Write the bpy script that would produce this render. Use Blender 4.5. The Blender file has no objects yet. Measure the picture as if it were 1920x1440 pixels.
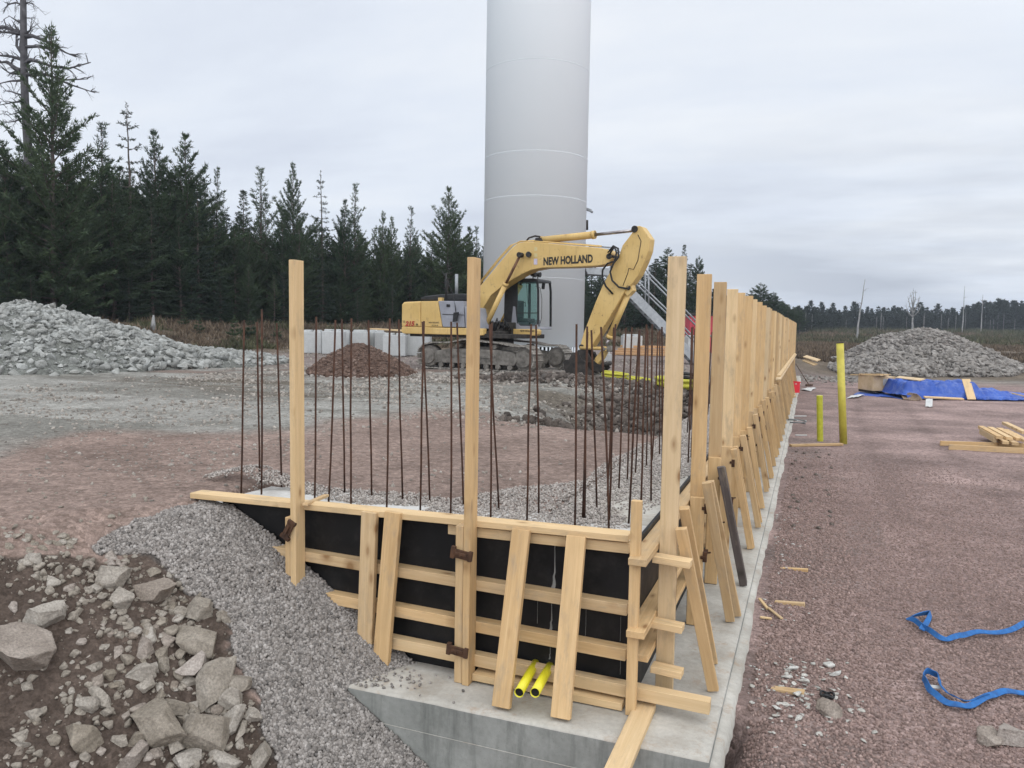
import bpy, bmesh, math, random
import numpy as np
from mathutils import Vector, Matrix, noise as mnoise

# ------------------------------------------------------------------ camera, world, sun, exposure
scn = bpy.context.scene
COL = scn.collection
F_PX, IW, IH = 1460.0, 1920.0, 1440.0
YAW, PITCH, ROLL = math.radians(20.9), math.radians(4.2), math.radians(0.95)
CAMP = np.array([0.0, 0.0, 2.5])
FWD = np.array([-math.sin(YAW) * math.cos(PITCH), math.cos(YAW) * math.cos(PITCH), -math.sin(PITCH)])
_r0 = np.array([math.cos(YAW), math.sin(YAW), 0.0])
_u0 = np.cross(_r0, FWD)
RGT = _r0 * math.cos(ROLL) + _u0 * math.sin(ROLL)
UPV = -_r0 * math.sin(ROLL) + _u0 * math.cos(ROLL)
cam_d = bpy.data.cameras.new("camera")
cam = bpy.data.objects.new("camera", cam_d)
COL.objects.link(cam)
m = Matrix.Identity(4)
for i in range(3):
    m[i][0], m[i][1], m[i][2], m[i][3] = RGT[i], UPV[i], -FWD[i], CAMP[i]
cam.matrix_world = m
cam_d.sensor_fit = 'HORIZONTAL'
cam_d.sensor_width = 36.0
cam_d.lens = 36.0 * F_PX / IW
cam_d.clip_start, cam_d.clip_end = 0.05, 5000.0
scn.camera = cam

SUN_EL, SUN_AZ = math.radians(42), math.radians(150)      # azimuth clockwise from +Y
sun_d = bpy.data.lights.new("sun", 'SUN')
sun_d.energy, sun_d.angle, sun_d.color = 0.95, math.radians(80), (1.0, 0.965, 0.92)
sun = bpy.data.objects.new("sun", sun_d)
COL.objects.link(sun)
_sd = Vector((math.sin(SUN_AZ) * math.cos(SUN_EL), math.cos(SUN_AZ) * math.cos(SUN_EL), math.sin(SUN_EL)))
sun.rotation_euler = _sd.to_track_quat('Z', 'Y').to_euler()

world = bpy.data.worlds.new("World")
scn.world = world
world.use_nodes = True
nt = world.node_tree
for n in list(nt.nodes):
    nt.nodes.remove(n)
N = nt.nodes.new
L = nt.links.new
wo = N('ShaderNodeOutputWorld'); bg = N('ShaderNodeBackground'); bg.inputs[1].default_value = 0.1
sky = N('ShaderNodeTexSky'); sky.sky_type = 'NISHITA'; sky.sun_disc = False
sky.sun_elevation, sky.sun_rotation = SUN_EL, SUN_AZ
sky.air_density, sky.dust_density = 1.0, 2.0
tc = N('ShaderNodeTexCoord')
sep = N('ShaderNodeSeparateXYZ'); L(tc.outputs['Generated'], sep.inputs[0])
def wmath(op, a, b=None, clamp=False):
    n = N('ShaderNodeMath'); n.operation = op; n.use_clamp = clamp
    for i, v in enumerate((a, b)):
        if v is None: continue
        if isinstance(v, (int, float)): n.inputs[i].default_value = v
        else: L(v, n.inputs[i])
    return n.outputs[0]
zc = wmath('MAXIMUM', sep.outputs[2], 0.0)
den = wmath('ADD', zc, 0.12)
comb = N('ShaderNodeCombineXYZ')
L(wmath('DIVIDE', sep.outputs[0], den), comb.inputs[0]); L(wmath('DIVIDE', sep.outputs[1], den), comb.inputs[1])
def wnoise(scale, detail, rough, off):
    mp = N('ShaderNodeMapping'); mp.inputs['Location'].default_value = off
    mp.inputs['Rotation'].default_value = (0, 0, math.radians(-20)); mp.inputs['Scale'].default_value = (0.55, 1.0, 1.0)
    L(comb.outputs[0], mp.inputs[0])
    n = N('ShaderNodeTexNoise'); n.inputs['Scale'].default_value = scale; n.inputs['Detail'].default_value = detail
    n.inputs['Roughness'].default_value = rough; n.inputs['Distortion'].default_value = 0.25
    L(mp.outputs[0], n.inputs['Vector']); return n.outputs[0]
n1 = wnoise(0.42, 7.0, 0.52, (3.1, 7.7, 0)); n2 = wnoise(1.15, 8.0, 0.6, (11.0, 2.4, 0))
cs = wmath('ADD', wmath('MULTIPLY', n1, 0.7), wmath('MULTIPLY', n2, 0.3))
cr = N('ShaderNodeValToRGB'); L(cs, cr.inputs[0])
e = cr.color_ramp.elements
e[0].position = 0.38; e[0].color = (6.8, 7.3, 8.4, 1)
e[1].position = 0.62; e[1].color = (9.6, 9.9, 10.3, 1)
x = e.new(0.5); x.color = (8.25, 8.8, 9.7, 1)
# low grey bank of cloud over the right-hand horizon (world +Y side), thin streaks
mpb = N('ShaderNodeMapping'); mpb.inputs['Scale'].default_value = (2.2, 2.2, 15.0); mpb.inputs['Location'].default_value = (0.3, 0.9, 0.35)
L(tc.outputs['Generated'], mpb.inputs[0])
nb = N('ShaderNodeTexNoise'); nb.inputs['Scale'].default_value = 1.0; nb.inputs['Detail'].default_value = 6.0; nb.inputs['Roughness'].default_value = 0.5
L(mpb.outputs[0], nb.inputs['Vector'])
mr = N('ShaderNodeMapRange'); mr.inputs[1].default_value = 0.40; mr.inputs[2].default_value = 0.58; L(nb.outputs[0], mr.inputs[0])
zr = N('ShaderNodeMapRange'); zr.inputs[1].default_value = 0.26; zr.inputs[2].default_value = 0.06; L(sep.outputs[2], zr.inputs[0])
az = N('ShaderNodeMapRange'); az.inputs[1].default_value = -0.45; az.inputs[2].default_value = 0.1; L(sep.outputs[0], az.inputs[0])
bank = wmath('MULTIPLY', wmath('MULTIPLY', mr.outputs[0], zr.outputs[0]), wmath('MULTIPLY', az.outputs[0], 0.95))
mxb = N('ShaderNodeMix'); mxb.data_type = 'RGBA'; L(bank, mxb.inputs[0]); L(cr.outputs[0], mxb.inputs[6]); mxb.inputs[7].default_value = (4.6, 4.95, 5.7, 1)
# cloud cover made brighter behind the camera, towards the sun, to light upright faces
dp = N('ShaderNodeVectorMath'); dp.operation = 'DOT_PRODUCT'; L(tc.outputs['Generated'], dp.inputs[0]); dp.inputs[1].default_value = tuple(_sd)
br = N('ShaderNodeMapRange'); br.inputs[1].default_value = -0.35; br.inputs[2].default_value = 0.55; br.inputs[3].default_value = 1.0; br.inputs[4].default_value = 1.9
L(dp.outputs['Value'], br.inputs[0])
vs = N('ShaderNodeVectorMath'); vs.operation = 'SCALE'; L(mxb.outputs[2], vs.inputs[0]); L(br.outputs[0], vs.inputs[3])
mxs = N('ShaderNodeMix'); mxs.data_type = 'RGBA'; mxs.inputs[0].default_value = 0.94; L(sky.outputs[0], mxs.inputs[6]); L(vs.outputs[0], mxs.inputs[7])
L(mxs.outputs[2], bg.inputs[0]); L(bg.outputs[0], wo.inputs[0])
scn.view_settings.view_transform = 'Standard'; scn.view_settings.look = 'None'
scn.view_settings.exposure, scn.view_settings.gamma = 0.0, 1.0
scn.cycles.max_bounces = 6; scn.cycles.transparent_max_bounces = 6
scn.cycles.diffuse_bounces = 3
try:
    scn.cycles.use_denoising = True; scn.cycles.denoiser = 'OPENIMAGEDENOISE'
except Exception:
    pass

# ------------------------------------------------------------------ from the photograph's pixels to metres
def ray(x, y): return FWD + RGT * (x - IW / 2) / F_PX - UPV * (y - IH / 2) / F_PX
def on_z(x, y, z):
    d = ray(x, y); return CAMP + d * ((z - CAMP[2]) / d[2])
def on_y(x, y, Y):
    d = ray(x, y); return CAMP + d * (Y / d[1])
def on_x(x, y, X):
    d = ray(x, y); return CAMP + d * (X / d[0])
def at_d(x, y, D): return CAMP + ray(x, y) * D

# ------------------------------------------------------------------ helpers
rng = np.random.default_rng(7)
random.seed(11)
def tag(o, label=None, cat=None, group=None, kind=None):
    if label: o['label'] = label
    if cat:
        o['category'] = cat
        if not kind and 'kind' not in o: o['kind'] = 'thing'
    if group: o['group'] = group
    if kind: o['kind'] = kind
    return o
def empty(name, loc=(0, 0, 0), rz=0.0, label=None, cat=None, group=None):
    o = bpy.data.objects.new(name, None); COL.objects.link(o)
    o.empty_display_size = 0.2
    o.matrix_basis = Matrix.Translation(Vector(loc)) @ Matrix.Rotation(rz, 4, 'Z')
    return tag(o, label, cat, group)
def wmat(o):
    if o.parent is None: return o.matrix_basis.copy()
    return wmat(o.parent) @ o.matrix_parent_inverse @ o.matrix_basis
def attach(o, parent):
    o.parent = parent; o.matrix_parent_inverse = wmat(parent).inverted(); return o
def link_mesh(name, me, mat, parent=None, M=None):
    o = bpy.data.objects.new(name, me); COL.objects.link(o)
    if M is not None: o.matrix_basis = M
    if mat is not None:
        for mm in (mat if isinstance(mat, (list, tuple)) else [mat]): me.materials.append(mm)
    if parent is not None: attach(o, parent)
    return o
def smooth(me, on=True):
    me.polygons.foreach_set('use_smooth', np.full(len(me.polygons), on)); me.update()
def np_mesh(name, V, Fc, mat=None, parent=None, sm=False, col=None):
    """V (n,3), Fc (m,k) all faces of k corners"""
    V = np.asarray(V, np.float32); Fc = np.asarray(Fc, np.int32)
    me = bpy.data.meshes.new(name)
    me.vertices.add(len(V)); me.vertices.foreach_set('co', V.ravel())
    k = Fc.shape[1]
    me.loops.add(Fc.size); me.loops.foreach_set('vertex_index', Fc.ravel())
    me.polygons.add(len(Fc)); me.polygons.foreach_set('loop_start', np.arange(0, Fc.size, k, dtype=np.int32))
    me.update(calc_edges=True)
    if col is not None:
        a = me.color_attributes.new('Col', 'FLOAT_COLOR', 'POINT')
        a.data.foreach_set('color', np.concatenate([col, np.ones((len(V), 1))], 1).astype(np.float32).ravel())
    if sm: smooth(me)
    me.validate()
    return link_mesh(name, me, mat, parent)

class MB:
    """collects shapes in world (or local) coordinates, then links them as ONE mesh object"""
    def __init__(s): s.bm = bmesh.new()
    def box(s, c, size, R=None, bev=0.0, taper=None):
        t = bmesh.new(); bmesh.ops.create_cube(t, size=1.0)
        for v in t.verts:
            v.co = Vector((v.co.x * size[0], v.co.y * size[1], v.co.z * size[2]))
            if taper and v.co.z > 0: v.co.x *= taper[0]; v.co.y *= taper[1]
        if bev: bmesh.ops.bevel(t, geom=list(t.edges), offset=bev, segments=2, affect='EDGES', profile=0.6)
        M = Matrix.Translation(Vector(c)) @ (R.to_4x4() if R is not None else Matrix.Identity(4))
        return s._take(t, M)
    def _take(s, t, M):
        t.transform(M); me = bpy.data.meshes.new('tmp'); t.to_mesh(me); t.free()
        s.bm.from_mesh(me); bpy.data.meshes.remove(me); return s
    def prism(s, pts, axis_a, axis_b, bev=0.0):
        """pts: list of Vector outline; extruded from outline+axis_a to outline+axis_b"""
        t = bmesh.new(); a, b = Vector(axis_a), Vector(axis_b)
        va = [t.verts.new(Vector(p) + a) for p in pts]; vb = [t.verts.new(Vector(p) + b) for p in pts]
        t.faces.new(va); t.faces.new(vb[::-1]); n = len(pts)
        for i in range(n): t.faces.new((va[i], vb[i], vb[(i + 1) % n], va[(i + 1) % n]))
        bmesh.ops.recalc_face_normals(t, faces=t.faces)
        if bev:
            bmesh.ops.bevel(t, geom=list(t.edges), offset=bev, segments=2, affect='EDGES', profile=0.6, clamp_overlap=True)
        return s._take(t, Matrix.Identity(4))
    def tube(s, pts, r, seg=10, cap=True):
        """round bar along pts; r a number or one per point"""
        pts = [Vector(p) for p in pts]; n = len(pts); rs = r if isinstance(r, (list, tuple)) else [r] * n
        up = Vector((0, 0, 1)); rings = []; prev = None
        for i, p in enumerate(pts):
            d = (pts[min(i + 1, n - 1)] - pts[max(i - 1, 0)]).normalized()
            if prev is None:
                ref = up if abs(d.dot(up)) < 0.95 else Vector((1, 0, 0)); u = d.cross(ref).normalized()
            else:
                u = (prev - d * prev.dot(d)).normalized()
            prev = u; v = d.cross(u)
            rings.append([s.bm.verts.new(p + (u * math.cos(2 * math.pi * k / seg) + v * math.sin(2 * math.pi * k / seg)) * rs[i]) for k in range(seg)])
        for i in range(n - 1):
            for k in range(seg):
                f = s.bm.faces.new((rings[i][k], rings[i][(k + 1) % seg], rings[i + 1][(k + 1) % seg], rings[i + 1][k])); f.smooth = True
        if cap:
            s.bm.faces.new(rings[0][::-1]); s.bm.faces.new(rings[-1])
        return s
    def pipe(s, p0, p1, r, thick, seg=24):
        """open hollow pipe"""
        p0, p1 = Vector(p0), Vector(p1); d = (p1 - p0).normalized()
        ref = Vector((0, 0, 1)) if abs(d.z) < 0.9 else Vector((1, 0, 0)); u = d.cross(ref).normalized(); v = d.cross(u)
        R = []
        for p, rr in ((p0, r), (p1, r), (p1, r - thick), (p0, r - thick)):
            R.append([s.bm.verts.new(p + (u * math.cos(2 * math.pi * k / seg) + v * math.sin(2 * math.pi * k / seg)) * rr) for k in range(seg)])
        for i in range(4):
            for k in range(seg):
                f = s.bm.faces.new((R[i][k], R[i][(k + 1) % seg], R[(i + 1) % 4][(k + 1) % seg], R[(i + 1) % 4][k])); f.smooth = i in (0, 2)
        return s
    def add_mesh(s, me, M):
        t = bmesh.new(); t.from_mesh(me); return s._take(t, M)
    def build(s, name, mat, parent=None, local=False):
        """local: the coordinates are already those of the parent"""
        me = bpy.data.meshes.new(name); bmesh.ops.recalc_face_normals(s.bm, faces=s.bm.faces); s.bm.to_mesh(me); s.bm.free()
        o = bpy.data.objects.new(name, me); COL.objects.link(o)
        for mm in (mat if isinstance(mat, (list, tuple)) else [mat]): me.materials.append(mm)
        if parent is not None:
            if local: o.parent = parent
            else: attach(o, parent)
        return o
def board(name, p0, p1, w, t, mat, parent=None, n=(0, 0, 1), bev=0.003, ends=(0, 0)):
    """sawn board from p0 to p1, width w, thickness t across direction n; its own X runs along the grain"""
    p0, p1 = Vector(p0), Vector(p1); X = (p1 - p0); ln = X.length; X.normalize()
    Z = Vector(n); Z = (Z - X * Z.dot(X)).normalized(); Y = Z.cross(X)
    bm = bmesh.new(); bmesh.ops.create_cube(bm, size=1.0)
    for v in bm.verts: v.co = Vector((v.co.x * ln, v.co.y * w, v.co.z * t))
    if bev: bmesh.ops.bevel(bm, geom=list(bm.edges), offset=bev, segments=1, affect='EDGES')
    me = bpy.data.meshes.new(name); bm.to_mesh(me); bm.free()
    M = Matrix((X, Y, Z)).transposed().to_4x4(); M.translation = (p0 + p1) / 2
    return link_mesh(name, me, mat, parent, M)

# numpy value noise
def _hash(ix, iy, s):
    h = (ix.astype(np.int64) * 374761393 + iy.astype(np.int64) * 668265263 + s * 1442695041) & 0x7fffffff
    h = ((h ^ (h >> 13)) * 1274126177) & 0x7fffffff
    return ((h ^ (h >> 16)) & 0xffff) / 65535.0
def vnoise(x, y, s=0):
    ix, iy = np.floor(x), np.floor(y); fx, fy = x - ix, y - iy
    fx = fx * fx * (3 - 2 * fx); fy = fy * fy * (3 - 2 * fy)
    a, b = _hash(ix, iy, s), _hash(ix + 1, iy, s); c, d = _hash(ix, iy + 1, s), _hash(ix + 1, iy + 1, s)
    return (a + (b - a) * fx) * (1 - fy) + (c + (d - c) * fx) * fy
def fbm(x, y, s=0, o=4):
    v = 0; a = 0.5; t = 0
    for i in range(o):
        v = v + a * vnoise(x * 2 ** i + 17.3 * i, y * 2 ** i - 9.1 * i, s + i); t += a; a *= 0.5
    return v / t
def sst(a, b, x):
    t = np.clip((x - a) / (b - a), 0, 1); return t * t * (3 - 2 * t)
# ------------------------------------------------------------------ materials
def new_mat(name):
    mt = bpy.data.materials.new(name); mt.use_nodes = True
    nt = mt.node_tree; b = nt.nodes['Principled BSDF']
    return mt, nt, b
class NB:
    """tiny node helper"""
    def __init__(s, nt): s.nt = nt
    def n(s, typ, **kw):
        nd = s.nt.nodes.new(typ)
        for k, v in kw.items():
            if k in ('operation', 'data_type', 'blend_type', 'feature', 'distance', 'noise_dimensions', 'use_clamp'): setattr(nd, k, v)
            else: nd.inputs[k.replace('_', ' ')].default_value = v
        return nd
    def l(s, a, b): s.nt.links.new(a, b)
    def coord(s, kind='Object', scale=(1, 1, 1), loc=(0, 0, 0)):
        t = s.nt.nodes.new('ShaderNodeTexCoord'); mp = s.nt.nodes.new('ShaderNodeMapping')
        mp.inputs['Scale'].default_value = scale; mp.inputs['Location'].default_value = loc
        s.l(t.outputs[kind], mp.inputs[0]); return mp
    def noise(s, vec, scale, detail=4.0, rough=0.55, dist=0.0):
        nd = s.n('ShaderNodeTexNoise', Scale=scale, Detail=detail, Roughness=rough, Distortion=dist); s.l(vec, nd.inputs['Vector']); return nd.outputs[0]
    def ramp(s, fac, stops):
        r = s.nt.nodes.new('ShaderNodeValToRGB'); s.l(fac, r.inputs[0]); e = r.color_ramp.elements
        while len(e) < len(stops): e.new(0.5)
        for k, (p, c) in enumerate(stops): e[k].position = p; e[k].color = (*c, 1) if len(c) == 3 else c
        return r.outputs[0]
    def mix(s, fac, a, b, blend='MIX'):
        m = s.nt.nodes.new('ShaderNodeMix'); m.data_type = 'RGBA'; m.blend_type = blend
        for i, v in ((0, fac), (6, a), (7, b)):
            if isinstance(v, (int, float)): m.inputs[i].default_value = v
            elif isinstance(v, tuple): m.inputs[i].default_value = (*v, 1)
            else: s.l(v, m.inputs[i])
        return m.outputs[2]
    def math(s, op, a, b=0.0, clamp=False):
        m = s.nt.nodes.new('ShaderNodeMath'); m.operation = op; m.use_clamp = clamp
        for i, v in enumerate((a, b)):
            if isinstance(v, (int, float)): m.inputs[i].default_value = v
            else: s.l(v, m.inputs[i])
        return m.outputs[0]
    def bump(s, b, h, strength=0.3, dist=0.01, normal=None):
        bp = s.nt.nodes.new('ShaderNodeBump'); bp.inputs['Strength'].default_value = strength; bp.inputs['Distance'].default_value = dist
        s.l(h, bp.inputs['Height'])
        if normal is not None: s.l(normal, bp.inputs['Normal'])
        s.l(bp.outputs[0], b.inputs['Normal']); return bp.outputs[0]
def simple(name, c1, c2, scale=3.0, rough=0.7, bump=0.2, bscale=40.0, bdist=0.005, metal=0.0, spec=0.3, lo=0.35, hi=0.65, kind='Object', island=0.0, vary=0.0):
    mt, nt, b = new_mat(name); h = NB(nt); co = h.coord(kind)
    f = h.noise(co.outputs[0], scale, 6.0, 0.62)
    c = h.ramp(f, [(lo, c1), (hi, c2)])
    if island:
        g = nt.nodes.new('ShaderNodeNewGeometry')
        v = h.ramp(g.outputs['Random Per Island'], [(0.0, (1 - island,) * 3), (1.0, (1 + island,) * 3)])
        c = h.mix(1.0, c, v, 'MULTIPLY')
    if vary:
        g = nt.nodes.new('ShaderNodeObjectInfo')
        v = h.ramp(g.outputs['Random'], [(0.0, (1 - vary,) * 3), (1.0, (1 + vary,) * 3)])
        c = h.mix(1.0, c, v, 'MULTIPLY')
    h.l(c, b.inputs['Base Color']); b.inputs['Roughness'].default_value = rough; b.inputs['Metallic'].default_value = metal
    b.inputs['Specular IOR Level'].default_value = spec
    if bump: h.bump(b, h.noise(co.outputs[0], bscale, 5.0, 0.6), bump, bdist)
    return mt
def wood(name, lo=(0.475, 0.312, 0.15), hi=(0.64, 0.468, 0.265), dark=(0.22, 0.115, 0.045), grey=0.0):
    mt, nt, b = new_mat(name); h = NB(nt)
    tc = nt.nodes.new('ShaderNodeTexCoord'); oi = nt.nodes.new('ShaderNodeObjectInfo')
    off = nt.nodes.new('ShaderNodeVectorMath'); off.operation = 'SCALE'; off.inputs[0].default_value = (37.0, 5.3, 11.1); h.l(oi.outputs['Random'], off.inputs[3])
    ad = nt.nodes.new('ShaderNodeVectorMath'); ad.operation = 'ADD'; h.l(tc.outputs['Object'], ad.inputs[0]); h.l(off.outputs[0], ad.inputs[1])
    def mp(sc):
        m_ = nt.nodes.new('ShaderNodeMapping'); m_.inputs['Scale'].default_value = sc; h.l(ad.outputs[0], m_.inputs[0]); return m_.outputs[0]
    g1 = h.noise(mp((0.55, 16, 16)), 2.2, 5.0, 0.6, 0.6)
    g2 = h.noise(mp((3.0, 90, 90)), 1.6, 3.0, 0.5)
    gr = h.math('ADD', h.math('MULTIPLY', g1, 0.72), h.math('MULTIPLY', g2, 0.28))
    c = h.ramp(gr, [(0.30, lo), (0.52, tuple((a + q) / 2 for a, q in zip(lo, hi))), (0.72, hi)])
    v = h.ramp(oi.outputs['Random'], [(0.0, (0.72, 0.69, 0.66)), (0.3, (0.95, 0.97, 1.03)), (0.6, (0.97, 0.92, 0.85)), (1.0, (1.12, 1.1, 1.08))]); c = h.mix(1.0, c, v, 'MULTIPLY')
    # blotches, knots, dirt
    bl = h.noise(mp((1.3, 5, 5)), 1.3, 4.0, 0.6); c = h.mix(h.ramp(bl, [(0.48, (0, 0, 0)), (0.8, (0.55, 0.55, 0.55))]), c, tuple(0.80 * q for q in lo))
    vo = h.n('ShaderNodeTexVoronoi', Scale=1.0, Randomness=1.0); h.l(mp((5.0, 13, 4)), vo.inputs['Vector'])
    kn = h.ramp(vo.outputs['Distance'], [(0.11, (1, 1, 1)), (0.20, (0.45, 0.45, 0.45)), (0.38, (0, 0, 0))])
    sc_ = nt.nodes.new('ShaderNodeSeparateColor'); h.l(vo.outputs['Color'], sc_.inputs[0]); pick = h.ramp(sc_.outputs[0], [(0.78, (0, 0, 0)), (0.81, (1, 1, 1))])
    c = h.mix(h.math('MULTIPLY', h.math('MULTIPLY', kn, pick), 0.85), c, dark)
    dg = h.noise(mp((1.1, 3.5, 3.5)), 2.6, 8.0, 0.72); c = h.mix(h.math('MULTIPLY', h.ramp(dg, [(0.52, (0, 0, 0)), (0.68, (1, 1, 1))]), 0.5), c, (0.29, 0.235, 0.17))
    if grey: c = h.mix(grey, c, (0.33, 0.32, 0.30))
    h.l(c, b.inputs['Base Color']); b.inputs['Roughness'].default_value = 0.72; b.inputs['Specular IOR Level'].default_value = 0.25
    h.bump(b, gr, 0.25, 0.004)
    return mt
def soil(name, bump=0.6, bscale=26.0, bdist=0.03):
    """ground: the colour of each soil is a vertex attribute, grain and grit come from noise"""
    mt, nt, b = new_mat(name); h = NB(nt)
    a = nt.nodes.new('ShaderNodeVertexColor'); a.layer_name = 'Col'
    co = h.coord('Object').outputs[0]
    f1 = h.noise(co, 0.9, 8.0, 0.62); f2 = h.noise(co, 9.0, 8.0, 0.7); f3 = h.noise(co, 55.0, 4.0, 0.7)
    v1 = h.ramp(f1, [(0.3, (0.74, 0.73, 0.72)), (0.7, (1.24, 1.24, 1.24))]); v2 = h.ramp(f2, [(0.3, (0.66, 0.66, 0.66)), (0.7, (1.32, 1.32, 1.32))])
    v3 = h.ramp(f3, [(0.3, (0.7, 0.7, 0.7)), (0.7, (1.3, 1.3, 1.3))])
    c = h.mix(1.0, a.outputs[0], v1, 'MULTIPLY'); c = h.mix(1.0, c, v2, 'MULTIPLY'); c = h.mix(1.0, c, v3, 'MULTIPLY')
    vo = h.n('ShaderNodeTexVoronoi', Scale=30.0, Randomness=1.0); h.l(co, vo.inputs['Vector'])
    hs = nt.nodes.new('ShaderNodeSeparateColor'); h.l(vo.outputs['Color'], hs.inputs[0])
    gv = h.ramp(hs.outputs[0], [(0.0, (0.72, 0.71, 0.70)), (1.0, (1.3, 1.31, 1.33))]); c = h.mix(0.8, c, h.mix(1.0, c, gv, 'MULTIPLY'))
    h.l(c, b.inputs['Base Color']); b.inputs['Roughness'].default_value = 0.95; b.inputs['Specular IOR Level'].default_value = 0.15
    hh = h.math('ADD', h.math('MULTIPLY', h.noise(co, bscale, 6.0, 0.65), 1.0), h.math('MULTIPLY', vo.outputs['Distance'], -0.5))
    n1_ = h.bump(b, h.noise(co, 5.0, 6.0, 0.6), 0.5, 0.12); h.bump(b, hh, bump, bdist, n1_)
    return mt
def stone(name, c1, c2, c3, island=0.3, scale=6.0, bump=0.5, bdist=0.01, bscale=40.0, vary=0.12):
    mt, nt, b = new_mat(name); h = NB(nt); co = h.coord('Object').outputs[0]
    f = h.noise(co, scale, 8.0, 0.68); c = h.ramp(f, [(0.3, c1), (0.52, c2), (0.72, c3)])
    f2 = h.noise(co, scale * 14, 4.0, 0.7); c = h.mix(1.0, c, h.ramp(f2, [(0.3, (0.66, 0.66, 0.66)), (0.7, (1.3, 1.3, 1.3))]), 'MULTIPLY')
    g = nt.nodes.new('ShaderNodeNewGeometry'); oi = nt.nodes.new('ShaderNodeObjectInfo')
    if island:
        c = h.mix(1.0, c, h.ramp(g.outputs['Random Per Island'], [(0.0, (1 - island, 1 - island, 1 - island)), (0.5, (1, 0.98, 0.96)), (1.0, (1 + island, 1 + island, 1 + island))]), 'MULTIPLY')
    if vary:
        c = h.mix(1.0, c, h.ramp(oi.outputs['Random'], [(0.0, (1 - vary, 1 - vary * 1.2, 1 - vary * 1.5)), (1.0, (1 + vary, 1 + vary, 1 + vary))]), 'MULTIPLY')
    h.l(c, b.inputs['Base Color']); b.inputs['Roughness'].default_value = 0.9; b.inputs['Specular IOR Level'].default_value = 0.2
    if bump: h.bump(b, h.math('ADD', h.noise(co, bscale, 6.0, 0.7), h.math('MULTIPLY', f, 1.5)), bump, bdist)
    return mt
M = {}
M['wood'] = wood('sawn_spruce')
M['wood_pale'] = wood('pale_spruce', (0.54, 0.39, 0.21), (0.68, 0.52, 0.32))
M['wood_dark'] = wood('weathered_board', (0.075, 0.06, 0.052), (0.14, 0.115, 0.10), (0.03, 0.025, 0.02))
M['wood_orange'] = wood('orange_boards', (0.45, 0.26, 0.13), (0.60, 0.38, 0.2))
M['rust'] = simple('rusty_steel', (0.045, 0.026, 0.018), (0.11, 0.055, 0.03), 14, 0.85, 0.5, 60, 0.004, 0.2)
M['rebar'] = simple('rusty_rebar', (0.035, 0.019, 0.014), (0.085, 0.040, 0.024), 9, 0.85, 0.7, 120, 0.003, 0.15)
M['yellow_pipe'] = simple('yellow_plastic', (0.62, 0.56, 0.02), (0.72, 0.65, 0.03), 8, 0.38, 0.05, 30, 0.002, spec=0.5)
M['olive_pipe'] = simple('dusty_yellow_plastic', (0.40, 0.34, 0.05), (0.52, 0.45, 0.07), 5, 0.5, 0.05, 30, 0.002, spec=0.4)
M['black'] = simple('black_plastic', (0.012, 0.012, 0.013), (0.03, 0.03, 0.03), 6, 0.5, 0.1, 40, 0.003)
M['dark_steel'] = simple('dark_dirty_steel', (0.02, 0.019, 0.018), (0.06, 0.052, 0.045), 7, 0.7, 0.4, 40, 0.006, 0.3)
M['hole'] = simple('dark_slot', (0.006, 0.006, 0.007), (0.01, 0.01, 0.01), 6, 0.8, 0)
M['muddy_steel'] = simple('muddy_steel', (0.10, 0.092, 0.08), (0.23, 0.21, 0.185), 5, 0.9, 0.6, 25, 0.015, 0.1)
M['shoe_steel'] = simple('worn_track_steel', (0.17, 0.155, 0.135), (0.36, 0.335, 0.30), 7, 0.75, 0.4, 40, 0.006, 0.35)
M['rod'] = simple('chrome_rod', (0.18, 0.15, 0.14), (0.42, 0.40, 0.40), 6, 0.28, 0.0, metal=0.85)
M['rod_rust'] = simple('muddy_rod', (0.10, 0.05, 0.03), (0.22, 0.12, 0.07), 8, 0.75, 0.3, 50, 0.004, 0.3)
M['grey_paint'] = simple('grey_cab_paint', (0.22, 0.225, 0.25), (0.29, 0.295, 0.325), 2.5, 0.42, 0.05, 30, 0.002, spec=0.4)
M['pale_grey_paint'] = simple('pale_grey_paint', (0.30, 0.31, 0.33), (0.40, 0.41, 0.43), 2.5, 0.5, 0.05, 30, 0.002, spec=0.4)
M['blue'] = simple('blue_webbing', (0.022, 0.085, 0.235), (0.024, 0.145, 0.40), 16, 0.75, 0.5, 160, 0.002)
M['red_plastic'] = simple('red_plastic', (0.55, 0.02, 0.03), (0.66, 0.03, 0.045), 5, 0.45, 0.05, 30, 0.002)
M['red_paint'] = simple('red_container_paint', (0.42, 0.05, 0.07), (0.52, 0.075, 0.10), 2, 0.55, 0.05, 20, 0.004)
M['galv'] = simple('galvanised_steel', (0.26, 0.275, 0.29), (0.36, 0.375, 0.39), 6, 0.55, 0.05, 40, 0.002, 0.5)
M['white_sheet'] = simple('white_sheet', (0.44, 0.44, 0.43), (0.54, 0.54, 0.52), 6, 0.6, 0.05, 30, 0.002)
M['mat_brown'] = simple('brown_felt', (0.16, 0.11, 0.075), (0.26, 0.19, 0.135), 9, 0.9, 0.5, 60, 0.01)
M['hose'] = simple('rubber_hose', (0.012, 0.012, 0.013), (0.028, 0.027, 0.026), 9, 0.55, 0.1, 60, 0.002)
M['grey_hose'] = simple('grey_hose', (0.12, 0.13, 0.13), (0.19, 0.20, 0.20), 9, 0.6, 0.1, 60, 0.002)
M['letter_black'] = simple('black_lettering', (0.012, 0.012, 0.012), (0.05, 0.045, 0.035), 9, 0.6, 0)
M['letter_red'] = simple('red_lettering', (0.32, 0.04, 0.03), (0.42, 0.06, 0.04), 9, 0.6, 0)
M['letter_grey'] = simple('grey_lettering', (0.22, 0.22, 0.22), (0.3, 0.3, 0.3), 9, 0.6, 0)

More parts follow.
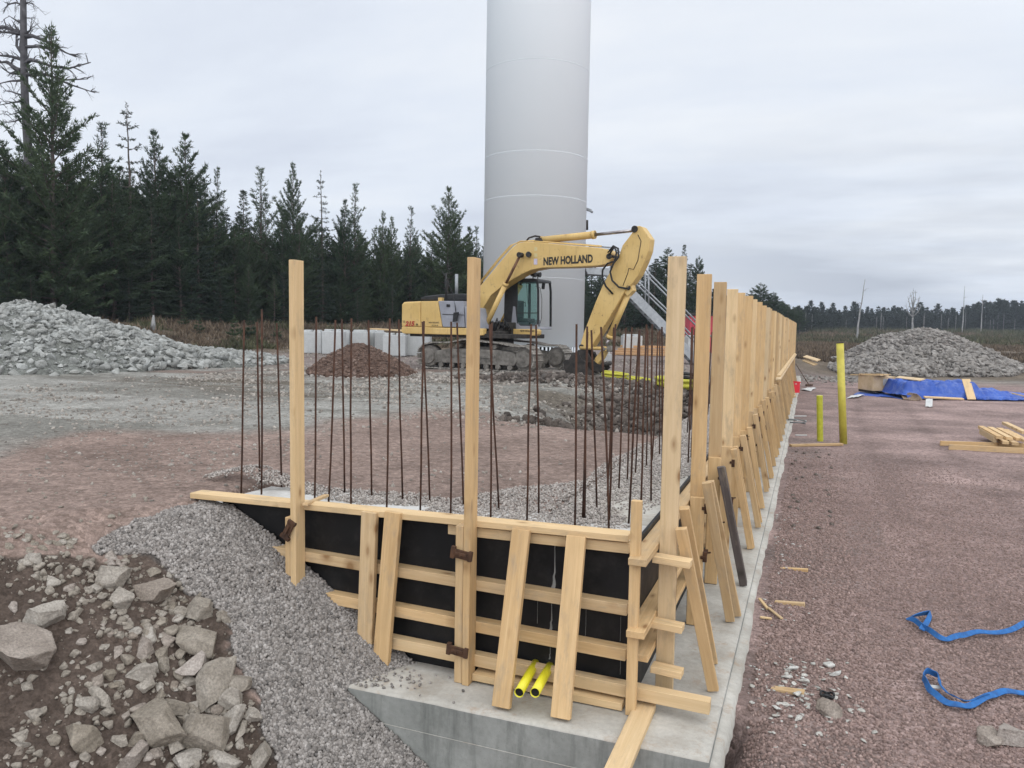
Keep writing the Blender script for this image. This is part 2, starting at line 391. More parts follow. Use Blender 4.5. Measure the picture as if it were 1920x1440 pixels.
def yellow_paint(name, dirt=0.35):
    mt, nt, b = new_mat(name); h = NB(nt); co = h.coord('Object').outputs[0]
    c = h.ramp(h.noise(co, 1.4, 4.0, 0.5), [(0.3, (0.52, 0.345, 0.115)), (0.7, (0.62, 0.43, 0.165))])
    d = h.noise(co, 4.5, 9.0, 0.72, 0.4); mk = h.ramp(d, [(0.58, (0, 0, 0)), (0.70, (1, 1, 1))])
    c = h.mix(h.math('MULTIPLY', mk, dirt), c, (0.13, 0.075, 0.04))
    d2 = h.noise(h.coord('Object', (7, 7, 1.0)).outputs[0], 2.2, 5.0, 0.6); c = h.mix(h.math('MULTIPLY', h.ramp(d2, [(0.55, (0, 0, 0)), (0.75, (1, 1, 1))]), dirt * 0.6), c, (0.26, 0.15, 0.07))
    h.l(c, b.inputs['Base Color']); b.inputs['Roughness'].default_value = 0.5; b.inputs['Specular IOR Level'].default_value = 0.4
    h.bump(b, h.noise(co, 3.0, 3.0, 0.5), 0.05, 0.02)
    return mt
M['yellow'] = yellow_paint('old_yellow_paint', 0.75)
M['yellow_dirty'] = yellow_paint('muddy_yellow_paint', 0.95)
def ply():
    mt, nt, b = new_mat('black_film_plywood'); h = NB(nt); co = h.coord('Object').outputs[0]
    f = h.noise(co, 3.0, 6.0, 0.6); c = h.ramp(f, [(0.35, (0.006, 0.006, 0.0065)), (0.75, (0.016, 0.015, 0.015))])
    v = h.noise(h.coord('Object', (26, 26, 0.7)).outputs[0], 1.0, 3.0, 0.6); c = h.mix(h.math('MULTIPLY', h.ramp(v, [(0.72, (0, 0, 0)), (0.76, (1, 1, 1))]), 0.35), c, (0.16, 0.16, 0.155))
    du = h.noise(co, 4.5, 9.0, 0.75); c = h.mix(h.math('MULTIPLY', h.ramp(du, [(0.5, (0, 0, 0)), (0.78, (1, 1, 1))]), 0.5), c, (0.05, 0.048, 0.044))
    h.l(c, b.inputs['Base Color']); h.l(h.ramp(f, [(0.3, (0.38,) * 3), (0.7, (0.62,) * 3)]), b.inputs['Roughness']); b.inputs['Specular IOR Level'].default_value = 0.22
    return mt
M['ply'] = ply()
def concrete(name, lo, hi, stain, vert=False, dust=None):
    mt, nt, b = new_mat(name); h = NB(nt); co = h.coord('Object').outputs[0]
    f = h.noise(co, 1.7, 9.0, 0.66); c = h.ramp(f, [(0.30, lo), (0.70, hi)])
    f2 = h.noise(co, 24.0, 6.0, 0.65); c = h.mix(1.0, c, h.ramp(f2, [(0.3, (0.88,) * 3), (0.7, (1.1,) * 3)]), 'MULTIPLY')
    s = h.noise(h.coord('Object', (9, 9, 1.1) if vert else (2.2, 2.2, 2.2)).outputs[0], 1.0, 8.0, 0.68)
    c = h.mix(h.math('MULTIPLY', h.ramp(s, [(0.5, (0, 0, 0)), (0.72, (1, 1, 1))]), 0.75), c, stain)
    if dust:
        d = h.noise(co, 5.0, 9.0, 0.75); c = h.mix(h.math('MULTIPLY', h.ramp(d, [(0.55, (0, 0, 0)), (0.66, (1, 1, 1))]), 0.6), c, dust)
    vo = h.n('ShaderNodeTexVoronoi', Scale=38.0, Randomness=1.0); h.l(co, vo.inputs['Vector']); c = h.mix(h.math('MULTIPLY', h.ramp(vo.outputs['Distance'], [(0.06, (1, 1, 1)), (0.13, (0, 0, 0))]), 0.45), c, tuple(0.4 * q for q in lo))
    h.l(c, b.inputs['Base Color']); b.inputs['Roughness'].default_value = 0.88; b.inputs['Specular IOR Level'].default_value = 0.2
    h.bump(b, h.math('ADD', f2, h.math('MULTIPLY', f, 2.0)), 0.35, 0.006)
    return mt
M['concrete'] = concrete('footing_concrete', (0.33, 0.312, 0.275), (0.50, 0.478, 0.43), (0.27, 0.235, 0.19), dust=(0.32, 0.235, 0.165))
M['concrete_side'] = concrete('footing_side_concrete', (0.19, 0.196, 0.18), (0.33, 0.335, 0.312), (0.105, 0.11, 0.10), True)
M['concrete_top'] = concrete('fresh_concrete', (0.42, 0.41, 0.385), (0.58, 0.565, 0.535), (0.34, 0.315, 0.285), dust=(0.36, 0.32, 0.29))
M['block'] = concrete('pale_block_concrete', (0.42, 0.43, 0.425), (0.50, 0.51, 0.505), (0.37, 0.37, 0.36), True)
M['leak'] = concrete('dried_cement_leak', (0.20, 0.20, 0.19), (0.34, 0.34, 0.32), (0.10, 0.10, 0.10))
M['tower'] = simple('tower_paint', (0.74, 0.785, 0.81), (0.76, 0.80, 0.825), 0.35, 0.62, 0.0, spec=0.2, lo=0.3, hi=0.7)
M['tower_seam'] = simple('tower_seam', (0.56, 0.595, 0.615), (0.60, 0.635, 0.655), 1, 0.7, 0.0)
M['soil'] = soil('site_soil')
M['mound_soil'] = soil('mound_soil', 0.8, 18, 0.05)
M['gravel'] = stone('grey_crushed_gravel', (0.155, 0.142, 0.131), (0.225, 0.209, 0.196), (0.30, 0.283, 0.268), 0.46, 20.0, 0.3, 0.002, 120)
M['fill_gravel'] = stone('pale_fill_gravel', (0.27, 0.245, 0.23), (0.37, 0.345, 0.328), (0.48, 0.455, 0.435), 0.36, 20.0, 0.3, 0.002, 120)
M['red_gravel'] = stone('reddish_gravel', (0.178, 0.127, 0.115), (0.255, 0.187, 0.170), (0.345, 0.270, 0.250), 0.36, 20.0, 0.3, 0.002, 120)
M['pebble'] = stone('mixed_pebbles', (0.19, 0.172, 0.155), (0.27, 0.25, 0.228), (0.38, 0.36, 0.335), 0.4, 12.0, 0.3, 0.003, 80)
M['rock'] = stone('grey_granite_rock', (0.195, 0.175, 0.15), (0.29, 0.265, 0.232), (0.385, 0.356, 0.318), 0.0, 5.0, 0.9, 0.012, 36, 0.24)
M['rock_pink'] = stone('pinkish_granite_rock', (0.19, 0.163, 0.141), (0.28, 0.245, 0.216), (0.37, 0.33, 0.295), 0.0, 5.0, 0.9, 0.012, 36, 0.2)
M['rubble'] = stone('grey_blasted_rubble', (0.175, 0.18, 0.172), (0.255, 0.26, 0.248), (0.34, 0.345, 0.33), 0.22, 2.0, 0.7, 0.03, 9, 0.1)
M['rubble_warm'] = stone('warm_grey_rubble', (0.165, 0.155, 0.143), (0.235, 0.222, 0.208), (0.32, 0.305, 0.288), 0.22, 2.0, 0.7, 0.03, 9, 0.1)
M['clod'] = stone('dark_earth_clods', (0.055, 0.045, 0.039), (0.10, 0.084, 0.073), (0.185, 0.165, 0.15), 0.4, 3.0, 0.8, 0.03, 12, 0.1)
M['debris'] = stone('concrete_chips', (0.34, 0.34, 0.32), (0.43, 0.43, 0.41), (0.52, 0.52, 0.5), 0.2, 8.0, 0.4, 0.004, 60)
M['short_pipe'] = simple('olive_ribbed_plastic', (0.40, 0.40, 0.025), (0.50, 0.49, 0.04), 8, 0.45, 0.05, 30, 0.002, spec=0.4)
M['bark'] = simple('pine_bark', (0.055, 0.045, 0.04), (0.14, 0.115, 0.10), 4, 0.95, 0.6, 16, 0.03)
M['bark_grey'] = simple('grey_dead_wood', (0.14, 0.135, 0.135), (0.24, 0.23, 0.225), 3, 0.95, 0.5, 16, 0.03)
M['bark_dead'] = simple('dead_pine_bark', (0.05, 0.048, 0.052), (0.11, 0.105, 0.11), 3, 0.95, 0.5, 16, 0.03)
M['birch'] = simple('birch_bark', (0.20, 0.20, 0.195), (0.32, 0.315, 0.31), 3, 0.9, 0.3, 16, 0.02)
def needles(name, c1, c2):
    mt, nt, b = new_mat(name); h = NB(nt)
    g = nt.nodes.new('ShaderNodeNewGeometry'); oi = nt.nodes.new('ShaderNodeObjectInfo'); co = h.coord('Object').outputs[0]
    f = h.noise(co, 0.9, 4.0, 0.6); c = h.ramp(f, [(0.3, c1), (0.7, c2)])
    c = h.mix(1.0, c, h.ramp(oi.outputs['Random'], [(0.0, (0.78, 0.82, 0.86)), (1.0, (1.2, 1.15, 1.05))]), 'MULTIPLY')
    h.l(c, b.inputs['Base Color']); b.inputs['Roughness'].default_value = 0.8; b.inputs['Specular IOR Level'].default_value = 0.1
    return mt
M['pine'] = needles('pine_needles', (0.036, 0.058, 0.036), (0.074, 0.104, 0.058))
M['spruce'] = needles('spruce_needles', (0.030, 0.046, 0.035), (0.056, 0.078, 0.054))
M['far'] = needles('far_needles', (0.024, 0.034, 0.030), (0.040, 0.052, 0.044))
M['scrub'] = simple('dry_scrub', (0.085, 0.063, 0.045), (0.165, 0.125, 0.088), 0.6, 0.95, 0, island=0.4)
M['brush'] = simple('green_brush', (0.045, 0.05, 0.027), (0.09, 0.09, 0.048), 0.6, 0.95, 0, island=0.35)
def glass():
    mt, nt, b = new_mat('cab_glass'); h = NB(nt)
    out = nt.nodes['Material Output']; tr = nt.nodes.new('ShaderNodeBsdfTransparent'); tr.inputs[0].default_value = (0.86, 0.97, 0.95, 1)
    b.inputs['Base Color'].default_value = (0.10, 0.16, 0.16, 1); b.inputs['Roughness'].default_value = 0.06
    mx = nt.nodes.new('ShaderNodeMixShader'); mx.inputs[0].default_value = 0.12
    h.l(tr.outputs[0], mx.inputs[1]); h.l(b.outputs[0], mx.inputs[2]); h.l(mx.outputs[0], out.inputs[0])
    return mt
M['glass'] = glass()
def tarp():
    mt, nt, b = new_mat('blue_tarpaulin'); h = NB(nt); co = h.coord('Object').outputs[0]
    c = h.ramp(h.noise(co, 1.5, 5.0, 0.6), [(0.3, (0.014, 0.055, 0.29)), (0.7, (0.03, 0.10, 0.42))])
    c = h.mix(h.math('MULTIPLY', h.ramp(h.noise(co, 3.0, 8.0, 0.7), [(0.5, (0, 0, 0)), (0.75, (1, 1, 1))]), 0.45), c, (0.22, 0.25, 0.34))
    h.l(c, b.inputs['Base Color']); b.inputs['Roughness'].default_value = 0.45; b.inputs['Specular IOR Level'].default_value = 0.4
    h.bump(b, h.noise(co, 5.0, 5.0, 0.55, 0.8), 0.6, 0.08)
    return mt
M['tarp'] = tarp()
# ------------------------------------------------------------------ the ground
_FC = np.array([-1500, -600, -300, 0, 450, 900, 1250, 1400, 1480, 1600, 1920, 2800], float)
_FD = np.array([30, 32, 34, 36, 45, 57, 70, 95, 150, 215, 235, 240], float)
_tab = [(math.atan2(ray(c, 612)[0], ray(c, 612)[1]), d) for c, d in zip(_FC, _FD)]
_ta = np.array([t[0] for t in _tab]); _td = np.array([t[1] for t in _tab])
def past_forest(X, Y):
    """metres beyond the edge of the wood (negative: this side of it)"""
    a = np.arctan2(X, np.maximum(Y, 0.01)); D = X * FWD[0] + Y * FWD[1]
    e_ = np.interp(a, _ta, _td)
    return np.where(Y > 1, D - e_, -50.0)
def ruts(X, Y):
    """wheel tracks pressed into the yard: 0..1"""
    t = 0
    for (x0, y0, x1, y1, bend) in ((1.5, 6, 2.3, 40, .5), (3.1, 6, 3.9, 40, .5), (2.0, 20.0, 14, 23.5, .4), (2.0, 21.7, 14, 25.2, .4), (5.5, 4, 3.0, 18, -.8), (7.0, 4, 4.6, 18, -.8)):
        dx, dy = x1 - x0, y1 - y0; L2 = dx * dx + dy * dy; s = ((X - x0) * dx + (Y - y0) * dy) / L2; d = ((X - x0) * dy - (Y - y0) * dx) / math.sqrt(L2) + bend * 4 * s * (1 - s)
        t = np.maximum(t, np.exp(-(d / .17) ** 2) * sst(-.05, .1, s) * (1 - sst(.85, 1.05, s)) * (.35 + .65 * fbm(X * .8, Y * .8, 141, 2)))
    return t
def height(X, Y, detail=True):
    X = np.asarray(X, float); Y = np.asarray(Y, float)
    plat = 1.05 + 0.10 * (fbm(X * 0.22, Y * 0.22, 3, 3) - 0.5)
    # bank up to the forest floor
    pf = past_forest(X, Y); D = np.maximum(X * FWD[0] + Y * FWD[1], 0)
    plat = plat + (1.35 + 0.5 * (fbm(X * 0.3, Y * 0.3, 9, 3) - 0.5)) * sst(-9, 1, pf) * (1 - sst(80, 130, D)) + 1.9 * sst(90, 220, D)
    # sheltered lower yard on the right of the long wall
    low = -0.11 + 0.03 * (fbm(X * 0.6, Y * 0.6, 21, 3) - 0.5)
    wb = 0.12 + 14 * sst(45.5, 62, Y)
    xr = -1.45 - 6 * sst(46, 60, Y)
    rmix = sst(0, 1, (X - xr) / wb) * (1 - sst(50, 74, Y + 0.15 * np.maximum(X - 12, 0)))
    h = plat * (1 - rmix) + low * rmix
    # gravel bank in front of the front form
    g = 1.08 - 0.64 * (X + 4.35) + 0.35 * (Y - 5.0)
    fr = np.where(X < 0.2, np.maximum(g, -0.52), low)
    s_ = sst(-0.55, -0.1, X); fr = np.maximum(g, -0.52) * (1 - s_) + low * s_
    k = 0.09; tt = np.clip(0.5 + 0.5 * (1.05 - fr) / k / 2, 0, 1); frm = np.minimum(plat, fr) - 0.04 * (4 * tt * (1 - tt))
    fmix = 1 - sst(5.30, 5.46, Y)
    h = h * (1 - fmix) + frm * fmix
    foot = sst(-1.98, -1.90, X) * (X < -0.9) * (Y > 5.0) * (Y < 46.2) + (X < -1.0) * sst(-4.75, -4.65, X) * (Y > 5.0) * (1 - sst(5.88, 5.96, Y))
    lowf = (Y > 5.2) * (X < -1.0) * (1 - sst(1.5, 4.5, np.hypot(np.maximum(-1.9 - X, 0), 0))) + (X < -1.0) * (Y > 5.2) * (X > -4.7) * (1 - sst(6, 8, Y))
    h = h - 0.06 * np.clip(lowf, 0, 1) - 0.12 * np.clip(foot, 0, 1)
    if detail:
        # excavation beside the wall
        ex, ey = X + 0.9, Y
        inside = sst(-5.0, -3.0, X + 0.06 * (Y - 11) * 3 + 1.2 * (fbm(X * 0.5, Y * 0.5, 31, 3) - 0.5)) * (X < -1.3)
        inside = inside * sst(10.7, 11.7, Y + 0.22 * (X + 1.5) + 0.8 * (fbm(X * 0.9, Y * 0.9, 33, 3) - 0.5)) * (1 - sst(15.5, 18.6, Y - 0.2 * (X + 1.5)))
        h = h - 0.75 * inside * (0.8 + 0.5 * fbm(X * 1.3, Y * 1.3, 35, 4))
        bank = sst(17.6, 18.3, Y + 0.35 * (X + 4)) * (1 - sst(19.3, 20.5, Y + 0.35 * (X + 4))) * sst(-9, -6.5, X) * (X < -1.3)
        h = h + 0.14 * bank * (0.4 + fbm(X * 2, Y * 2, 37, 3))
        # rough dirt where the boulders lie
        rp = (1 - sst(4.0, 4.8, Y - 0.9 * (X + 5) * 0.3)) * (1 - sst(-3.25, -2.95, X + 0.20 * (Y - 3.7))) * (X < -2)
        h = h + rp * (0.20 * (fbm(X * 2.2, Y * 2.2, 41, 5) - 0.5) + 0.05 * (fbm(X * 9, Y * 9, 43, 3) - 0.5))
        r_ = np.hypot(X, Y)
        h = h + (1 - rmix) * (1 - fmix) * (0.10 * (fbm(X * 1.1, Y * 1.9, 45, 5) - 0.5) * sst(9, 15, Y) + 0.012 * (fbm(X * 6, Y * 6, 47, 3) - 0.5))
        h = h - rmix * 0.016 * ruts(X, Y)
        h = h + rmix * 0.018 * (fbm(X * 5, Y * 5, 51, 3) - 0.5)
    return h
_bpx = [(425, 934), (380, 944), (330, 952), (255, 985), (165, 1030), (240, 1048), (300, 1058), (340, 1092), (352, 1112), (402, 1138), (428, 1165), (424, 1200), (428, 1240), (456, 1278), (480, 1308), (492, 1345), (502, 1385), (524, 1440), (560, 1520)]
def on_ground(px, py):
    """where the sight line of a pixel meets the ground"""
    d = ray(px, py); t = np.linspace(1.5, 80, 4000); P = CAMP[None] + d[None] * t[:, None]
    g = height(P[:, 0], P[:, 1]) - P[:, 2]; i = int(np.argmax(g > 0)); return P[i]
_bw = np.array([on_ground(*q)[:2] for q in _bpx] + [(-2.2, 3.2), (-1.9, 4.6), (-1.9, 5.05), (-4.5, 5.05)])
def in_poly(X, Y, P):
    ins = np.zeros(len(X), bool); j = len(P) - 1
    for i in range(len(P)):
        xi, yi, xj, yj = P[i][0], P[i][1], P[j][0], P[j][1]
        c = ((yi > Y) != (yj > Y)) & (X < (xj - xi) * (Y - yi) / (yj - yi + 1e-12) + xi); ins ^= c; j = i
    return ins
_dpx = [(-420, 1050), (-200, 1046), (-20, 1046), (60, 1036), (120, 1044), (200, 1052)] + [(q[0] + 14, q[1] - 8) for q in _bpx[5:]]
_dw = np.array([on_ground(*q)[:2] for q in _dpx] + [(-2.0, 0.4), (-9.0, 0.4)])
def dirt_mask(X, Y):
    jx = 0.30 * (fbm(X * 3, Y * 3, 75, 4) - .5); jy = 0.30 * (fbm(X * 3, Y * 3, 79, 4) - .5)
    return in_poly(X + jx, Y + jy, _dw) * 1.0
def bank_mask(X, Y):
    jx = 0.16 * (fbm(X * 5, Y * 5, 71, 3) - .5); jy = 0.16 * (fbm(X * 5, Y * 5, 73, 3) - .5)
    return in_poly(X + jx, Y + jy, _bw) * 1.0
def ground_z(x, y): return float(height(np.array([x]), np.array([y]))[0])
def ground_col(X, Y):
    n1 = fbm(X * 0.8, Y * 0.8, 61, 4) - 0.5; n2 = fbm(X * 0.22 + Y * .05, Y * 1.05 - X * .12, 63, 5) - 0.5; n3 = fbm(X * 3, Y * 3, 65, 3) - 0.5
    D = X * FWD[0] + Y * FWD[1]
    def lay(c, col, w): return c * (1 - w[:, None]) + np.array(col)[None] * w[:, None]
    c = np.tile(np.array([0.174, 0.167, 0.147]), (len(X), 1))                 # crushed grey rock flour
    c = lay(c, (0.262, 0.254, 0.230), sst(0.0, 0.14, n2 + .3 * n3) * 0.85)                # dusty pale streaks
    c = lay(c, (0.105, 0.088, 0.068), sst(0.05, 0.13, -n2 + 0.35 * n1 + .3 * n3) * sst(10, 13, Y + .3 * X + 2) * 0.85)   # wheel mud
    brown = (1 - sst(-0.6, 0.6, (Y - (8.9 + 0.78 * (X + 5.9) * 0.9)) + 2.2 * n1)) * (1 - sst(0, .8, -(X + 6.9 + 0.15 * Y) + 1.5 * n1) * 0.85)
    edge = sst(11.8, 10.8, Y + 0.25 * (X + 1.5) + 1.0 * n1)
    brown = np.maximum(brown, edge * sst(-7.4, -6.0, X + 1.6 * n1 - 0.12 * (Y - 8)))
    c = lay(c, (0.212, 0.154, 0.128), brown * 0.95)
    c = lay(c, (0.205, 0.165, 0.150), sst(22, 30, D + 5 * n1) * 0.85 * (X < 2))      # reddish hardstanding round the tower
    c = lay(c, (0.165, 0.125, 0.105), sst(0.02, 0.14, n1) * sst(19, 22, D) * (1 - sst(25, 28, D)) * (X < -4) * 0.8)
    # excavation: dark broken earth
    hole = sst(-5.2, -3.4, X + 0.9 * n1 * 2) * (X < -1.2) * sst(10.8, 11.8, Y + 0.22 * (X + 1.5) + 1.2 * n1) * (1 - sst(17.8, 19.6, Y - 0.2 * (X + 1.5)))
    c = lay(c, (0.105, 0.090, 0.080), hole * 0.9)
    # rough dirt with boulders
    rp = dirt_mask(X, Y)
    c = lay(c, (0.074, 0.056, 0.045), rp * 0.97)
    # gravel bank
    c = lay(c, (0.10, 0.092, 0.085), bank_mask(X, Y) * (Y < 5.3))
    # reddish gravel yard
    yard = (X > -1.3) * (1 - sst(44, 52, Y + 3 * n1)) * sst(-0.7, -0.3, X + (Y > 5.0) * 1.0)
    pk = np.array([0.252, 0.184, 0.166]) * (1 + 0.85 * n2[:, None] + 0.45 * n1[:, None])
    c = c * (1 - yard[:, None]) + pk * yard[:, None]
    c = lay(c, (0.172, 0.136, 0.123), yard * sst(-0.02, 0.16, n1 + 0.25 * n3 - 0.10 * np.abs(X - 0.1)) * (X < 1.0) * 0.7)
    c = c * (1 - 0.22 * (yard * ruts(X, Y))[:, None])
    # cleared land, brash and forest floor
    pf = past_forest(X, Y)
    far = np.where(X > -3, sst(46, 54, Y + 4 * n1), sst(-14, -7, pf + 5 * n1))
    br = np.array([0.125, 0.100, 0.075]) * (1 + 1.2 * n1[:, None]); c = c * (1 - far[:, None]) + br * far[:, None]
    c = lay(c, (0.075, 0.068, 0.042), sst(0.0, 0.12, n2 + n1) * far * 0.7 * sst(-8, -3, pf + 60 * (X > 5)))
    c = lay(c, (0.115, 0.100, 0.072), sst(75, 130, D) * 0.7 * sst(-.1, .1, n2))
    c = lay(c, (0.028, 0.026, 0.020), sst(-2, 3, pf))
    return np.clip(c, 0.01, 0.6)
def _axis(lo, hi, step, far_lo, far_hi, grow):
    a = list(np.arange(lo, hi, step)); s = step; v = a[-1]
    while v < far_hi: s *= grow; v += s; a.append(v)
    s = step; v = a[0]; b = []
    while v > far_lo: s *= grow; v -= s; b.append(v)
    return np.array(b[::-1] + a)
gx = _axis(-7.2, 2.4, 0.04, -1500, 1500, 1.045); gy = _axis(1.6, 12.0, 0.045, -400, 2500, 1.026)
GX, GY = np.meshgrid(gx, gy); fx, fy = GX.ravel(), GY.ravel()
V = np.stack([fx, fy, height(fx, fy)], 1)
nx_, ny_ = len(gx), len(gy)
ii = (np.arange(ny_ - 1)[:, None] * nx_ + np.arange(nx_ - 1)[None]).ravel()
Q = np.stack([ii, ii + 1, ii + 1 + nx_, ii + nx_], 1)
ground = np_mesh('ground', V, Q, M['soil'], sm=True, col=ground_col(fx, fy))
tag(ground, kind='structure')

# ---- loose stone, scattered as merged meshes
def ico(sub, seed=0, rough=0.25):
    bm = bmesh.new(); bmesh.ops.create_icosphere(bm, subdivisions=sub, radius=1.0)
    v = np.array([q.co[:] for q in bm.verts]); bm.verts.ensure_lookup_table(); f = np.array([[q.index for q in p.verts] for p in bm.faces]); bm.free()
    r = np.random.default_rng(seed); v = v * (1 + rough * (r.random((len(v), 1)) - 0.5) * 2); v = v * (0.72 + 0.56 * r.random(3))
    return v, f
def cut_stone(sub, seed, planes=9, depth=(0.55, 0.9), dims=(1, 1, 1), jitter=0.03):
    """angular broken stone: a ball trimmed by planes"""
    r = np.random.default_rng(seed)
    bm = bmesh.new(); bmesh.ops.create_icosphere(bm, subdivisions=sub, radius=1.0)
    v = np.array([q.co[:] for q in bm.verts]); f = np.array([[q.index for q in p.verts] for p in bm.faces]); bm.free()
    n = r.normal(size=(planes, 3)); n /= np.linalg.norm(n, axis=1)[:, None]
    for k in range(planes):
        d = r.uniform(*depth); ex = v @ n[k] - d; v = v - np.where(ex > 0, ex, 0)[:, None] * n[k]
    v = v / (np.abs(v).max(0)) * np.array(dims)
    if jitter:
        sc = 3.0; q = np.array([mnoise.fractal(Vector(p * sc) + Vector((seed * 1.7, 0, 0)), 1.0, 2.0, 4) for p in v / np.array(dims)])
        v = v * (1 + jitter * q[:, None])
    return v, f
def scatter(name, P, S, variants, mat, tilt=math.pi, flat=0.8, sink=0.25, rs=0, parent=None, normals=None):
    r = np.random.default_rng(rs); n = len(P); vi = r.integers(0, len(variants), n)
    Vs, Fs, off = [], [], 0
    for k, (bv, bf) in enumerate(variants):
        idx = np.where(vi == k)[0]; m_ = len(idx)
        if not m_: continue
        a = r.random((m_, 3)) * np.array([2 * math.pi, tilt, 2 * math.pi]) - np.array([0, tilt / 2, 0])
        ca, sa, cb, sb = np.cos(a[:, 0]), np.sin(a[:, 0]), np.cos(a[:, 1]), np.sin(a[:, 1])
        Rz = np.zeros((m_, 3, 3)); Rz[:, 0, 0] = ca; Rz[:, 0, 1] = -sa; Rz[:, 1, 0] = sa; Rz[:, 1, 1] = ca; Rz[:, 2, 2] = 1
        Rx = np.zeros((m_, 3, 3)); Rx[:, 0, 0] = 1; Rx[:, 1, 1] = cb; Rx[:, 1, 2] = -sb; Rx[:, 2, 1] = sb; Rx[:, 2, 2] = cb
        R = Rz @ Rx
        w = np.einsum('nij,vj->nvi', R, bv * np.array([1, 1, flat])) * S[idx][:, None, None]
        w = w + P[idx][:, None, :]; w[:, :, 2] += (S[idx] * (0.5 - sink))[:, None]
        Vs.append(w.reshape(-1, 3)); nb = len(bv)
        Fs.append((bf[None] + (np.arange(m_) * nb)[:, None, None] + off).reshape(-1, 3)); off += m_ * nb
    return np_mesh(name, np.concatenate(Vs), np.concatenate(Fs), mat, parent)
ico1 = [ico(1, s, 0.22) for s in range(8)]
GR = {}
def gscat(n, x0, x1, y0, y1, keep, seed):
    r = np.random.default_rng(seed); X = r.uniform(x0, x1, n); Y = r.uniform(y0, y1, n); k = r.random(n) < keep(X, Y)
    X, Y = X[k], Y[k]; return X, Y, r
# grey crushed gravel of the bank: where the bank lies, and over the left end of the footing
def foot_top(X, Y, z): return np.where((X > -3.6) & (X < -0.46) & (Y > 4.49), np.maximum(z, 0.0), z)
X, Y, r = gscat(150000, -5.6, -1.9, 2.2, 5.02, lambda X, Y: bank_mask(X, Y), 101)
Z = height(X, Y); k = ~((Y > 4.47) & (Z < -0.03)) & ~((X > -2.35 + 0.2 * r.random(len(X))) & (Y < 4.47))
X, Y, Z = X[k], Y[k], Z[k]
S = r.uniform(0.0095, 0.0155, len(X)) * np.where(r.random(len(X)) < 0.05, 1.4, 1.0)
lx = -3.0 + 1.0 * r.random(300) ** 1.7; ly = r.uniform(4.52, 4.88, 300); lk = r.random(300) < np.clip(1.05 - (lx + 3.0) * 1.35 - (4.88 - ly) * .3, .05, 1); X = np.concatenate([X, lx[lk]]); Y = np.concatenate([Y, ly[lk]]); Z = np.concatenate([Z, np.full(lk.sum(), .002)]); S = np.concatenate([S, r.uniform(.008, .013, lk.sum())])
tag(scatter('gravel_bank', np.stack([X, Y, Z + r.uniform(-0.004, 0.012, len(X))], 1), S, ico1, M['gravel'], sink=0.3, rs=1), 'light grey crushed gravel sloping down against the black front form', 'gravel', kind='stuff')
# reddish gravel yard, close part
def yard_keep(X, Y): return sst(0.0, 0.08, X + 0.45 - 0.10 - 0.05 * fbm(X, Y * 3, 77, 3)) * np.clip(1.25 - (Y - 4) / 12, 0.0, 1) ** 1.3 * np.clip(1.15 - np.maximum(X - 1.2, 0) * 0.35, 0.25, 1)
X, Y, r = gscat(230000, -0.42, 4.6, 4.0, 24, yard_keep, 103)
S = r.uniform(0.006, 0.0145, len(X)) * np.clip(.8 + Y / 40, 1, 1.3) * np.where(X < .55, 1.15, .92); Z = height(X, Y)
tag(scatter('red_gravel', np.stack([X, Y, Z], 1), S, ico1, M['red_gravel'], sink=0.42, rs=2), 'loose reddish gravel covering the yard beside the concrete footing', 'gravel', kind='stuff')
# pebbles on the brown fill, stones on the grey hardstanding
X, Y, r = gscat(38000, -16, -1.4, 4.6, 20, lambda X, Y: np.where(Y < 11, 0.22 + 0.35 * (X < -5.8), 0.55) * (0.2 + 1.4 * sst(.45, .7, fbm(X * .7, Y * .7, 81, 3))), 105)
k = ~((Y < 5.5) & (X > -4.45)); X, Y = X[k], Y[k]
S = 0.005 + 0.034 * r.random(len(X)) ** 4 * np.clip(Y / 10, .4, 1.7) + 0.004 * Y / 10; Z = height(X, Y)
tag(scatter('pebbles', np.stack([X, Y, Z], 1), S, ico1, M['pebble'], sink=0.45, rs=3, flat=0.6), 'small pale stones strewn over the brown fill and grey hardstanding', 'pebbles', kind='stuff')
X, Y, r = gscat(16000, -30, -3, 18, 36, lambda X, Y: 0.25 + 0.7 * sst(.45, .65, fbm(X * .5, Y * .5, 83, 3)), 107)
k = past_forest(X, Y) < -4; X, Y = X[k], Y[k]
S = 0.014 + 0.07 * r.random(len(X)) ** 5; Z = height(X, Y)
tag(scatter('site_stones', np.stack([X, Y, Z], 1), S, ico1, M['pebble'], sink=0.45, rs=4, flat=0.6), 'scattered stones lying on the churned ground before the excavator', 'stones', kind='stuff')
# gravel band behind the forms
def r_edge(X, Y): return X < -1.07 - 0.20 * (Y < 8) * fbm(X * 3, Y * 1.5, 86, 3)
def band_keep(X, Y):
    fr = (Y > 5.36 + 0.45 * fbm(X * 2, Y * 3, 87, 3)) * (Y < 5.88 + 0.30 * fbm(X * 1.5, Y, 88, 3)) * (X > -5.2) * (X < -1.3)
    rt = (r_edge(X, Y)) * (X > -2.75 - 0.6 * (fbm(X, Y * 0.8, 89, 3) - .5) + 0.30 * np.clip(Y - 6, 0, 2.6)) * (Y > 5.4) * (Y < 16)
    return np.clip(fr * (1 - .85 * sst(-2.9, -2.3, X) * (Y < 5.72)) + rt * (0.9 - .6 * (X > -1.5) * sst(7.4, 6.2, Y)), 0, 1)
X, Y, r = gscat(130000, -5.3, -1.06, 5.4, 16, band_keep, 109)
md = np.exp(-(((X + 4.75) / 0.42) ** 2 + ((Y - 5.85) / 0.30) ** 2)) * 0.14
S = r.uniform(0.0075, 0.013, len(X)); Z = np.maximum(height(X, Y), 1.0 * ((X > -1.9) | ((Y < 5.9) & (X > -4.65)))) + md + r.uniform(-0.005, 0.012, len(X))
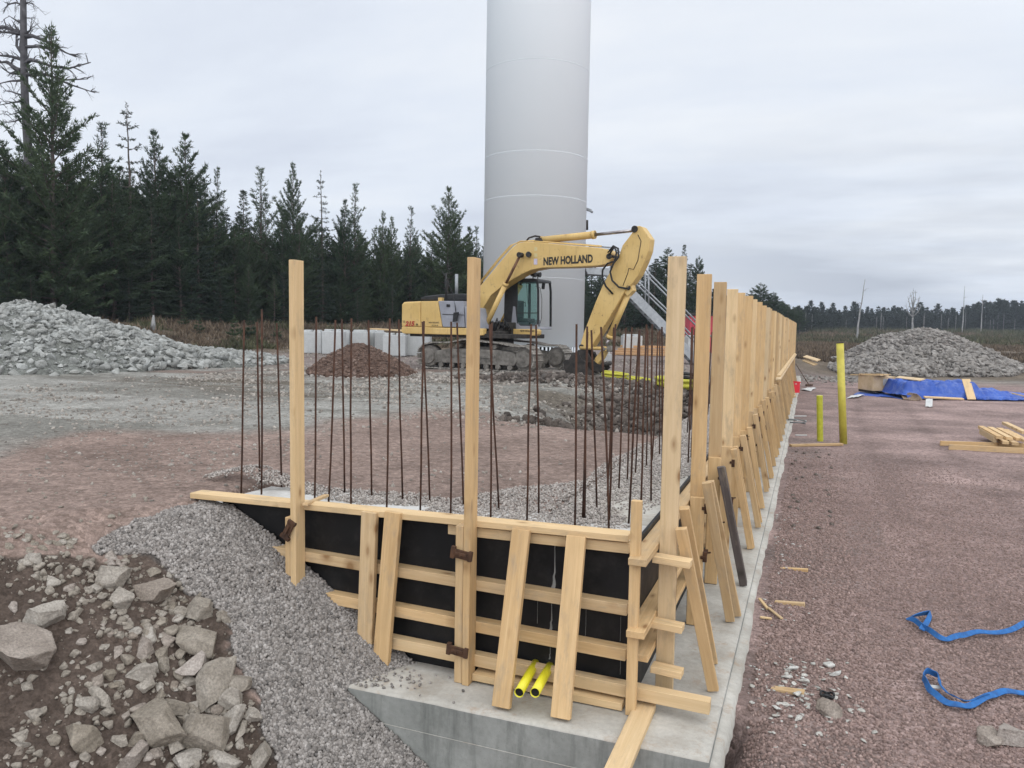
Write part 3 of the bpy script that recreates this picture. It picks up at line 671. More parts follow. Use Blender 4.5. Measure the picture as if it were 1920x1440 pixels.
tag(scatter('fill_gravel', np.stack([X, Y, Z], 1), S, ico1, M['fill_gravel'], sink=0.35, rs=5), 'band of pale gravel behind the fresh concrete between the rusty bars', 'gravel', kind='stuff')
# dirt clods in the excavation
def hole_keep(X, Y): return sst(-5.2, -3.6, X + 1.2 * (fbm(X * .5, Y * .5, 31, 3) - .5)) * sst(10.9, 11.6, Y + 0.22 * (X + 1.5)) * (1 - sst(18.2, 19.8, Y))
X, Y, r = gscat(9000, -6.5, -1.3, 10.6, 20, hole_keep, 111)
S = 0.025 + 0.12 * r.random(len(X)) ** 3.4; Z = height(X, Y)
tag(scatter('earth_clods', np.stack([X, Y, Z], 1), S, [cut_stone(2, s, 12, (.3, .75), jitter=0.10) for s in range(6)], M['clod'], sink=0.35, rs=6), 'dark lumps of broken earth heaped in the pit behind the bars', 'earth clods', kind='stuff')
X, Y, r = gscat(4200, -9.5, -4.2, 17.2, 20.5, lambda X, Y: sst(17.6, 18.2, Y + 0.35 * (X + 4)) * (1 - sst(19.0, 20.2, Y + 0.35 * (X + 4))), 113)
S = 0.02 + 0.09 * r.random(len(X)) ** 3.2; Z = height(X, Y)
tag(scatter('earth_clods', np.stack([X, Y, Z], 1), S, [cut_stone(2, 40 + s, 12, (.3, .75), jitter=0.10) for s in range(4)], M['clod'], sink=0.3, rs=7), 'low ridge of dark broken lumps in front of the bucket', 'earth clods', kind='stuff')
# small stones in the boulder dirt
def dirt_keep(X, Y): return (1 - bank_mask(X, Y)) * (0.08 + .92 * dirt_mask(X, Y)) * (0.25 + 0.9 * sst(.35, .6, fbm(X * 2.2, Y * 2.2, 91, 3)))
X, Y, r = gscat(15000, -6.6, -2.4, 1.4, 5.0, dirt_keep, 115)
S = 0.005 + 0.032 * r.random(len(X)) ** 3.2; Z = height(X, Y)
tag(scatter('dirt_stones', np.stack([X, Y, Z], 1), S, [cut_stone(2, 60 + s, 11, (.32, .75), jitter=0.04) for s in range(6)], M['rock'], sink=0.35, rs=8, flat=0.75), 'small broken stones mixed into the brown dirt among the boulders', 'stones', kind='stuff')
# ------------------------------------------------------------------ concrete footing and the fresh wall
WEND = 46.0
ft = empty('concrete_footing', (-0.9, 4.8, 0), 0, 'grey concrete strip footing under the timber forms, its edge bare above the gravel', 'concrete footing')
def grid_box(name, x0, x1, y0, y1, z0, z1, mat_top, mat_side, parent, chip=0.006, seed=0, stepx=0.06, stepy=0.08, round_=0.012):
    """slab with a slightly uneven top and worn arrises"""
    xs = np.linspace(x0, x1, max(2, int((x1 - x0) / stepx) + 1)); ys = np.linspace(y0, y1, max(2, int((y1 - y0) / stepy) + 1))
    bm = bmesh.new(); g = []
    for y in ys:
        row = []
        for x in xs:
            z = z1 + chip * (2 * float(fbm(np.array([x * 3.1]), np.array([y * 3.1]), seed, 3)[0]) - 1)
            row.append(bm.verts.new((x, y, z)))
        g.append(row)
    for j in range(len(ys) - 1):
        for i in range(len(xs) - 1):
            f = bm.faces.new((g[j][i], g[j][i + 1], g[j + 1][i + 1], g[j + 1][i])); f.smooth = True
    rim = [g[0][i] for i in range(len(xs))] + [g[j][-1] for j in range(1, len(ys))] + [g[-1][i] for i in range(len(xs) - 2, -1, -1)] + [g[j][0] for j in range(len(ys) - 2, 0, -1)]
    cx, cy = (x0 + x1) / 2, (y0 + y1) / 2
    def ringdown(src, out, dz, absz=None):
        o_ = []
        for v in src:
            dx = out * (1 if v.co.x >= x1 - 1e-4 else (-1 if v.co.x <= x0 + 1e-4 else 0)); dy = out * (1 if v.co.y >= y1 - 1e-4 else (-1 if v.co.y <= y0 + 1e-4 else 0))
            o_.append(bm.verts.new((v.co.x + dx, v.co.y + dy, (v.co.z - dz) if absz is None else absz)))
        return o_
    r1 = ringdown(rim, round_, round_ * 0.9); nr = len(rim)
    r2 = [bm.verts.new((v.co.x, v.co.y, z0)) for v in r1]
    for a, b, mi in ((rim, r1, 0), (r1, r2, 1)):
        for i in range(nr):
            f = bm.faces.new((a[i], b[i], b[(i + 1) % nr], a[(i + 1) % nr])); f.material_index = mi; f.smooth = mi == 0
    bm.normal_update(); me = bpy.data.meshes.new(name); bm.to_mesh(me); bm.free()
    return link_mesh(name, me, [mat_top, mat_side], parent)
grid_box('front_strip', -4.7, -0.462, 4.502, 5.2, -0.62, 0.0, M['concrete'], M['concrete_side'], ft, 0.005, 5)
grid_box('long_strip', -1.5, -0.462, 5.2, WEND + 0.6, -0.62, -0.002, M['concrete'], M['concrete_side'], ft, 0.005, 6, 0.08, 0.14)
# the lower lift of the footing stands a few millimetres proud, with a fin of cement along the joint
mb = MB()
mb.prism([Vector((-4.7, 0, -0.62)), Vector((-0.448, 0, -0.62)), Vector((-0.448, 0, -0.226)), Vector((-4.7, 0, -0.196))], (0, 4.484, 0), (0, 4.52, 0), 0.003)
mb.build('lower_lift', M['concrete_side'], ft)
mb = MB(); mb.tube([(-4.6, 4.486, -0.196), (-3.5, 4.485, -0.203), (-2.2, 4.484, -0.212), (-1.2, 4.485, -0.219), (-0.45, 4.485, -0.226)], [0.002, 0.003, 0.002, 0.003, 0.002], 6)
mb.build('cement_fin', M['concrete'], ft)
# spilled concrete lip along the yard side of the footing
r = np.random.default_rng(5); ys = np.arange(4.50, WEND, 0.09); bm = bmesh.new(); pr = None
for y in ys:
    w = 0.03 + 0.085 * float(fbm(np.array([y * 0.9]), np.array([0.3]), 201, 4)[0]) + r.uniform(-.006, .008); z = -0.062 + 0.02 * float(vnoise(np.array([y * 1.3]), np.array([4.]), 9)[0])
    row = [bm.verts.new(q) for q in ((-0.455, y, z), (-0.455 + w * 0.8, y, z - 0.012), (-0.452 + w, y + r.uniform(-.02, .02), -0.16))]
    if pr:
        for i in range(2): bm.faces.new((pr[i], pr[i + 1], row[i + 1], row[i])).smooth = True
    pr = row
me = bpy.data.meshes.new('spill_lip'); bm.normal_update(); bm.to_mesh(me); bm.free(); link_mesh('spill_lip', me, M['concrete'], ft)

wl = empty('concrete_wall', (-3, 5.4, 0), 0, 'fresh pale concrete wall cast behind the timber forms with rusty bars standing in it', 'concrete wall')
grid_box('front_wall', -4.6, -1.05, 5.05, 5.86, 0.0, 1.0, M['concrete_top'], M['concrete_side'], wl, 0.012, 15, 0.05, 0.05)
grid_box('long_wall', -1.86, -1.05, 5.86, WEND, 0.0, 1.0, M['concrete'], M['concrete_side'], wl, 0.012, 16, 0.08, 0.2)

# ------------------------------------------------------------------ front form
ff = empty('front_form', (-2.6, 4.9, 0), 0, 'timber form of black plywood, rails and posts facing the gravel bank', 'formwork')
W, WP = M['wood'], M['wood_pale']
mb = MB(); mb.box((-2.72, 5.031, 0.545), (3.42, 0.021, 1.09)); mb.build('plywood_sheet', M['ply'], ff)
def hrail(name, x0, z0, x1, z1, h, y0, y1, mat=W):
    return board(name, (x0, (y0 + y1) / 2, z0), (x1, (y0 + y1) / 2, z1), abs(y1 - y0), h, mat, ff, n=(0, 0, 1))
hrail('top_plank', -4.66, 1.088, -1.052, 1.141, 0.045, 4.905, 5.044, WP)
hrail('under_plank', -2.36, 1.052, -1.052, 1.067, 0.07, 4.945, 5.018, WP)
hrail('rail', -4.05, 0.722, -1.05, 0.661, 0.075, 4.922, 5.018)
hrail('rail', -3.70, 0.420, -1.05, 0.358, 0.08, 4.922, 5.018)
hrail('sill_rail', -2.98, 0.165, -0.50, 0.112, 0.085, 4.905, 4.985, WP)
hrail('sole_plank', -2.12, 0.045, -1.05, 0.033, 0.05, 4.86, 5.018, WP)
def vpost(name, xl, xr, zt, y0, y1, zb=0.004, xtop=None, mat=W):
    xm = (xl + xr) / 2; xt = xm if xtop is None else xtop
    return board(name, (xm, (y0 + y1) / 2, zb), (xt, (y0 + y1) / 2, zt), y1 - y0, xr - xl, mat, ff, n=(1, 0, 0))
PX = lambda px, py, Y: float(on_y(px, py, Y)[0])
a = PX(541, 486, 4.80); b = PX(545, 1090, 4.80)
vpost('tall_post', b, b + 0.047, 2.965, 4.80, 4.92, 0.30, a + 0.0235, WP)
vpost('post_cheek', b - 0.072, b - 0.004, 1.03, 4.83, 4.92, 0.3)
a = PX(876, 482, 4.80); b = PX(865.5, 1280, 4.80)
vpost('tall_post', b, b + 0.05, 2.96, 4.80, 4.92, 0.004, a + 0.025)
vpost('post_cheek', b - 0.068, b - 0.008, 1.122, 4.82, 4.92)
vpost('corner_post', PX(1172, 1338, 4.83), PX(1172, 1338, 4.83) + 0.066, 1.412, 4.83, 4.876)
def lean(xt, zt, xb, yb, zb, w, yt=4.895):
    return board('brace', (xt, yt, zt), (xb, yb, zb), w, 0.045, W, ff, n=(0, -1, 0.25))
lean(PX(690.5, 962, 4.87), 1.128, PX(683, 1220, 4.86), 4.872, 0.02, 0.125)
lean(PX(735, 963, 4.87), 1.148, PX(714, 1251, 4.84), 4.845, 0.0, 0.128)
lean(PX(975.5, 997, 4.87), 1.127, -1.787, 4.585, 0.02, 0.125)
lean(PX(1079, 1008, 4.87), 1.125, -1.386, 4.60, 0.02, 0.128)
# rusty clamps bridging post and cheek
def clamp(px, py, Y, ang, parent, name='form_clamp'):
    p = on_y(px, py, Y); mb = MB(); R = Matrix.Rotation(ang, 3, 'Y')
    mb.box(p, (0.165, 0.012, 0.062), R, 0.004); mb.box(p + np.array(R @ Vector((-0.066, 0.008, 0))), (0.03, 0.03, 0.085), R, 0.004); mb.box(p + np.array(R @ Vector((0.064, 0.008, 0))), (0.028, 0.03, 0.07), R, 0.004)
    mb.box(p + np.array(R @ Vector((0.0, -0.012, 0.004))), (0.085, 0.014, 0.022), R, 0.004); mb.tube([p + np.array([0, 0.01, 0]), p + np.array([0, -0.03, 0])], 0.009, 8)
    return mb.build(name, M['rust'], parent)
clamp(865, 1040, 4.785, math.radians(8), ff); clamp(857, 1221, 4.785, math.radians(6), ff); clamp(540, 994, 4.785, math.radians(-62), ff)
# cement that ran out of the joints
def leak(parts, y=5.0185):
    bm = bmesh.new(); pr = None; rr = np.random.default_rng(9)
    for (x, z, w) in parts:
        w = w * .62
        j = rr.uniform(-.35, .35) * w
        row = [bm.verts.new((x - w / 2 + j, y, z)), bm.verts.new((x + j, y - 0.004 - 0.15 * w, z)), bm.verts.new((x + w / 2 + j, y, z))]
        if pr:
            for i in range(2): bm.faces.new((pr[i], pr[i + 1], row[i + 1], row[i])).smooth = True
        pr = row
    me = bpy.data.meshes.new('cement_leak'); bm.normal_update(); bm.to_mesh(me); bm.free(); return link_mesh('cement_leak', me, M['leak'], ff)
xl = PX(1040, 1060, 5.02)
def ramp_leak(x, z0, z1, w0, w1): return [(x, z0 + (z1 - z0) * t, w0 + (w1 - w0) * t ** 3) for t in np.linspace(0, 1, 12)]
leak(ramp_leak(xl, 1.02, 0.705, 0.008, 0.05)); leak(ramp_leak(xl - 0.015, 0.61, 0.405, 0.008, 0.035)); leak(ramp_leak(xl - 0.02, 0.31, 0.20, 0.006, 0.02))
leak(ramp_leak(PX(1098, 1190, 5.02), 0.60, 0.41, 0.003, 0.004)); leak(ramp_leak(PX(1163, 1200, 5.02), 0.58, 0.41, 0.003, 0.004)); leak(ramp_leak(PX(1163, 1260, 5.02), 0.30, 0.18, 0.003, 0.004)); leak(ramp_leak(PX(1008, 1150, 5.02), 0.60, 0.44, 0.002, 0.004))

# ------------------------------------------------------------------ long form down the yard side
lf = empty('long_form', (-0.9, 25, 0), 0, 'long row of tall pale posts with leaning props, fencing off the reddish gravel yard', 'formwork')
mb = MB(); mb.box((-1.031, (5.045 + WEND) / 2, 0.545), (0.021, WEND - 5.045, 1.09)); mb.build('plywood_sheet', M['ply'], lf)
def lrail(name, y0, y1, z, x0, x1, h, mat=W):
    return board(name, ((x0 + x1) / 2, y0, z), ((x0 + x1) / 2, y1, z), abs(x1 - x0), h, mat, lf, n=(0, 0, 1))
for (ya, z) in ((4.77, 1.035), (4.77, 0.567), (4.93, 0.352)):
    yy = ya
    for k, e_ in enumerate((11.0, 16.8, 22.6, 28.4, 34.2, 40.0, WEND)):
        lrail('rail', yy, e_ - 0.004, z + random.uniform(-.004, .004), -1.018, -0.903, 0.046); yy = e_
for (xa, xb, z) in ((-0.915, -0.668, 0.984), (-0.915, -0.705, 0.545), (-0.905, -0.70, 0.238)):
    board('cross_piece', (xa, 5.095, z), (xb, 5.085, z - 0.008), 0.10, 0.046, WP, lf, n=(0, 0, 1))
posts = [5.215, 6.64]
while posts[-1] < WEND - 0.9: posts.append(posts[-1] + 1.2 + random.uniform(-.03, .03))
pdx = [0, 0.0, 0.006, 0.004, -.004] + [random.uniform(-.008, .008) for _ in posts]
for k, y in enumerate(posts):
    xm = -0.838 + pdx[k]; zt = 2.97 + (random.uniform(-.015, .015) if k else 0.01)
    tilt = random.uniform(-.012, .012) if k else -.004
    board('tall_post', (xm, y, 0.004), (xm + tilt, y + random.uniform(-.012, .012), zt), 0.118, 0.045, W if k % 3 else WP, lf, n=(0, 1, 0))
    if k:
        zc = (1.16, 1.10, 1.26, 1.2)[k % 4]
        board('post_cheek', (xm + 0.008, y - 0.049, 0.004), (xm + 0.008, y - 0.049, zc), 0.118, 0.045, W, lf, n=(0, 1, 0))
# props: top on the post, foot on the footing near its edge
def prop(yt, zt, yb, xb, w=0.07, mat=W, xt=-0.752):
    p0, p1 = Vector((xt, yt, zt)), Vector((xb, yb, 0.012))
    board('prop', p0, p1, 0.045, w, mat, lf, n=(1, 0, 0.3))
prop(5.16, 1.185, 5.40, -0.53, 0.075); prop(5.27, 1.30, 5.86, -0.585, 0.07)
prop(6.50, 1.25, 6.78, -0.545, 0.075); prop(6.72, 1.22, 6.93, -0.50, 0.07)
prop(7.60, 1.20, 7.80, -0.515, 0.07, M['wood_dark']); prop(7.67, 1.18, 7.88, -0.515, 0.06, M['wood_dark'], -0.745)
for k, y in enumerate(posts[3:]):
    if y > 40: break
    prop(y - 0.07, random.uniform(1.12, 1.26), y + random.uniform(.0, .2), -0.53 + random.uniform(-.02, .02), 0.07)
    if k % 3 != 2: prop(y + 0.06, random.uniform(1.1, 1.22), y + random.uniform(.2, .4), -0.54 + random.uniform(-.02, .02), 0.07)
for k, y in enumerate(posts[1:26]):
    for z in (1.02, 0.60):
        mb = MB(); c = Vector((-0.765, y - 0.02, z + random.uniform(-.03, .03)))
        mb.box(c, (0.05, 0.13, 0.026), Matrix.Rotation(random.uniform(-.3, .3), 3, 'X'), 0.003); mb.box(c + Vector((0.012, -0.05, -0.01)), (0.034, 0.022, 0.085), Matrix.Rotation(random.uniform(-.3, .3), 3, 'X'), 0.003); mb.tube([c + Vector((-.02, .03, 0)), c + Vector((.05, .03, .012))], 0.008, 6)
        mb.build('form_clamp', M['rust'], lf)
# planks resting on brackets at the far end
for k, (z, t) in enumerate(((1.30, 0.045), (1.348, 0.045), (1.22, .045))):
    lrail('ledger_plank', 20.5 + 0.7 * k, 43.5 - 0.5 * k, z, -0.778, -0.655 - 0.03 * k, t, WP)

# ------------------------------------------------------------------ things lying on and in the footing
tag(board('loose_plank', on_z(1211, 1322, 0.028) + np.array([0, 0.0, 0]), Vector((-0.93, 3.55, -0.02)), 0.135, 0.045, WP, n=(0, 0, 1)), 'pale plank lying out from the form corner over the edge of the footing', 'plank')
tag(board('offcut', on_z(572, 946, 1.145), on_z(612, 929, 1.07) , 0.045, 0.022, W, n=(0, 0, 1)), 'short yellow lath lying across the top plank beside the tall post', 'lath')
ya = [(-1.700, 5.05, 0.185, 973, 1299), (-1.590, 5.05, 0.185, 1003, 1299)]
for k, (x, y, z, px, py) in enumerate(ya):
    p1 = on_z(px, py - 2, 0.20); p0 = on_y(1003 + 27 * k, 1246 + 5 * k, 5.0)
    p1 = np.array([p0[0] + 0.02, 4.52, p0[2] + 0.03]); pe = on_y(px, py, 4.52)
    mb = MB(); d = pe - p0; mb.pipe(p0 - d * 0.35, pe, 0.031, 0.003, 28)
    o = mb.build('conduit_pipe', M['yellow_pipe'])
    mb = MB(); mb.tube([Vector(p0 - d * 0.2), Vector(pe - d * 0.03)], 0.0275, 16); mb.build('pipe_bore', M['hole'], o)
    tag(o, ('yellow plastic pipe sticking out of the form, beside the braces, one nearer the middle post', 'yellow plastic pipe sticking out of the form right beside the tall leaning brace')[k], 'pipe', 'yellow pipe ends in the front form')
# ------------------------------------------------------------------ rusty bars standing in the fresh wall
bars = []
def bar(pb, pt): bars.append((np.array(pb), np.array(pt)))
YO, YI = 5.52, 5.86          # outer and inner row of the front wall
def fbar(bx, by, tx, ty, row):
    Y = YO if row == 0 else YI
    b = on_y(bx, by, Y); b[2] = 0.98; t = on_y(tx, ty, Y + (0.06 if row == 0 else -0.06)); bar(b, t)
for v in [(452, 905, 458, 600, 0), (487, 892, 482, 604, 1), (490, 902, 491, 580, 0), (528, 915, 519, 606, 1), (590, 918, 593, 594, 0), (616, 930, 629, 600, 0), (646, 920, 641, 598, 1), (658, 925, 659, 597, 0), (697, 925, 691, 600, 1), (725, 946, 731, 597, 0), (755, 935, 748, 599, 1),
          (788, 945, 795, 602, 0), (806, 938, 792, 603, 1), (845, 960, 846, 603, 0), (869, 950, 857, 605, 1), (920, 970, 922, 605, 0), (936, 940, 918, 608, 1), (988, 975, 996, 608, 0), (1010, 968, 1005, 609, 1), (1078, 985, 1081, 608, 0), (1096, 978, 1101, 612, 1), (1142, 1000, 1127, 613, 0), (1142, 992, 1151, 614, 1)]:
    fbar(*v)
# long wall: two rows
nF = len(bars)
y = 5.85; k = 0
r = np.random.default_rng(17)
while y < 40:
    for X in (-1.24, -1.62):
        lx = r.uniform(-.05, .05); bar((X + r.uniform(-.02, .02), y + r.uniform(-.05, .05), 0.98), (X + lx, y + r.uniform(-.12, .12), 2.50 + r.uniform(-.03, .05)))
    y += 0.42 if y < 12 else 0.6
ORD = lambda n: str(n) + ('th' if 10 <= n % 100 <= 20 else {1: 'st', 2: 'nd', 3: 'rd'}.get(n % 10, 'th'))
for i, (b, t) in enumerate(bars):
    mb = MB(); mid = (b + t) / 2 + np.array([r.uniform(-.008, .008), r.uniform(-.008, .008), 0]); mb.tube([b, (b + mid) / 2 + np.array([0.003, 0, 0]), mid, t], 0.0082, 8)
    o = mb.build('rebar', M['rebar'])
    if i < nF: lb = f'{ORD(i + 1)} thin rusty steel bar from the left end of the front wall'
    else:
        j = i - nF; lb = f'{ORD(j // 2 + 1)} thin rusty bar from the front corner in the {"outer" if j % 2 == 0 else "inner"} row of the long wall'
    tag(o, lb, 'rebar', 'rusty bars standing in the fresh wall')
# ------------------------------------------------------------------ boulders in the dirt at the front
def rock(px, py, w, h, ang, seed, label, mat='rock', sink=0.25, planes=13, depth=(0.36, 0.8), group=None, thick=0.6, sub=5, cat='rock', name='rock'):
    """w, h: size in the photograph; ang: slant of the long side there"""
    p = on_ground(px, py + h * 0.12); D = float((p - CAMP) @ FWD); s = D / F_PX
    w, h = w * 1.12, h * 1.15
    v, f = cut_stone(sub, seed, planes, depth, (w * s / 2, h * s / 2 * 1.05, min(w, h) * s / 2 * thick * 1.15), 0.05)
    # lie facing the viewer's side of the slope: local x along the picture's width, y up-slope
    ca, sa = math.cos(ang), math.sin(ang); v = np.stack([v[:, 0] * ca - v[:, 1] * sa, v[:, 0] * sa + v[:, 1] * ca, v[:, 2]], 1)
    rx = np.array([RGT[0], RGT[1], 0]); rx /= np.linalg.norm(rx); tl = math.radians(48)
    fy_ = np.array([FWD[0], FWD[1], 0]); fy_ /= np.linalg.norm(fy_)
    ry = fy_ * math.cos(tl) + np.array([0, 0, 1]) * math.sin(tl); rz = np.cross(rx, ry)
    wv = v[:, :1] * rx + v[:, 1:2] * ry + v[:, 2:3] * rz
    o = np_mesh(name, wv, f, M[mat])
    c = p + rz * 0.0 + np.array([0, 0, 1]) * (1 - 2 * sink) * min(w, h) * s * 0.28
    o.location = c
    return tag(o, label, cat, group or 'boulders in the dirt')
RK = [
 (52, 1232, 118, 104, 0.1, 'rock_pink', 'largest rounded boulder with a pinkish face at the left edge of the dirt'),
 (78, 1163, 58, 76, -0.3, 'rock', 'upright teardrop stone just behind the largest pinkish boulder'),
 (215, 1084, 66, 46, 0.1, 'rock', 'pale flat-topped boulder highest up the dirt slope'),
 (289, 1117, 62, 62, -0.6, 'rock_pink', 'rounded pinkish boulder next to the flat-topped one by the gravel'),
 (227, 1130, 50, 38, -0.5, 'rock', 'grey wedge stone below the flat-topped boulder'),
 (378, 1150, 58, 46, -0.2, 'rock', 'blocky grey boulder topmost at the foot of the gravel bank'),
 (374, 1198, 90, 58, -0.3, 'rock', 'broad flat slab of rock leaning against the gravel under the blocky boulder'),
 (272, 1213, 44, 46, 0.5, 'rock_pink', 'tan pyramid-shaped stone alone in the middle of the dirt'),
 (371, 1249, 66, 40, 0.45, 'rock_pink', 'spindle-shaped pinkish stone between the broad slab and the tall leaf-shaped one'),
 (400, 1280, 66, 100, -0.55, 'rock', 'long leaf-shaped slab lying diagonally beside the gravel'),
 (443, 1280, 52, 40, -0.4, 'rock', 'rounded grey boulder with a green chip against the gravel'),
 (439, 1315, 52, 42, 0.1, 'rock', 'knobbly grey boulder below the leaf-shaped slab'),
 (262, 1265, 58, 34, -0.1, 'rock', 'angular stone with two bright facets left of the spindle-shaped one'),
 (270, 1289, 38, 32, 0.2, 'rock', 'small triangular stone propped under the two-faceted stone'),
 (316, 1327, 66, 34, 0.0, 'rock', 'lumpy grey stone right above the biggest cracked slab'),
 (292, 1357, 128, 66, -0.45, 'rock', 'biggest long cracked slab slanting across the lower dirt'),
 (397, 1378, 84, 80, -0.3, 'rock', 'rough pale boulder with a dusty crest beside the long cracked slab'),
 (437, 1357, 44, 62, -0.5, 'rock', 'tall narrow stone between the rough pale boulder and the gravel'),
 (472, 1343, 34, 28, 0.1, 'rock', 'small brick-shaped stone resting on the edge of the gravel'),
 (490, 1425, 42, 56, 0.0, 'rock', 'pale upright block of stone lowest against the gravel bank'),
 (153, 1382, 64, 56, 0.1, 'rock', 'round grey boulder sunk in the dirt below the pebbly patch'),
 (158, 1318, 54, 30, -0.35, 'rock', 'tan lying stone beside a long thin one in the lower dirt'),
 (188, 1309, 54, 26, -0.35, 'rock', 'long thin light stone leaning on the tan lying one'),
 (40, 1384, 38, 26, 0.1, 'rock', 'small tan stone alone near the lower left corner'),
 (222, 1388, 40, 26, 0.0, 'rock', 'bright light grey stone under the end of the long cracked slab'),
 (258, 1392, 40, 30, 0.2, 'rock', 'flat pale stone touching the bright light grey one'),
 (252, 1422, 50, 48, 0.4, 'rock_pink', 'pinkish squat boulder at the bottom edge below the bright stone'),
 (330, 1400, 26, 30, 0.6, 'rock', 'slim pointed stone standing at the toe of the long cracked slab'),
 (345, 1425, 58, 36, 0.2, 'rock', 'rough oblong stone at the bottom edge under the pale boulder'),
 (62, 1342, 34, 20, 0.1, 'rock', 'small white-grey stone in the bare brown dirt'),
 (30, 1202, 44, 26, 0.35, 'rock', 'greenish low stone left of the teardrop stone'),
 (10, 1205, 40, 40, 0.2, 'rock', 'grey stone cut off by the left edge above the largest boulder'),
 (207, 1270, 30, 22, 0.1, 'rock', 'pale lump left of the two-faceted stone'),
 (222, 1222, 22, 28, -0.3, 'rock_pink', 'speckled pink stone beside the tan pyramid'),
 (303, 1230, 22, 40, 0.3, 'rock', 'thin reddish sliver of rock leaning beside the tan pyramid'),
 (309, 1250, 24, 30, 0.4, 'rock', 'small egg-shaped stone under the reddish sliver'),
 (200, 1334, 26, 18, 0, 'rock', 'small cube-like stone under the long thin one'),
 (146, 1338, 26, 18, 0.1, 'rock', 'flat grey stone under the tan lying one'),
 (452, 1372, 22, 40, -0.4, 'rock', 'narrow splinter of rock beside the tall narrow stone'),
 (450, 1398, 24, 22, 0, 'rock', 'small round stone below the narrow splinter'),
 (300, 1305, 22, 24, 0, 'rock', 'little five-sided stone above the lumpy grey one'),
 (342, 1348, 20, 18, 0, 'rock', 'little rounded stone between the lumpy stone and the long slab'),
 (420, 1430, 60, 30, -0.3, 'rock', 'slanting stone half out of the bottom edge near the gravel'),
 (180, 1106, 26, 18, 0.1, 'rock', 'pale stone at the foot of the flat-topped boulder'),
 (133, 1108, 26, 18, 0.1, 'rock_pink', 'small pinkish stone in the pebbly patch'),
 (332, 1148, 34, 22, -0.2, 'rock', 'low stone left of the blocky boulder'),
 (305, 1168, 24, 20, 0.2, 'rock', 'small stone left of the broad flat slab'),
 (420, 1160, 26, 22, 0, 'rock', 'small dark-sided stone right of the blocky boulder'),
]
for k, (px, py, w, h, a, mt, lb) in enumerate(RK):
    rock(px, py, w, h, a, 300 + k, lb, mt, 0.22, thick=0.85)
# the many smaller ones look alike
r = np.random.default_rng(23); n_ = 0
big = [(q[0], q[1], q[2], q[3]) for q in RK]
tries = 0
while n_ < 215 and tries < 9000:
    tries += 1
    px, py = r.uniform(-10, 480), r.uniform(1040, 1436)
    if px > 330 + (py - 1090) * 0.42: continue
    if py < 1120 and r.random() < 0.6: continue
    if px < 150 + (py - 1090) * 0.3 and r.random() < 0.75: continue
    if any(abs(px - q[0]) < q[2] * 0.42 and abs(py - q[1]) < q[3] * 0.42 for q in big): continue
    s = 9 + 20 * r.random() ** 2.0; rock(px, py, s * r.uniform(.9, 1.4), s * r.uniform(.7, 1.0), r.uniform(-.6, .6), 900 + n_, 'small broken stone lying in the brown dirt between the boulders', 'rock' if r.random() < .7 else 'rock_pink', 0.32, sub=3, group='small stones between the boulders', name='small_rock')
    n_ += 1
# along the edge of the plateau at the left
for k in range(34):
    px, py = r.uniform(-5, 150), 0; py = 985 + r.uniform(-12, 12) + px * 0.28 + r.uniform(0, 40) * (px < 100)
    s = 8 + 12 * r.random() ** 1.5; rock(px, py, s * 1.4, s * 0.9, r.uniform(-.3, .3), 1200 + k, 'pale stone in the line bordering the brown fill at the left', 'rock', 0.3, sub=3, group='stones bordering the brown fill', name='small_rock')
# stones in the yard
rock(1563, 1338, 60, 40, -0.5, 1301, 'flat reddish slab of rock lying on the gravel among concrete chips', 'rock_pink', 0.2, thick=.5, group='stones in the yard')
rock(1850, 1389, 42, 36, 0.1, 1303, 'smaller light stone of the two lying in the yard near the blue sling', 'rock_pink', 0.1, group='stones in the yard', thick=.9)
rock(1893, 1389, 54, 46, -0.3, 1304, 'bigger pinkish stone of the two lying in the yard near the blue sling', 'rock_pink', 0.1, group='stones in the yard', thick=.9)
# ------------------------------------------------------------------ the excavator
TH = math.radians(-10.0); EX = np.array([math.cos(TH), math.sin(TH), 0]); EL = np.array([-math.sin(TH), math.cos(TH), 0])
EC = np.array([-9.98, 24.5, 1.05])
exc = empty('excavator', EC, TH, 'weathered yellow tracked excavator with grey panels, its bucket lowered onto the dirt', 'excavator')
def loc(px, py, yl):
    """the point of the vertical plane yl metres to the machine's left seen at that pixel, in the machine's axes (x ahead, y left, z up)"""
    d = ray(px, py); t = (yl - (CAMP - EC) @ EL) / (d @ EL); p = CAMP + d * t - EC
    return Vector((float(p @ EX), yl, float(p[2])))
def plate(pts, yl0, yl1, ref, bev=0.02):
    P = [loc(x, y, ref) for x, y in pts]; mb = MB(); mb.prism(P, (0, yl0 - ref, 0), (0, yl1 - ref, 0), bev); return mb
Y_, YD = M['yellow'], M['yellow_dirty']
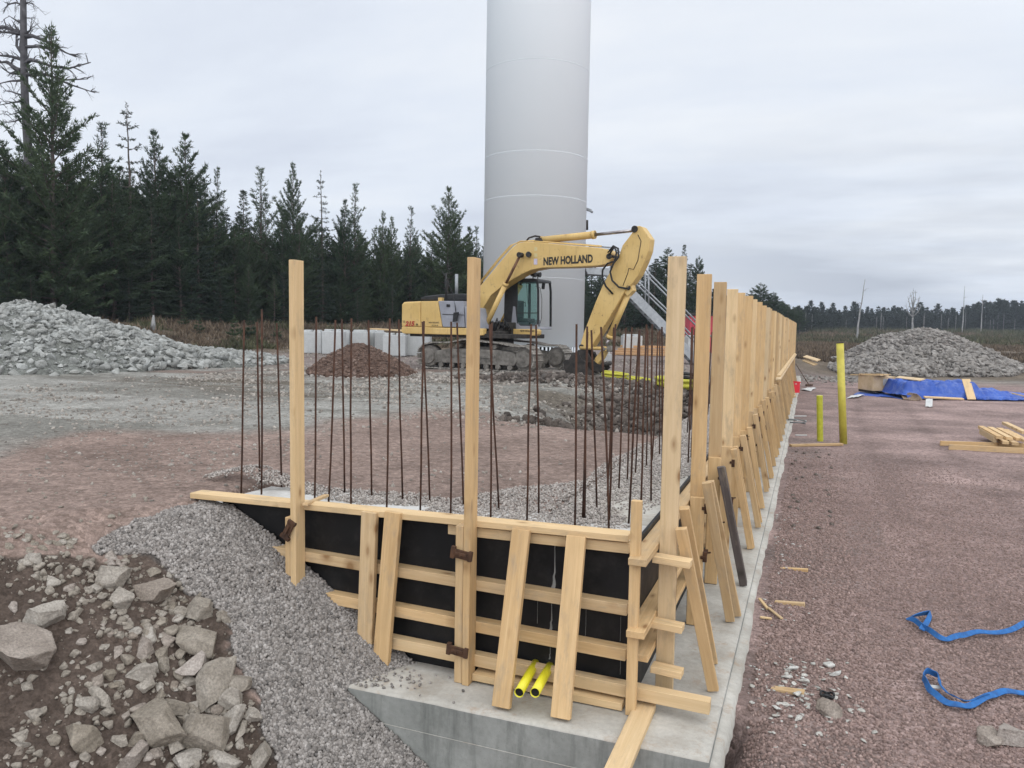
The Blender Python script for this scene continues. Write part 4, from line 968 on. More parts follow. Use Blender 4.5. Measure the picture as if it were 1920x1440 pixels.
# tracks
def track(yc, name='track'):
    x0, x1, R, zc = -1.86, 1.86, 0.40, 0.44
    path = []
    for a in np.linspace(90, -90, 13): path.append((x1 + R * math.cos(math.radians(a)), zc + R * math.sin(math.radians(a))))
    for x in np.linspace(x1, x0, 24)[1:-1]: path.append((x, zc - R))
    for a in np.linspace(270, 90, 13): path.append((x0 + R * math.cos(math.radians(a)), zc + R * math.sin(math.radians(a))))
    for x in np.linspace(x0, x1, 24)[1:-1]: path.append((x, zc + R + 0.16 * math.exp(-((x + 0.1) / 1.05) ** 2) - 0.02 * math.sin(x * 5)))
    path = np.array(path); seg = np.linalg.norm(np.roll(path, -1, 0) - path, axis=1); cum = np.concatenate([[0], np.cumsum(seg)]); tot = cum[-1]; n = 50
    pc = np.concatenate([path, path[:1]])
    mb = MB()
    for k in range(n):
        s = tot * k / n; x = np.interp(s, cum, pc[:, 0]); z = np.interp(s, cum, pc[:, 1]); s2 = (s + 0.02) % tot
        dx = np.interp(s2, cum, pc[:, 0]) - x; dz = np.interp(s2, cum, pc[:, 1]) - z; a = math.atan2(dz, dx)
        Rm = Matrix.Rotation(-a, 3, 'Y')
        mb.box((x, yc, z), (tot / n * 0.82, 0.60, 0.032), Rm, 0.004)
        nrm = Vector((-math.sin(a), 0, math.cos(a)))
        for q in (-0.36, 0.0, 0.36):
            c = Vector((x, yc, z)) + Vector((math.cos(a), 0, math.sin(a))) * (q * tot / n) + nrm * 0.022
            mb.box(c, (0.016, 0.59, 0.022), Rm)
    return mb.build('track_shoes', M['shoe_steel'], trk, local=True)
for yc in (-1.08, 1.08):
    trk = empty('track'); trk.parent = exc
    track(yc)
    s = -1 if yc < 0 else 1
    mb = MB(); mb.prism([Vector((-1.62, 0, 0.22)), Vector((1.5, 0, 0.22)), Vector((1.62, 0, 0.36)), Vector((1.5, 0, 0.62)), Vector((0.9, 0, 0.70)), Vector((-1.0, 0, 0.70)), Vector((-1.62, 0, 0.60))], (0, yc - 0.2, 0), (0, yc + 0.2, 0), 0.02)
    for x in (-1.0, -0.3, 0.45): mb.box((x, yc + s * 0.21, 0.47), (0.35, 0.03, 0.10), None, 0.01); mb.tube([(x + 0.3, yc + s * 0.19, 0.5), (x + 0.3, yc + s * 0.235, 0.5)], 0.05, 12)
    mb.build('track_frame', M['muddy_steel'], trk, local=True)
    for x, nm in ((1.86, 'idler_wheel'), (-1.86, 'drive_sprocket')):
        mb = MB(); mb.tube([(x, yc - 0.16, 0.44), (x, yc + 0.16, 0.44)], 0.35, 28); mb.tube([(x, yc - 0.24, 0.44), (x, yc + 0.24, 0.44)], 0.255, 24); mb.tube([(x, yc - 0.26, 0.44), (x, yc + 0.26, 0.44)], 0.10, 12)
        mb.build(nm, M['muddy_steel'], trk, local=True)
    for k in range(7):
        x = -1.35 + 0.45 * k; mb = MB(); mb.tube([(x, yc - 0.22, 0.15), (x, yc - 0.10, 0.15), (x, yc - 0.10, 0.15), (x, yc + 0.10, 0.15), (x, yc + 0.10, 0.15), (x, yc + 0.22, 0.15)], [0.085, 0.085, 0.07, 0.07, 0.085, 0.085], 14); mb.build('track_roller', M['muddy_steel'], trk, local=True)
    for x in (-0.7, 0.75):
        mb = MB(); mb.tube([(x, yc - 0.18, 0.80), (x, yc + 0.18, 0.80)], 0.075, 12); mb.build('carrier_roller', M['muddy_steel'], trk, local=True)
mb = MB(); mb.box((0, 0, 0.62), (1.5, 1.8, 0.34), None, 0.04); mb.box((0.9, 0, 0.55), (0.5, 1.7, 0.24), None, 0.03); mb.box((-0.9, 0, 0.55), (0.5, 1.7, 0.24), None, 0.03); mb.build('car_body', M['muddy_steel'], exc, local=True)
mb = MB(); mb.tube([(0, 0, 0.79), (0, 0, 1.08)], 0.62, 32); mb.build('slewing_ring', M['dark_steel'], exc, local=True)
# upper works, side facing the viewer at y = -1.28
yn = -1.28
zf = 1.06
mb = MB(); mb.box((-0.75, 0, 1.14), (4.0, 2.35, 0.14), None, 0.02); mb.build('upper_frame', M['dark_steel'], exc, local=True)
def rect(xa, ya, xb, yb): return [(xa, ya), (xb, ya), (xb, yb), (xa, yb)]
mb = plate([(753, 612.5), (752.2, 622), (756, 625.5), (905, 629), (906, 616)], yn, yn + 0.22, yn, 0.03); mb.build('side_skirt', Y_, exc, local=True)
# counterweight and engine housing
cw = plate([(752.5, 571), (756, 566), (788, 564.5), (788, 613), (752.2, 613)], yn + 0.01, -yn - 0.01, yn, 0.06).build('counterweight', Y_, exc, local=True)
mb = plate([(752.8, 613.2), (788.5, 613.2), (789, 624.6), (757, 623.8), (753, 620)], yn + 0.03, -yn - 0.03, yn, 0.03); mb.build('counterweight_foot', Y_, cw, local=True)
eh = plate([(788.6, 564.8), (820, 564.2), (828, 613), (788.6, 613)], yn + 0.02, -yn - 0.02, yn, 0.02).build('engine_housing', Y_, exc, local=True)
gp = plate([(820.8, 564), (868, 564.5), (870, 613.5), (829, 613)], yn + 0.025, yn + 1.0, yn, 0.02).build('side_cover', M['grey_paint'], exc, local=True)
pt = loc(840, 573, yn); mb = MB(); mb.box(pt + Vector((0, 0.015, 0)), (0.14, 0.03, 0.09), None, 0.01); mb.build('cover_handle', M['black'], gp, local=True)
mb = plate([(829, 588.5), (869.5, 590), (869.7, 591), (829, 589.7)], yn + 0.012, yn + 0.03, yn, 0); mb.build('cover_seam', M['black'], gp, local=True)
mb = plate([(787, 558.5), (795, 555), (822, 552), (850, 550.5), (878, 551), (880, 564), (788, 564)], -0.95, 0.9, -0.95, 0.05); mb.build('engine_hood', M['black'], exc, local=True)
pt = loc(827, 562, -1.1); mb = MB(); mb.box(pt, (0.16, 0.12, 0.14), None, 0.01); mb.build('filler_cap', Y_, exc, local=True)
# body behind the boom, between engine and cab
mb = plate([(870, 575), (884, 577), (893, 616), (872, 616)], yn + 0.03, -0.42, yn, 0.02); mb.build('fuel_tank', M['grey_paint'], exc, local=True)
mb = MB(); mb.box((0.05, 0.0, 1.40), (1.1, 0.7, 0.4), None, 0.03); mb.box((0.55, -0.75, 1.24), (0.5, 0.6, 0.12), None, 0.03); mb.box((0.5, -0.3, 1.36), (0.3, 0.4, 0.3), Matrix.Rotation(.4, 3, 'Y'), 0.03); mb.build('valve_block', M['dark_steel'], exc, local=True)
for k in range(9):
    a = loc(920 + 4 * k, 597 + 5 * (k % 3), -0.4 - 0.05 * k); b = loc(915 + 5 * k, 625, -0.3)
    mb = MB(); mb.tube([a + Vector((-.2, .2, -.2)), a, (a + b) / 2 + Vector((.12, -.05, -.02)), b], 0.022, 8); mb.build('hydraulic_hose', M['hose'], exc, local=True)
for px, py0, py1, yl, rr, mt in ((836.5, 565, 512, -1.15, 0.035, 'black'), (856, 556, 514, 0.2, 0.06, 'galv')):
    mb = MB(); mb.tube([loc(px, py0, yl), loc(px, py1, yl)], rr, 10); mb.build('exhaust_stack' if yl > 0 else 'mirror_pole', M[mt], exc, local=True)
mb = MB(); mb.tube([loc(829, 509, -1.2), loc(834, 516, -1.2), loc(848, 548, -1.22), loc(853, 570, -1.25), loc(855, 588, -1.3)], 0.013, 8); mb.build('mirror_stalk', M['black'], exc, local=True)
mb = MB(); mb.prism([loc(852, 586, -1.33), loc(861, 585, -1.33), loc(858, 602, -1.33), loc(850, 604, -1.33)], (0, 0, 0), (0, -0.06, 0), 0.015); mb.build('wing_mirror', M['black'], exc, local=True)
# cab on the far side
ca, cb_ = 0.34, 1.28
cabn = empty('cab'); cabn.parent = exc
mb = MB()
def cframe(pts, y0, y1, bev=0.012): mb.prism([loc(x, y, ca) for x, y in pts], (0, y0 - ca, 0), (0, y1 - ca, 0), bev)
mb.prism([loc(x, y, ca) for x, y in [(946, 612), (1009.5, 612.5), (1010, 618), (946, 618)]], (0, 0, 0), (0, cb_ - ca, 0), 0.02)
mb.prism([loc(x, y, ca) for x, y in [(962, 574), (966, 575), (969, 606), (974, 611), (1005, 611.5), (1009, 607), (1009.6, 614), (958, 614)]], (0, 0, 0), (0, 0.05, 0), 0.008)
mb.prism([loc(x, y, cb_) for x, y in [(948, 600), (1012, 600), (1012, 612), (948, 612)]], (0, 0, 0), (0, 0.05, 0), 0.008)
mb.build('cab_shell', M['grey_paint'], cabn, local=True)
mb = MB()
for yy in (ca + 0.005, cb_ - 0.05):
    mb.prism([loc(x, y, ca) for x, y in [(1004.5, 526), (1008, 524), (1010, 545), (1009.8, 612), (1006.5, 612), (1006.6, 545)]], (0, yy - ca, 0), (0, yy - ca + 0.05, 0), 0.006)
    mb.prism([loc(x, y, ca) for x, y in [(966, 527), (970, 527), (969.5, 612), (965, 600)]], (0, yy - ca, 0), (0, yy - ca + 0.045, 0), 0.006)
mb.prism([loc(x, y, ca) for x, y in [(953, 527), (960, 522.5), (1000, 521.8), (1008, 524.5), (1009, 528.5), (953, 529)]], (0, -0.01, 0), (0, cb_ - ca + 0.02, 0), 0.02)
mb.prism([loc(x, y, ca) for x, y in [(969, 586), (1007, 586), (1007, 587.6), (969, 587.6)]], (0, 0, 0), (0, 0.03, 0), 0.003)
mb.prism([loc(x, y, ca) for x, y in [(946, 530), (966, 526), (966, 575), (960, 600), (958, 613), (944, 613)]], (0, 0.01, 0), (0, 0.06, 0), 0.008)
mb.build('cab_frame', M['black'], cabn, local=True)
mb = MB(); mb.prism([loc(x, y, ca) for x, y in [(970, 529), (1004.5, 528), (1006.5, 545), (1006.8, 604), (1002, 609.5), (976, 609), (969.8, 604)]], (0, 0.022, 0), (0, 0.03, 0)); mb.build('side_window', M['glass'], cabn, local=True)
mb = MB(); mb.prism([loc(x, y, cb_) for x, y in [(970, 529), (1004.5, 528), (1006.5, 545), (1006.8, 600), (969.8, 600)]], (0, -0.02, 0), (0, -0.012, 0)); mb.build('door_window', M['glass'], cabn, local=True)
mb = MB(); s0 = loc(985, 598, 0.8); mb.box(s0 + Vector((0, 0, -0.05)), (0.5, 0.5, 0.14), None, 0.04); mb.box(s0 + Vector((-0.25, 0, 0.32)), (0.14, 0.46, 0.62), None, 0.05); mb.build('driver_seat', M['black'], cabn, local=True)
mb = MB(); h_ = [loc(975, 575, 0.45), loc(975, 567, 0.45), loc(985, 567, 0.45), loc(985, 575, 0.45)]; mb.tube(h_, 0.014, 8); mb.tube([loc(987, 528, ca + .02), loc(990, 570, ca + .02)], 0.008, 6); mb.build('grab_handle', M['black'], cabn, local=True)
mb = MB(); mb.tube([loc(1004, 536, .5) , loc(1013, 540, .6), loc(1016, 560, .6), loc(1015.5, 596, .6), loc(1013, 606, .6), loc(1009, 607, .6)], 0.009, 8); mb.build('hand_rail', M['dark_steel'], cabn, local=True)
mb = MB(); mb.tube([loc(1003, 530, 1.0), loc(1012, 526, 1.1), loc(1018, 530, 1.15)], 0.016, 8); q = loc(1019, 534, 1.15); mb.box(q, (0.06, 0.16, 0.30), Matrix.Rotation(0.1, 3, 'Y'), 0.03); mb.build('cab_mirror', M['black'], cabn, local=True)
for px, yl in ((1001, 0.55), (1010, 0.95)):
    q = loc(px, 514.5, yl); mb = MB(); mb.tube([q + Vector((-0.10, 0, 0)), q + Vector((0.03, 0, -0.01)), q + Vector((0.07, 0, -0.012))], [0.06, 0.085, 0.088], 16); mb.tube([q + Vector((-.03, 0, -.08)), q + Vector((-.03, 0, -.2))], 0.02, 8); mb.build('work_light', M['black'], cabn, local=True)
mb = plate([(936, 617.5), (940, 616.5), (1007, 617.2), (1010, 620), (1009.5, 627), (1006, 629.6), (936, 629.6)], 0.16, 0.42, 0.2, 0.03); mb.build('front_skirt', Y_, exc, local=True)
# boom
boom = plate([(868, 577), (870.5, 571), (899.6, 536.7), (930, 500.5), (958, 466), (970.4, 455.6), (985, 453), (1010, 454), (1060, 459), (1126.7, 464.8), (1141, 468), (1147, 475), (1146.5, 485), (1140, 495), (1120, 498.3), (1070, 501), (1018, 502), (996, 506), (980, 513), (960, 524.5), (941, 537), (920, 554), (905, 579), (899, 612), (893, 626), (884, 626), (880, 612), (877, 590)], -0.27, 0.27, -0.27, 0.025).build('boom', Y_, exc, local=True)
def cyl(p, q, r, mat, name, parent, seg=16, rings=True):
    mb = MB(); mb.tube([p, q], r, seg)
    if rings:
        d = (q - p).normalized(); mb.tube([q - d * 0.10, q], r * 1.16, seg); mb.tube([p, p + d * 0.07], r * 1.12, seg)
    return mb.build(name, mat, parent, local=True)
def pin(p, w, r, parent, name='pin', mat='dark_steel'):
    mb = MB(); mb.tube([p + Vector((0, -w, 0)), p + Vector((0, w, 0))], r, 16); return mb.build(name, M[mat], parent, local=True)
for yl in (-0.46, 0.46):
    a = loc(906, 622, -0.46); b = loc(949, 531, -0.46); c = loc(975.5, 478, -0.46)
    for v in (a, b, c): v.y = yl
    k = cyl(a, b, 0.085, Y_, 'lift_cylinder', exc); cyl(b, c, 0.045, M['rod_rust'], 'cylinder_rod', k, rings=False)
    pin(c, 0.10, 0.085, k); pin(a, 0.10, 0.10, k)
mb = MB()
for py_o in (0, 2.6, 5.0):
    mb.tube([loc(890, 560 - 12 + py_o * 0.2, -0.25 + py_o * 0.05) if 0 else loc(900 - py_o, 533 + py_o * .3, -0.20 + py_o * 0.04), loc(940 - py_o, 483 + py_o * .3, -0.20 + py_o * 0.04), loc(962 - py_o, 459 + py_o * .2, -0.20 + py_o * .04), loc(976, 452.0 + py_o * .2, -0.2 + py_o * .04), loc(1000, 452 - .3 * py_o, -0.2 + py_o * .04), loc(1060, 457 - .3 * py_o, -0.2 + py_o * .04), loc(1128, 462.5 - .3 * py_o, -0.2 + py_o * .04)], 0.018, 8)
mb.build('hydraulic_line', YD, boom, local=True)
mb = MB(); q = loc(993.5, 477.5, -0.27); mb.tube([q + Vector((0, -0.02, 0)), q + Vector((0, -0.10, 0)), q + Vector((0, -0.12, 0))], [0.075, 0.095, 0.09], 16); mb.build('work_light', M['black'], boom, local=True)
mb = MB(); mb.prism([loc(1001, 485, -.275), loc(1007.5, 485, -.275), loc(1007.5, 496, -.275), loc(1001, 496, -.275)], (0, 0, 0), (0, -.004, 0)); mb.build('pale_sticker', simple('sticker', (0.42, 0.38, 0.48), (0.55, 0.5, 0.58), 20, 0.5, 0), boom, local=True)
M['sticker'] = simple('sticker_cream', (0.5, 0.4, 0.18), (0.6, 0.5, 0.27), 40, 0.5, 0)
for (x0, y0) in ((1002, 463.5), (1002, 475)):
    mb = MB(); mb.prism([loc(x0, y0, -.275), loc(x0 + 5.5, y0, -.275), loc(x0 + 5.5, y0 + 7, -.275), loc(x0, y0 + 7, -.275)], (0, 0, 0), (0, -.004, 0)); mb.build('warning_sticker', M['sticker'], boom, local=True)
# lettering
def letter(txt, px0, py0, px1, py1, hpx, yl, mat, parent, name='lettering', bold=0.012, shear=0.0, depth=0.003):
    p0, p1 = loc(px0, py0, yl), loc(px1, py1, yl); wid = (p1 - p0).length; h = (loc(px0, py0 - hpx, yl) - p0).length
    cu = bpy.data.curves.new(name, 'FONT'); cu.body = txt; cu.size = 1.0; cu.offset = bold; cu.extrude = 0.0; cu.shear = shear; cu.resolution_u = 4
    tmp = bpy.data.objects.new(name, cu); COL.objects.link(tmp); dg = bpy.context.evaluated_depsgraph_get(); dg.update()
    me = bpy.data.meshes.new_from_object(tmp.evaluated_get(dg)); bpy.data.objects.remove(tmp)
    co = np.array([v.co[:] for v in me.vertices]); mn, mx = co.min(0), co.max(0)
    u = (p1 - p0).normalized(); n = Vector((0, -1, 0)); w_ = n.cross(u) * -1
    if w_.z < 0: w_ = -w_
    for v in me.vertices:
        a = (v.co.x - mn[0]) / (mx[0] - mn[0]) * wid; b = (v.co.y - mn[1]) / (mx[1] - mn[1]) * h
        v.co = p0 + u * a + w_ * b + n * depth
    o = bpy.data.objects.new(name, me); COL.objects.link(o); me.materials.clear(); me.materials.append(mat); o.parent = parent
    return o
letter('NEW HOLLAND', 1019, 498.0, 1111.5, 492.5, 15.5, -0.272, M['letter_black'], boom, bold=0.045)
letter('215', 760, 611.5, 778, 611.5, 9.5, yn, M['letter_red'], cw, bold=0.05, shear=0.25, depth=0.012)
letter('E', 757, 605, 759.5, 605, 4, yn, M['letter_black'], cw, bold=0.02, depth=0.012)
letter('B', 780.5, 610.5, 784, 610.5, 4, yn, M['letter_black'], cw, bold=0.02, depth=0.012)
letter('NEW HOLLAND', 804, 606.2, 823, 606.2, 3.0, yn, M['letter_black'], eh, bold=0.02, depth=0.0)
letter('E 215 B', 810, 611.6, 821, 611.6, 3.0, yn, M['letter_black'], eh, bold=0.02, depth=0.0)
letter('NEW HOLLAND', 975.5, 622.2, 1002, 622.2, 3.6, 0.155, M['letter_black'], exc, bold=0.03, depth=0.006)
# arm ram on top of the boom
k = cyl(loc(1013, 450.5, 0), loc(1116, 440, 0), 0.115, Y_, 'arm_cylinder', exc); cyl(loc(1116, 440, 0), loc(1194, 431.5, 0), 0.05, M['rod'], 'cylinder_rod', k, rings=False)
mb = MB(); mb.prism([loc(1004, 456, 0), loc(1008, 447, 0), loc(1018, 446, 0), loc(1024, 458, 0)], (0, -.14, 0), (0, .14, 0), .01); mb.tube([loc(985, 454, -.1), loc(992, 446, -.1), loc(1003, 442.5, -.1), loc(1013, 444, -.1)], .03, 8); mb.build('cylinder_lug', M['dark_steel'], k, local=True)
# arm (stick)
stick = plate([(1188, 432), (1193, 424.2), (1199, 423.2), (1204, 425.5), (1212, 437), (1219, 447.5), (1216, 470), (1209, 490), (1197, 516), (1186, 531), (1172, 545), (1150, 583), (1128, 620), (1110, 648), (1104, 655.5), (1091, 655), (1087, 650), (1094, 625), (1104, 599), (1116, 568), (1129, 537), (1140, 516), (1149, 500), (1160, 481), (1167, 460), (1178, 446)], -0.2, 0.2, -0.2, 0.025).build('arm', YD, exc, local=True)
pin(loc(1149, 482, 0), 0.30, 0.09, stick); pin(loc(1195, 431, 0), 0.24, 0.10, stick); pin(loc(1096, 650, 0), 0.26, 0.075, stick)
mb = MB()
mb.tube([loc(1142, 478, -.3), loc(1152, 462, -.32), loc(1156, 474, -.33), loc(1152, 490, -.34), loc(1139, 494, -.36), loc(1130, 506, -.36), loc(1129, 520, -.34), loc(1136, 537, -.3), loc(1149, 551, -.22)], .03, 8)
mb.build('hydraulic_hose', M['hose'], stick, local=True)
mb = MB(); mb.tube([loc(1140, 474, -.25), loc(1150, 461, -.28), loc(1159, 466, -.30), loc(1160, 482, -.32), loc(1150, 494, -.34), loc(1144, 510, -.34), loc(1148, 526, -.32), loc(1160, 538, -.28), loc(1174, 541, -.22)], .03, 8); mb.build('hydraulic_hose', M['hose'], stick, local=True)
mb = MB(); mb.tube([loc(1196, 440, -.205), loc(1202, 452, -.205), loc(1196, 488, -.205), loc(1188, 505, -.205), loc(1179, 503, -.205), loc(1177, 512, -.205), loc(1168, 536, -.205)], .011, 6); mb.build('grease_line', M['dark_steel'], stick, local=True)
k = cyl(loc(1182, 541, 0), loc(1142, 634, 0), 0.095, Y_, 'bucket_cylinder', exc); cyl(loc(1142, 634, 0), loc(1135, 652, 0), 0.05, M['rod'], 'cylinder_rod', k, rings=False)
mb = MB(); mb.prism([loc(1170, 545, 0), loc(1178, 528, 0), loc(1187, 530, 0), loc(1190, 545, 0), loc(1180, 556, 0)], (0, -.15, 0), (0, .15, 0), .015); mb.build('cylinder_bracket', YD, stick, local=True); pin(loc(1182, 540, 0), .2, .07, k)
mb = MB()
for yl in (-.24, .24):
    mb.tube([loc(1094, 652, 0) + Vector((0, yl, 0)), loc(1135, 653.5, 0) + Vector((0, yl, 0)), loc(1142, 653.5, 0) + Vector((0, yl, 0))], [.055, .05, .075], 12)
mb.build('link_arm', YD, exc, local=True); pin(loc(1139, 654, 0), .36, .06, exc, 'link_pin', 'muddy_steel'); pin(loc(1143.5, 654, 0), .1, .1, exc, 'link_pin', 'muddy_steel')
mb = plate([(1131, 656), (1139, 658), (1133, 670), (1122, 686), (1112, 684), (1120, 670)], -.14, .14, 0, .02); mb.build('bucket_link', YD, exc, local=True)
# coupler and bucket
bk = empty('bucket'); bk.parent = exc
side = [(1072.5, 677), (1077, 673.5), (1083, 673), (1090, 660), (1101, 660), (1106, 672), (1112, 676), (1118, 688), (1131, 700), (1139, 706), (1126, 709.5), (1108, 709.5), (1098, 704), (1090, 706), (1083, 709), (1078, 700), (1074, 688)]
for y0, y1 in ((-.62, -.58), (.58, .62), (-.25, -.19), (.19, .25)):
    s_ = side if abs(y0) > .5 else [(1084, 676), (1090, 656), (1104, 654), (1114, 672), (1126, 682), (1136, 684), (1139, 690), (1130, 697), (1112, 695)]
    plate(s_, y0, y1, 0, .008).build('side_plate', M['dark_steel'], bk, local=True)
shell = [loc(x, y, 0) for x, y in [(1113, 678), (1102, 673), (1085, 673.5), (1076, 676), (1074, 686), (1080, 699), (1092, 705), (1112, 708.5), (1138, 707)]]
mb = MB(); tk = 0.03
for a, b in zip(shell[:-1], shell[1:]):
    n = Vector((-(b - a).z, 0, (b - a).x)).normalized() * tk
    mb.prism([a, b, b + n, a + n], (0, -.6, 0), (0, .6, 0))
mb.build('bucket_shell', M['dark_steel'], bk, local=True)
for yl in (-.4, 0, .4):
    mb = MB(); q = loc(1138, 707, 0); q.y = yl; mb.box(q + Vector((0.05, 0, 0)), (0.2, .07, .04), None, .01); mb.build('tooth', M['dark_steel'], bk, local=True)
mb = MB(); q = loc(1137, 682, 0); mb.tube([q + Vector((0, -.3, 0)), q + Vector((0, .3, 0))], .06, 12); q = loc(1083, 706, -.6); mb.box(q, (.09, .1, .14), None, .02); mb.build('coupler_hook', M['dark_steel'], bk, local=True)
# ------------------------------------------------------------------ wind turbine tower
TD = 33.0
tb = (at_d(905, 640, TD) + at_d(1093, 640, TD)) / 2
TXY = (float(tb[0]), float(tb[1])); TR = 2.14
tz0 = 1.72
tw = empty('turbine_tower', (TXY[0], TXY[1], 1.05), 0, 'huge pale grey steel tower of a wind turbine rising out of the picture', 'wind turbine tower')
mb = MB(); mb.tube([(TXY[0], TXY[1], tz0), (TXY[0], TXY[1], 20), (TXY[0], TXY[1], 60)], [TR, TR * 0.995, TR * 0.9], 128); mb.build('tower_shell', M['tower'], tw)
def tz(px, py): return float(at_d(px, py, TD - TR)[2])
for py in (122, 287, 369, 520):
    z = tz(1005, py); mb = MB(); mb.tube([(TXY[0], TXY[1], z - 0.014), (TXY[0], TXY[1], z), (TXY[0], TXY[1], z + 0.014)], [TR - 0.004, TR + 0.0001, TR - 0.004], 128, cap=False)
    mb.build('weld_seam', M['tower_seam'], tw)
mb = MB(); mb.tube([(TXY[0], TXY[1], 0.9), (TXY[0], TXY[1], 1.42)], TR + 0.45, 64); mb.build('foundation_plinth', M['block'], tw)
mb = MB(); mb.tube([(TXY[0], TXY[1], 1.42), (TXY[0], TXY[1], tz0)], TR - 0.1, 64); mb.tube([(TXY[0], TXY[1], 1.42), (TXY[0], TXY[1], 1.46)], TR + 0.12, 64); mb.build('base_flange', M['hole'], tw)
mb = MB()
for k in range(84):
    a = 2 * math.pi * k / 84; mb.box((TXY[0] + (TR - 0.03) * math.cos(a), TXY[1] + (TR - 0.03) * math.sin(a), (1.46 + tz0) / 2), (0.05, 0.07, tz0 - 1.46 + 0.02), Matrix.Rotation(a, 3, 'Z'))
mb.build('flange_stiffener', M['tower'], tw)
# lamp and cable on the flank
q = at_d(1094, 470, TD - 0.2)
mb = MB(); mb.tube([at_d(1092, 452, TD - .3), at_d(1092.5, 420, TD - .3), at_d(1094, 406, TD - .3), at_d(1098, 399, TD - .3)], 0.035, 8); mb.tube([at_d(1100, 431, TD - .3), at_d(1100, 413, TD - .3)], 0.07, 8); mb.tube([at_d(1092, 505, TD - .3), at_d(1092, 452, TD - .3)], 0.02, 6); mb.build('cable', M['dark_steel'], tw)
mb = MB(); p = at_d(1102, 393, TD - .3); mb.box(p, (.30, .2, .12), Matrix.Rotation(.3, 3, 'Y'), .03); mb.box(p + np.array([.12, 0, -.06]), (.22, .16, .1), Matrix.Rotation(.6, 3, 'Y'), .03); mb.tube([p + np.array([-.12, 0, .05]), p + np.array([-.12, 0, .3])], .03, 8); mb.build('lamp_head', M['galv'], tw)

# access stair
st = empty('access_stair', at_d(1110, 505, 33.5), 0, 'grey galvanised access stair with handrails climbing to the tower platform', 'stair')
sd = 33.2; s0 = at_d(1140, 505, sd); s1 = at_d(1322, 690, sd)
dv = (s1 - s0); fw_ = np.array([FWD[0], FWD[1], 0]); fw_ /= np.linalg.norm(fw_)
for off in (-0.42, 0.42):
    mb = MB(); o_ = fw_ * off; mb.prism([Vector(at_d(x, y, sd) + o_) for x, y in [(1096, 504), (1140, 504), (1160, 517), (1252, 611), (1325, 690), (1309, 694), (1240, 622), (1148, 528), (1136, 517), (1100, 515)]], -fw_ * 0.03, fw_ * 0.03); mb.build('stringer', M['galv'], st)
    mb = MB()
    for dz in (0, 1):
        pts = [at_d(x, y, sd) + o_ for x, y in ([(1104, 463), (1148, 466), (1207, 507), (1252, 552), (1330, 632)] if dz == 0 else [(1104, 484), (1148, 487), (1198, 534), (1250, 584), (1328, 664)])]
        mb.tube(pts, 0.035, 8)
    for (x, ya, yb) in ((1104, 463, 505), (1148, 466, 507), (1213, 512, 572), (1262, 562, 622), (1310, 612, 672)): mb.tube([at_d(x, ya, sd) + o_, at_d(x, yb, sd) + o_], 0.035, 8)
    mb.build('handrail', M['galv'], st)
n_ = 18
for k in range(n_):
    c = at_d(1145 + (1315 - 1145) * (k + .5) / n_, 516 + (690 - 516) * (k + .5) / n_, sd)
    mb = MB(); mb.box(c, (0.26, 0.84, 0.035), Matrix.Rotation(math.atan2(fw_[1], fw_[0]) - math.pi / 2, 3, 'Z'), 0); mb.build('tread', M['galv'], st)
mb = MB(); c = at_d(1118, 506, sd); mb.box(c, (0.98, 0.9, 0.05), Matrix.Rotation(math.atan2(fw_[1], fw_[0]) - math.pi / 2, 3, 'Z'), 0); mb.build('platform', M['galv'], st)

# ------------------------------------------------------------------ concrete blocks and other things round the tower
RZ = math.atan2(RGT[1], RGT[0])
def blk(px0, px1, py0, py1, D, dep, label, rz=0.0, cat='concrete block', group='pale concrete blocks behind the earth heap', name='concrete_block'):
    a = at_d(px0, py1, D); b = at_d(px1, py1, D); c = (a + b) / 2; w = np.linalg.norm(b - a); t = at_d((px0 + px1) / 2, py0, D)[2]; zb = ground_z(c[0], c[1]) - 0.02; h = max(0.3, t - zb)
    rr = Matrix.Rotation(RZ + rz, 3, 'Z'); ctr = Vector(c) + rr @ Vector((0, dep / 2, 0)); ctr.z = zb + h / 2
    mb = MB(); mb.box(ctr, (w, dep, h - 0.1), rr, 0.035); top = ctr.z + (h - 0.1) / 2
    n = max(1, int(round(w / 0.6)))
    for i in range(n):
        x = (i + .5) / n * w - w / 2; mb.box(Vector((ctr.x, ctr.y, top + 0.03)) + rr @ Vector((x, 0, 0)), (w / n * 0.72, dep * .7, 0.12), rr, 0.04, )
    return tag(mb.build(name, M['block'], None), label, cat, group)
blk(566, 602, 620, 662, 37.5, .8, 'pale concrete block at the left end of its line, half hidden by the tall post', .05)
blk(603, 640, 619, 664, 36.5, .8, 'pale concrete block in front of the others, second from the post', -.1)
blk(634, 655, 620, 660, 38.5, .8, 'pale concrete block just left of the top of the earth heap', .05)
blk(657, 689, 620, 662, 38.0, .8, 'pale concrete block straight behind the top of the earth heap', .02)
blk(690, 709, 620, 660, 39.0, .8, 'narrow darker concrete block right of the earth heap top', .1)
blk(703, 724, 621, 660, 38.6, .8, 'pale narrow concrete block with a shaded side by the earth heap', .3)
blk(717, 760, 626, 666, 35.5, .8, 'concrete block at the tail of the excavator with a long plank above', -.05)
blk(761, 806, 626, 664, 36.0, .8, 'concrete block seen behind the tail of the excavator', .0)
blk(1168, 1204, 628, 662, 44, 1.0, 'single pale concrete block with chamfered top behind the lowered arm', .0, group='single blocks by the tower')
blk(1128, 1147, 662, 684, 34, .8, 'low concrete block right behind the bucket link', .0, group='single blocks by the tower')
blk(1289, 1305, 630, 668, 42, 1.2, 'grey concrete block below the red container', .0, group='single blocks by the tower')
p0, p1 = at_d(700, 616.5, 37.8), at_d(765, 620.5, 35.8)
tag(board('plank', p0, p1, 0.5, 0.06, M['wood_pale'], None, n=(0, 0, 1)), 'long pale board laid along the top of the concrete blocks', 'board')
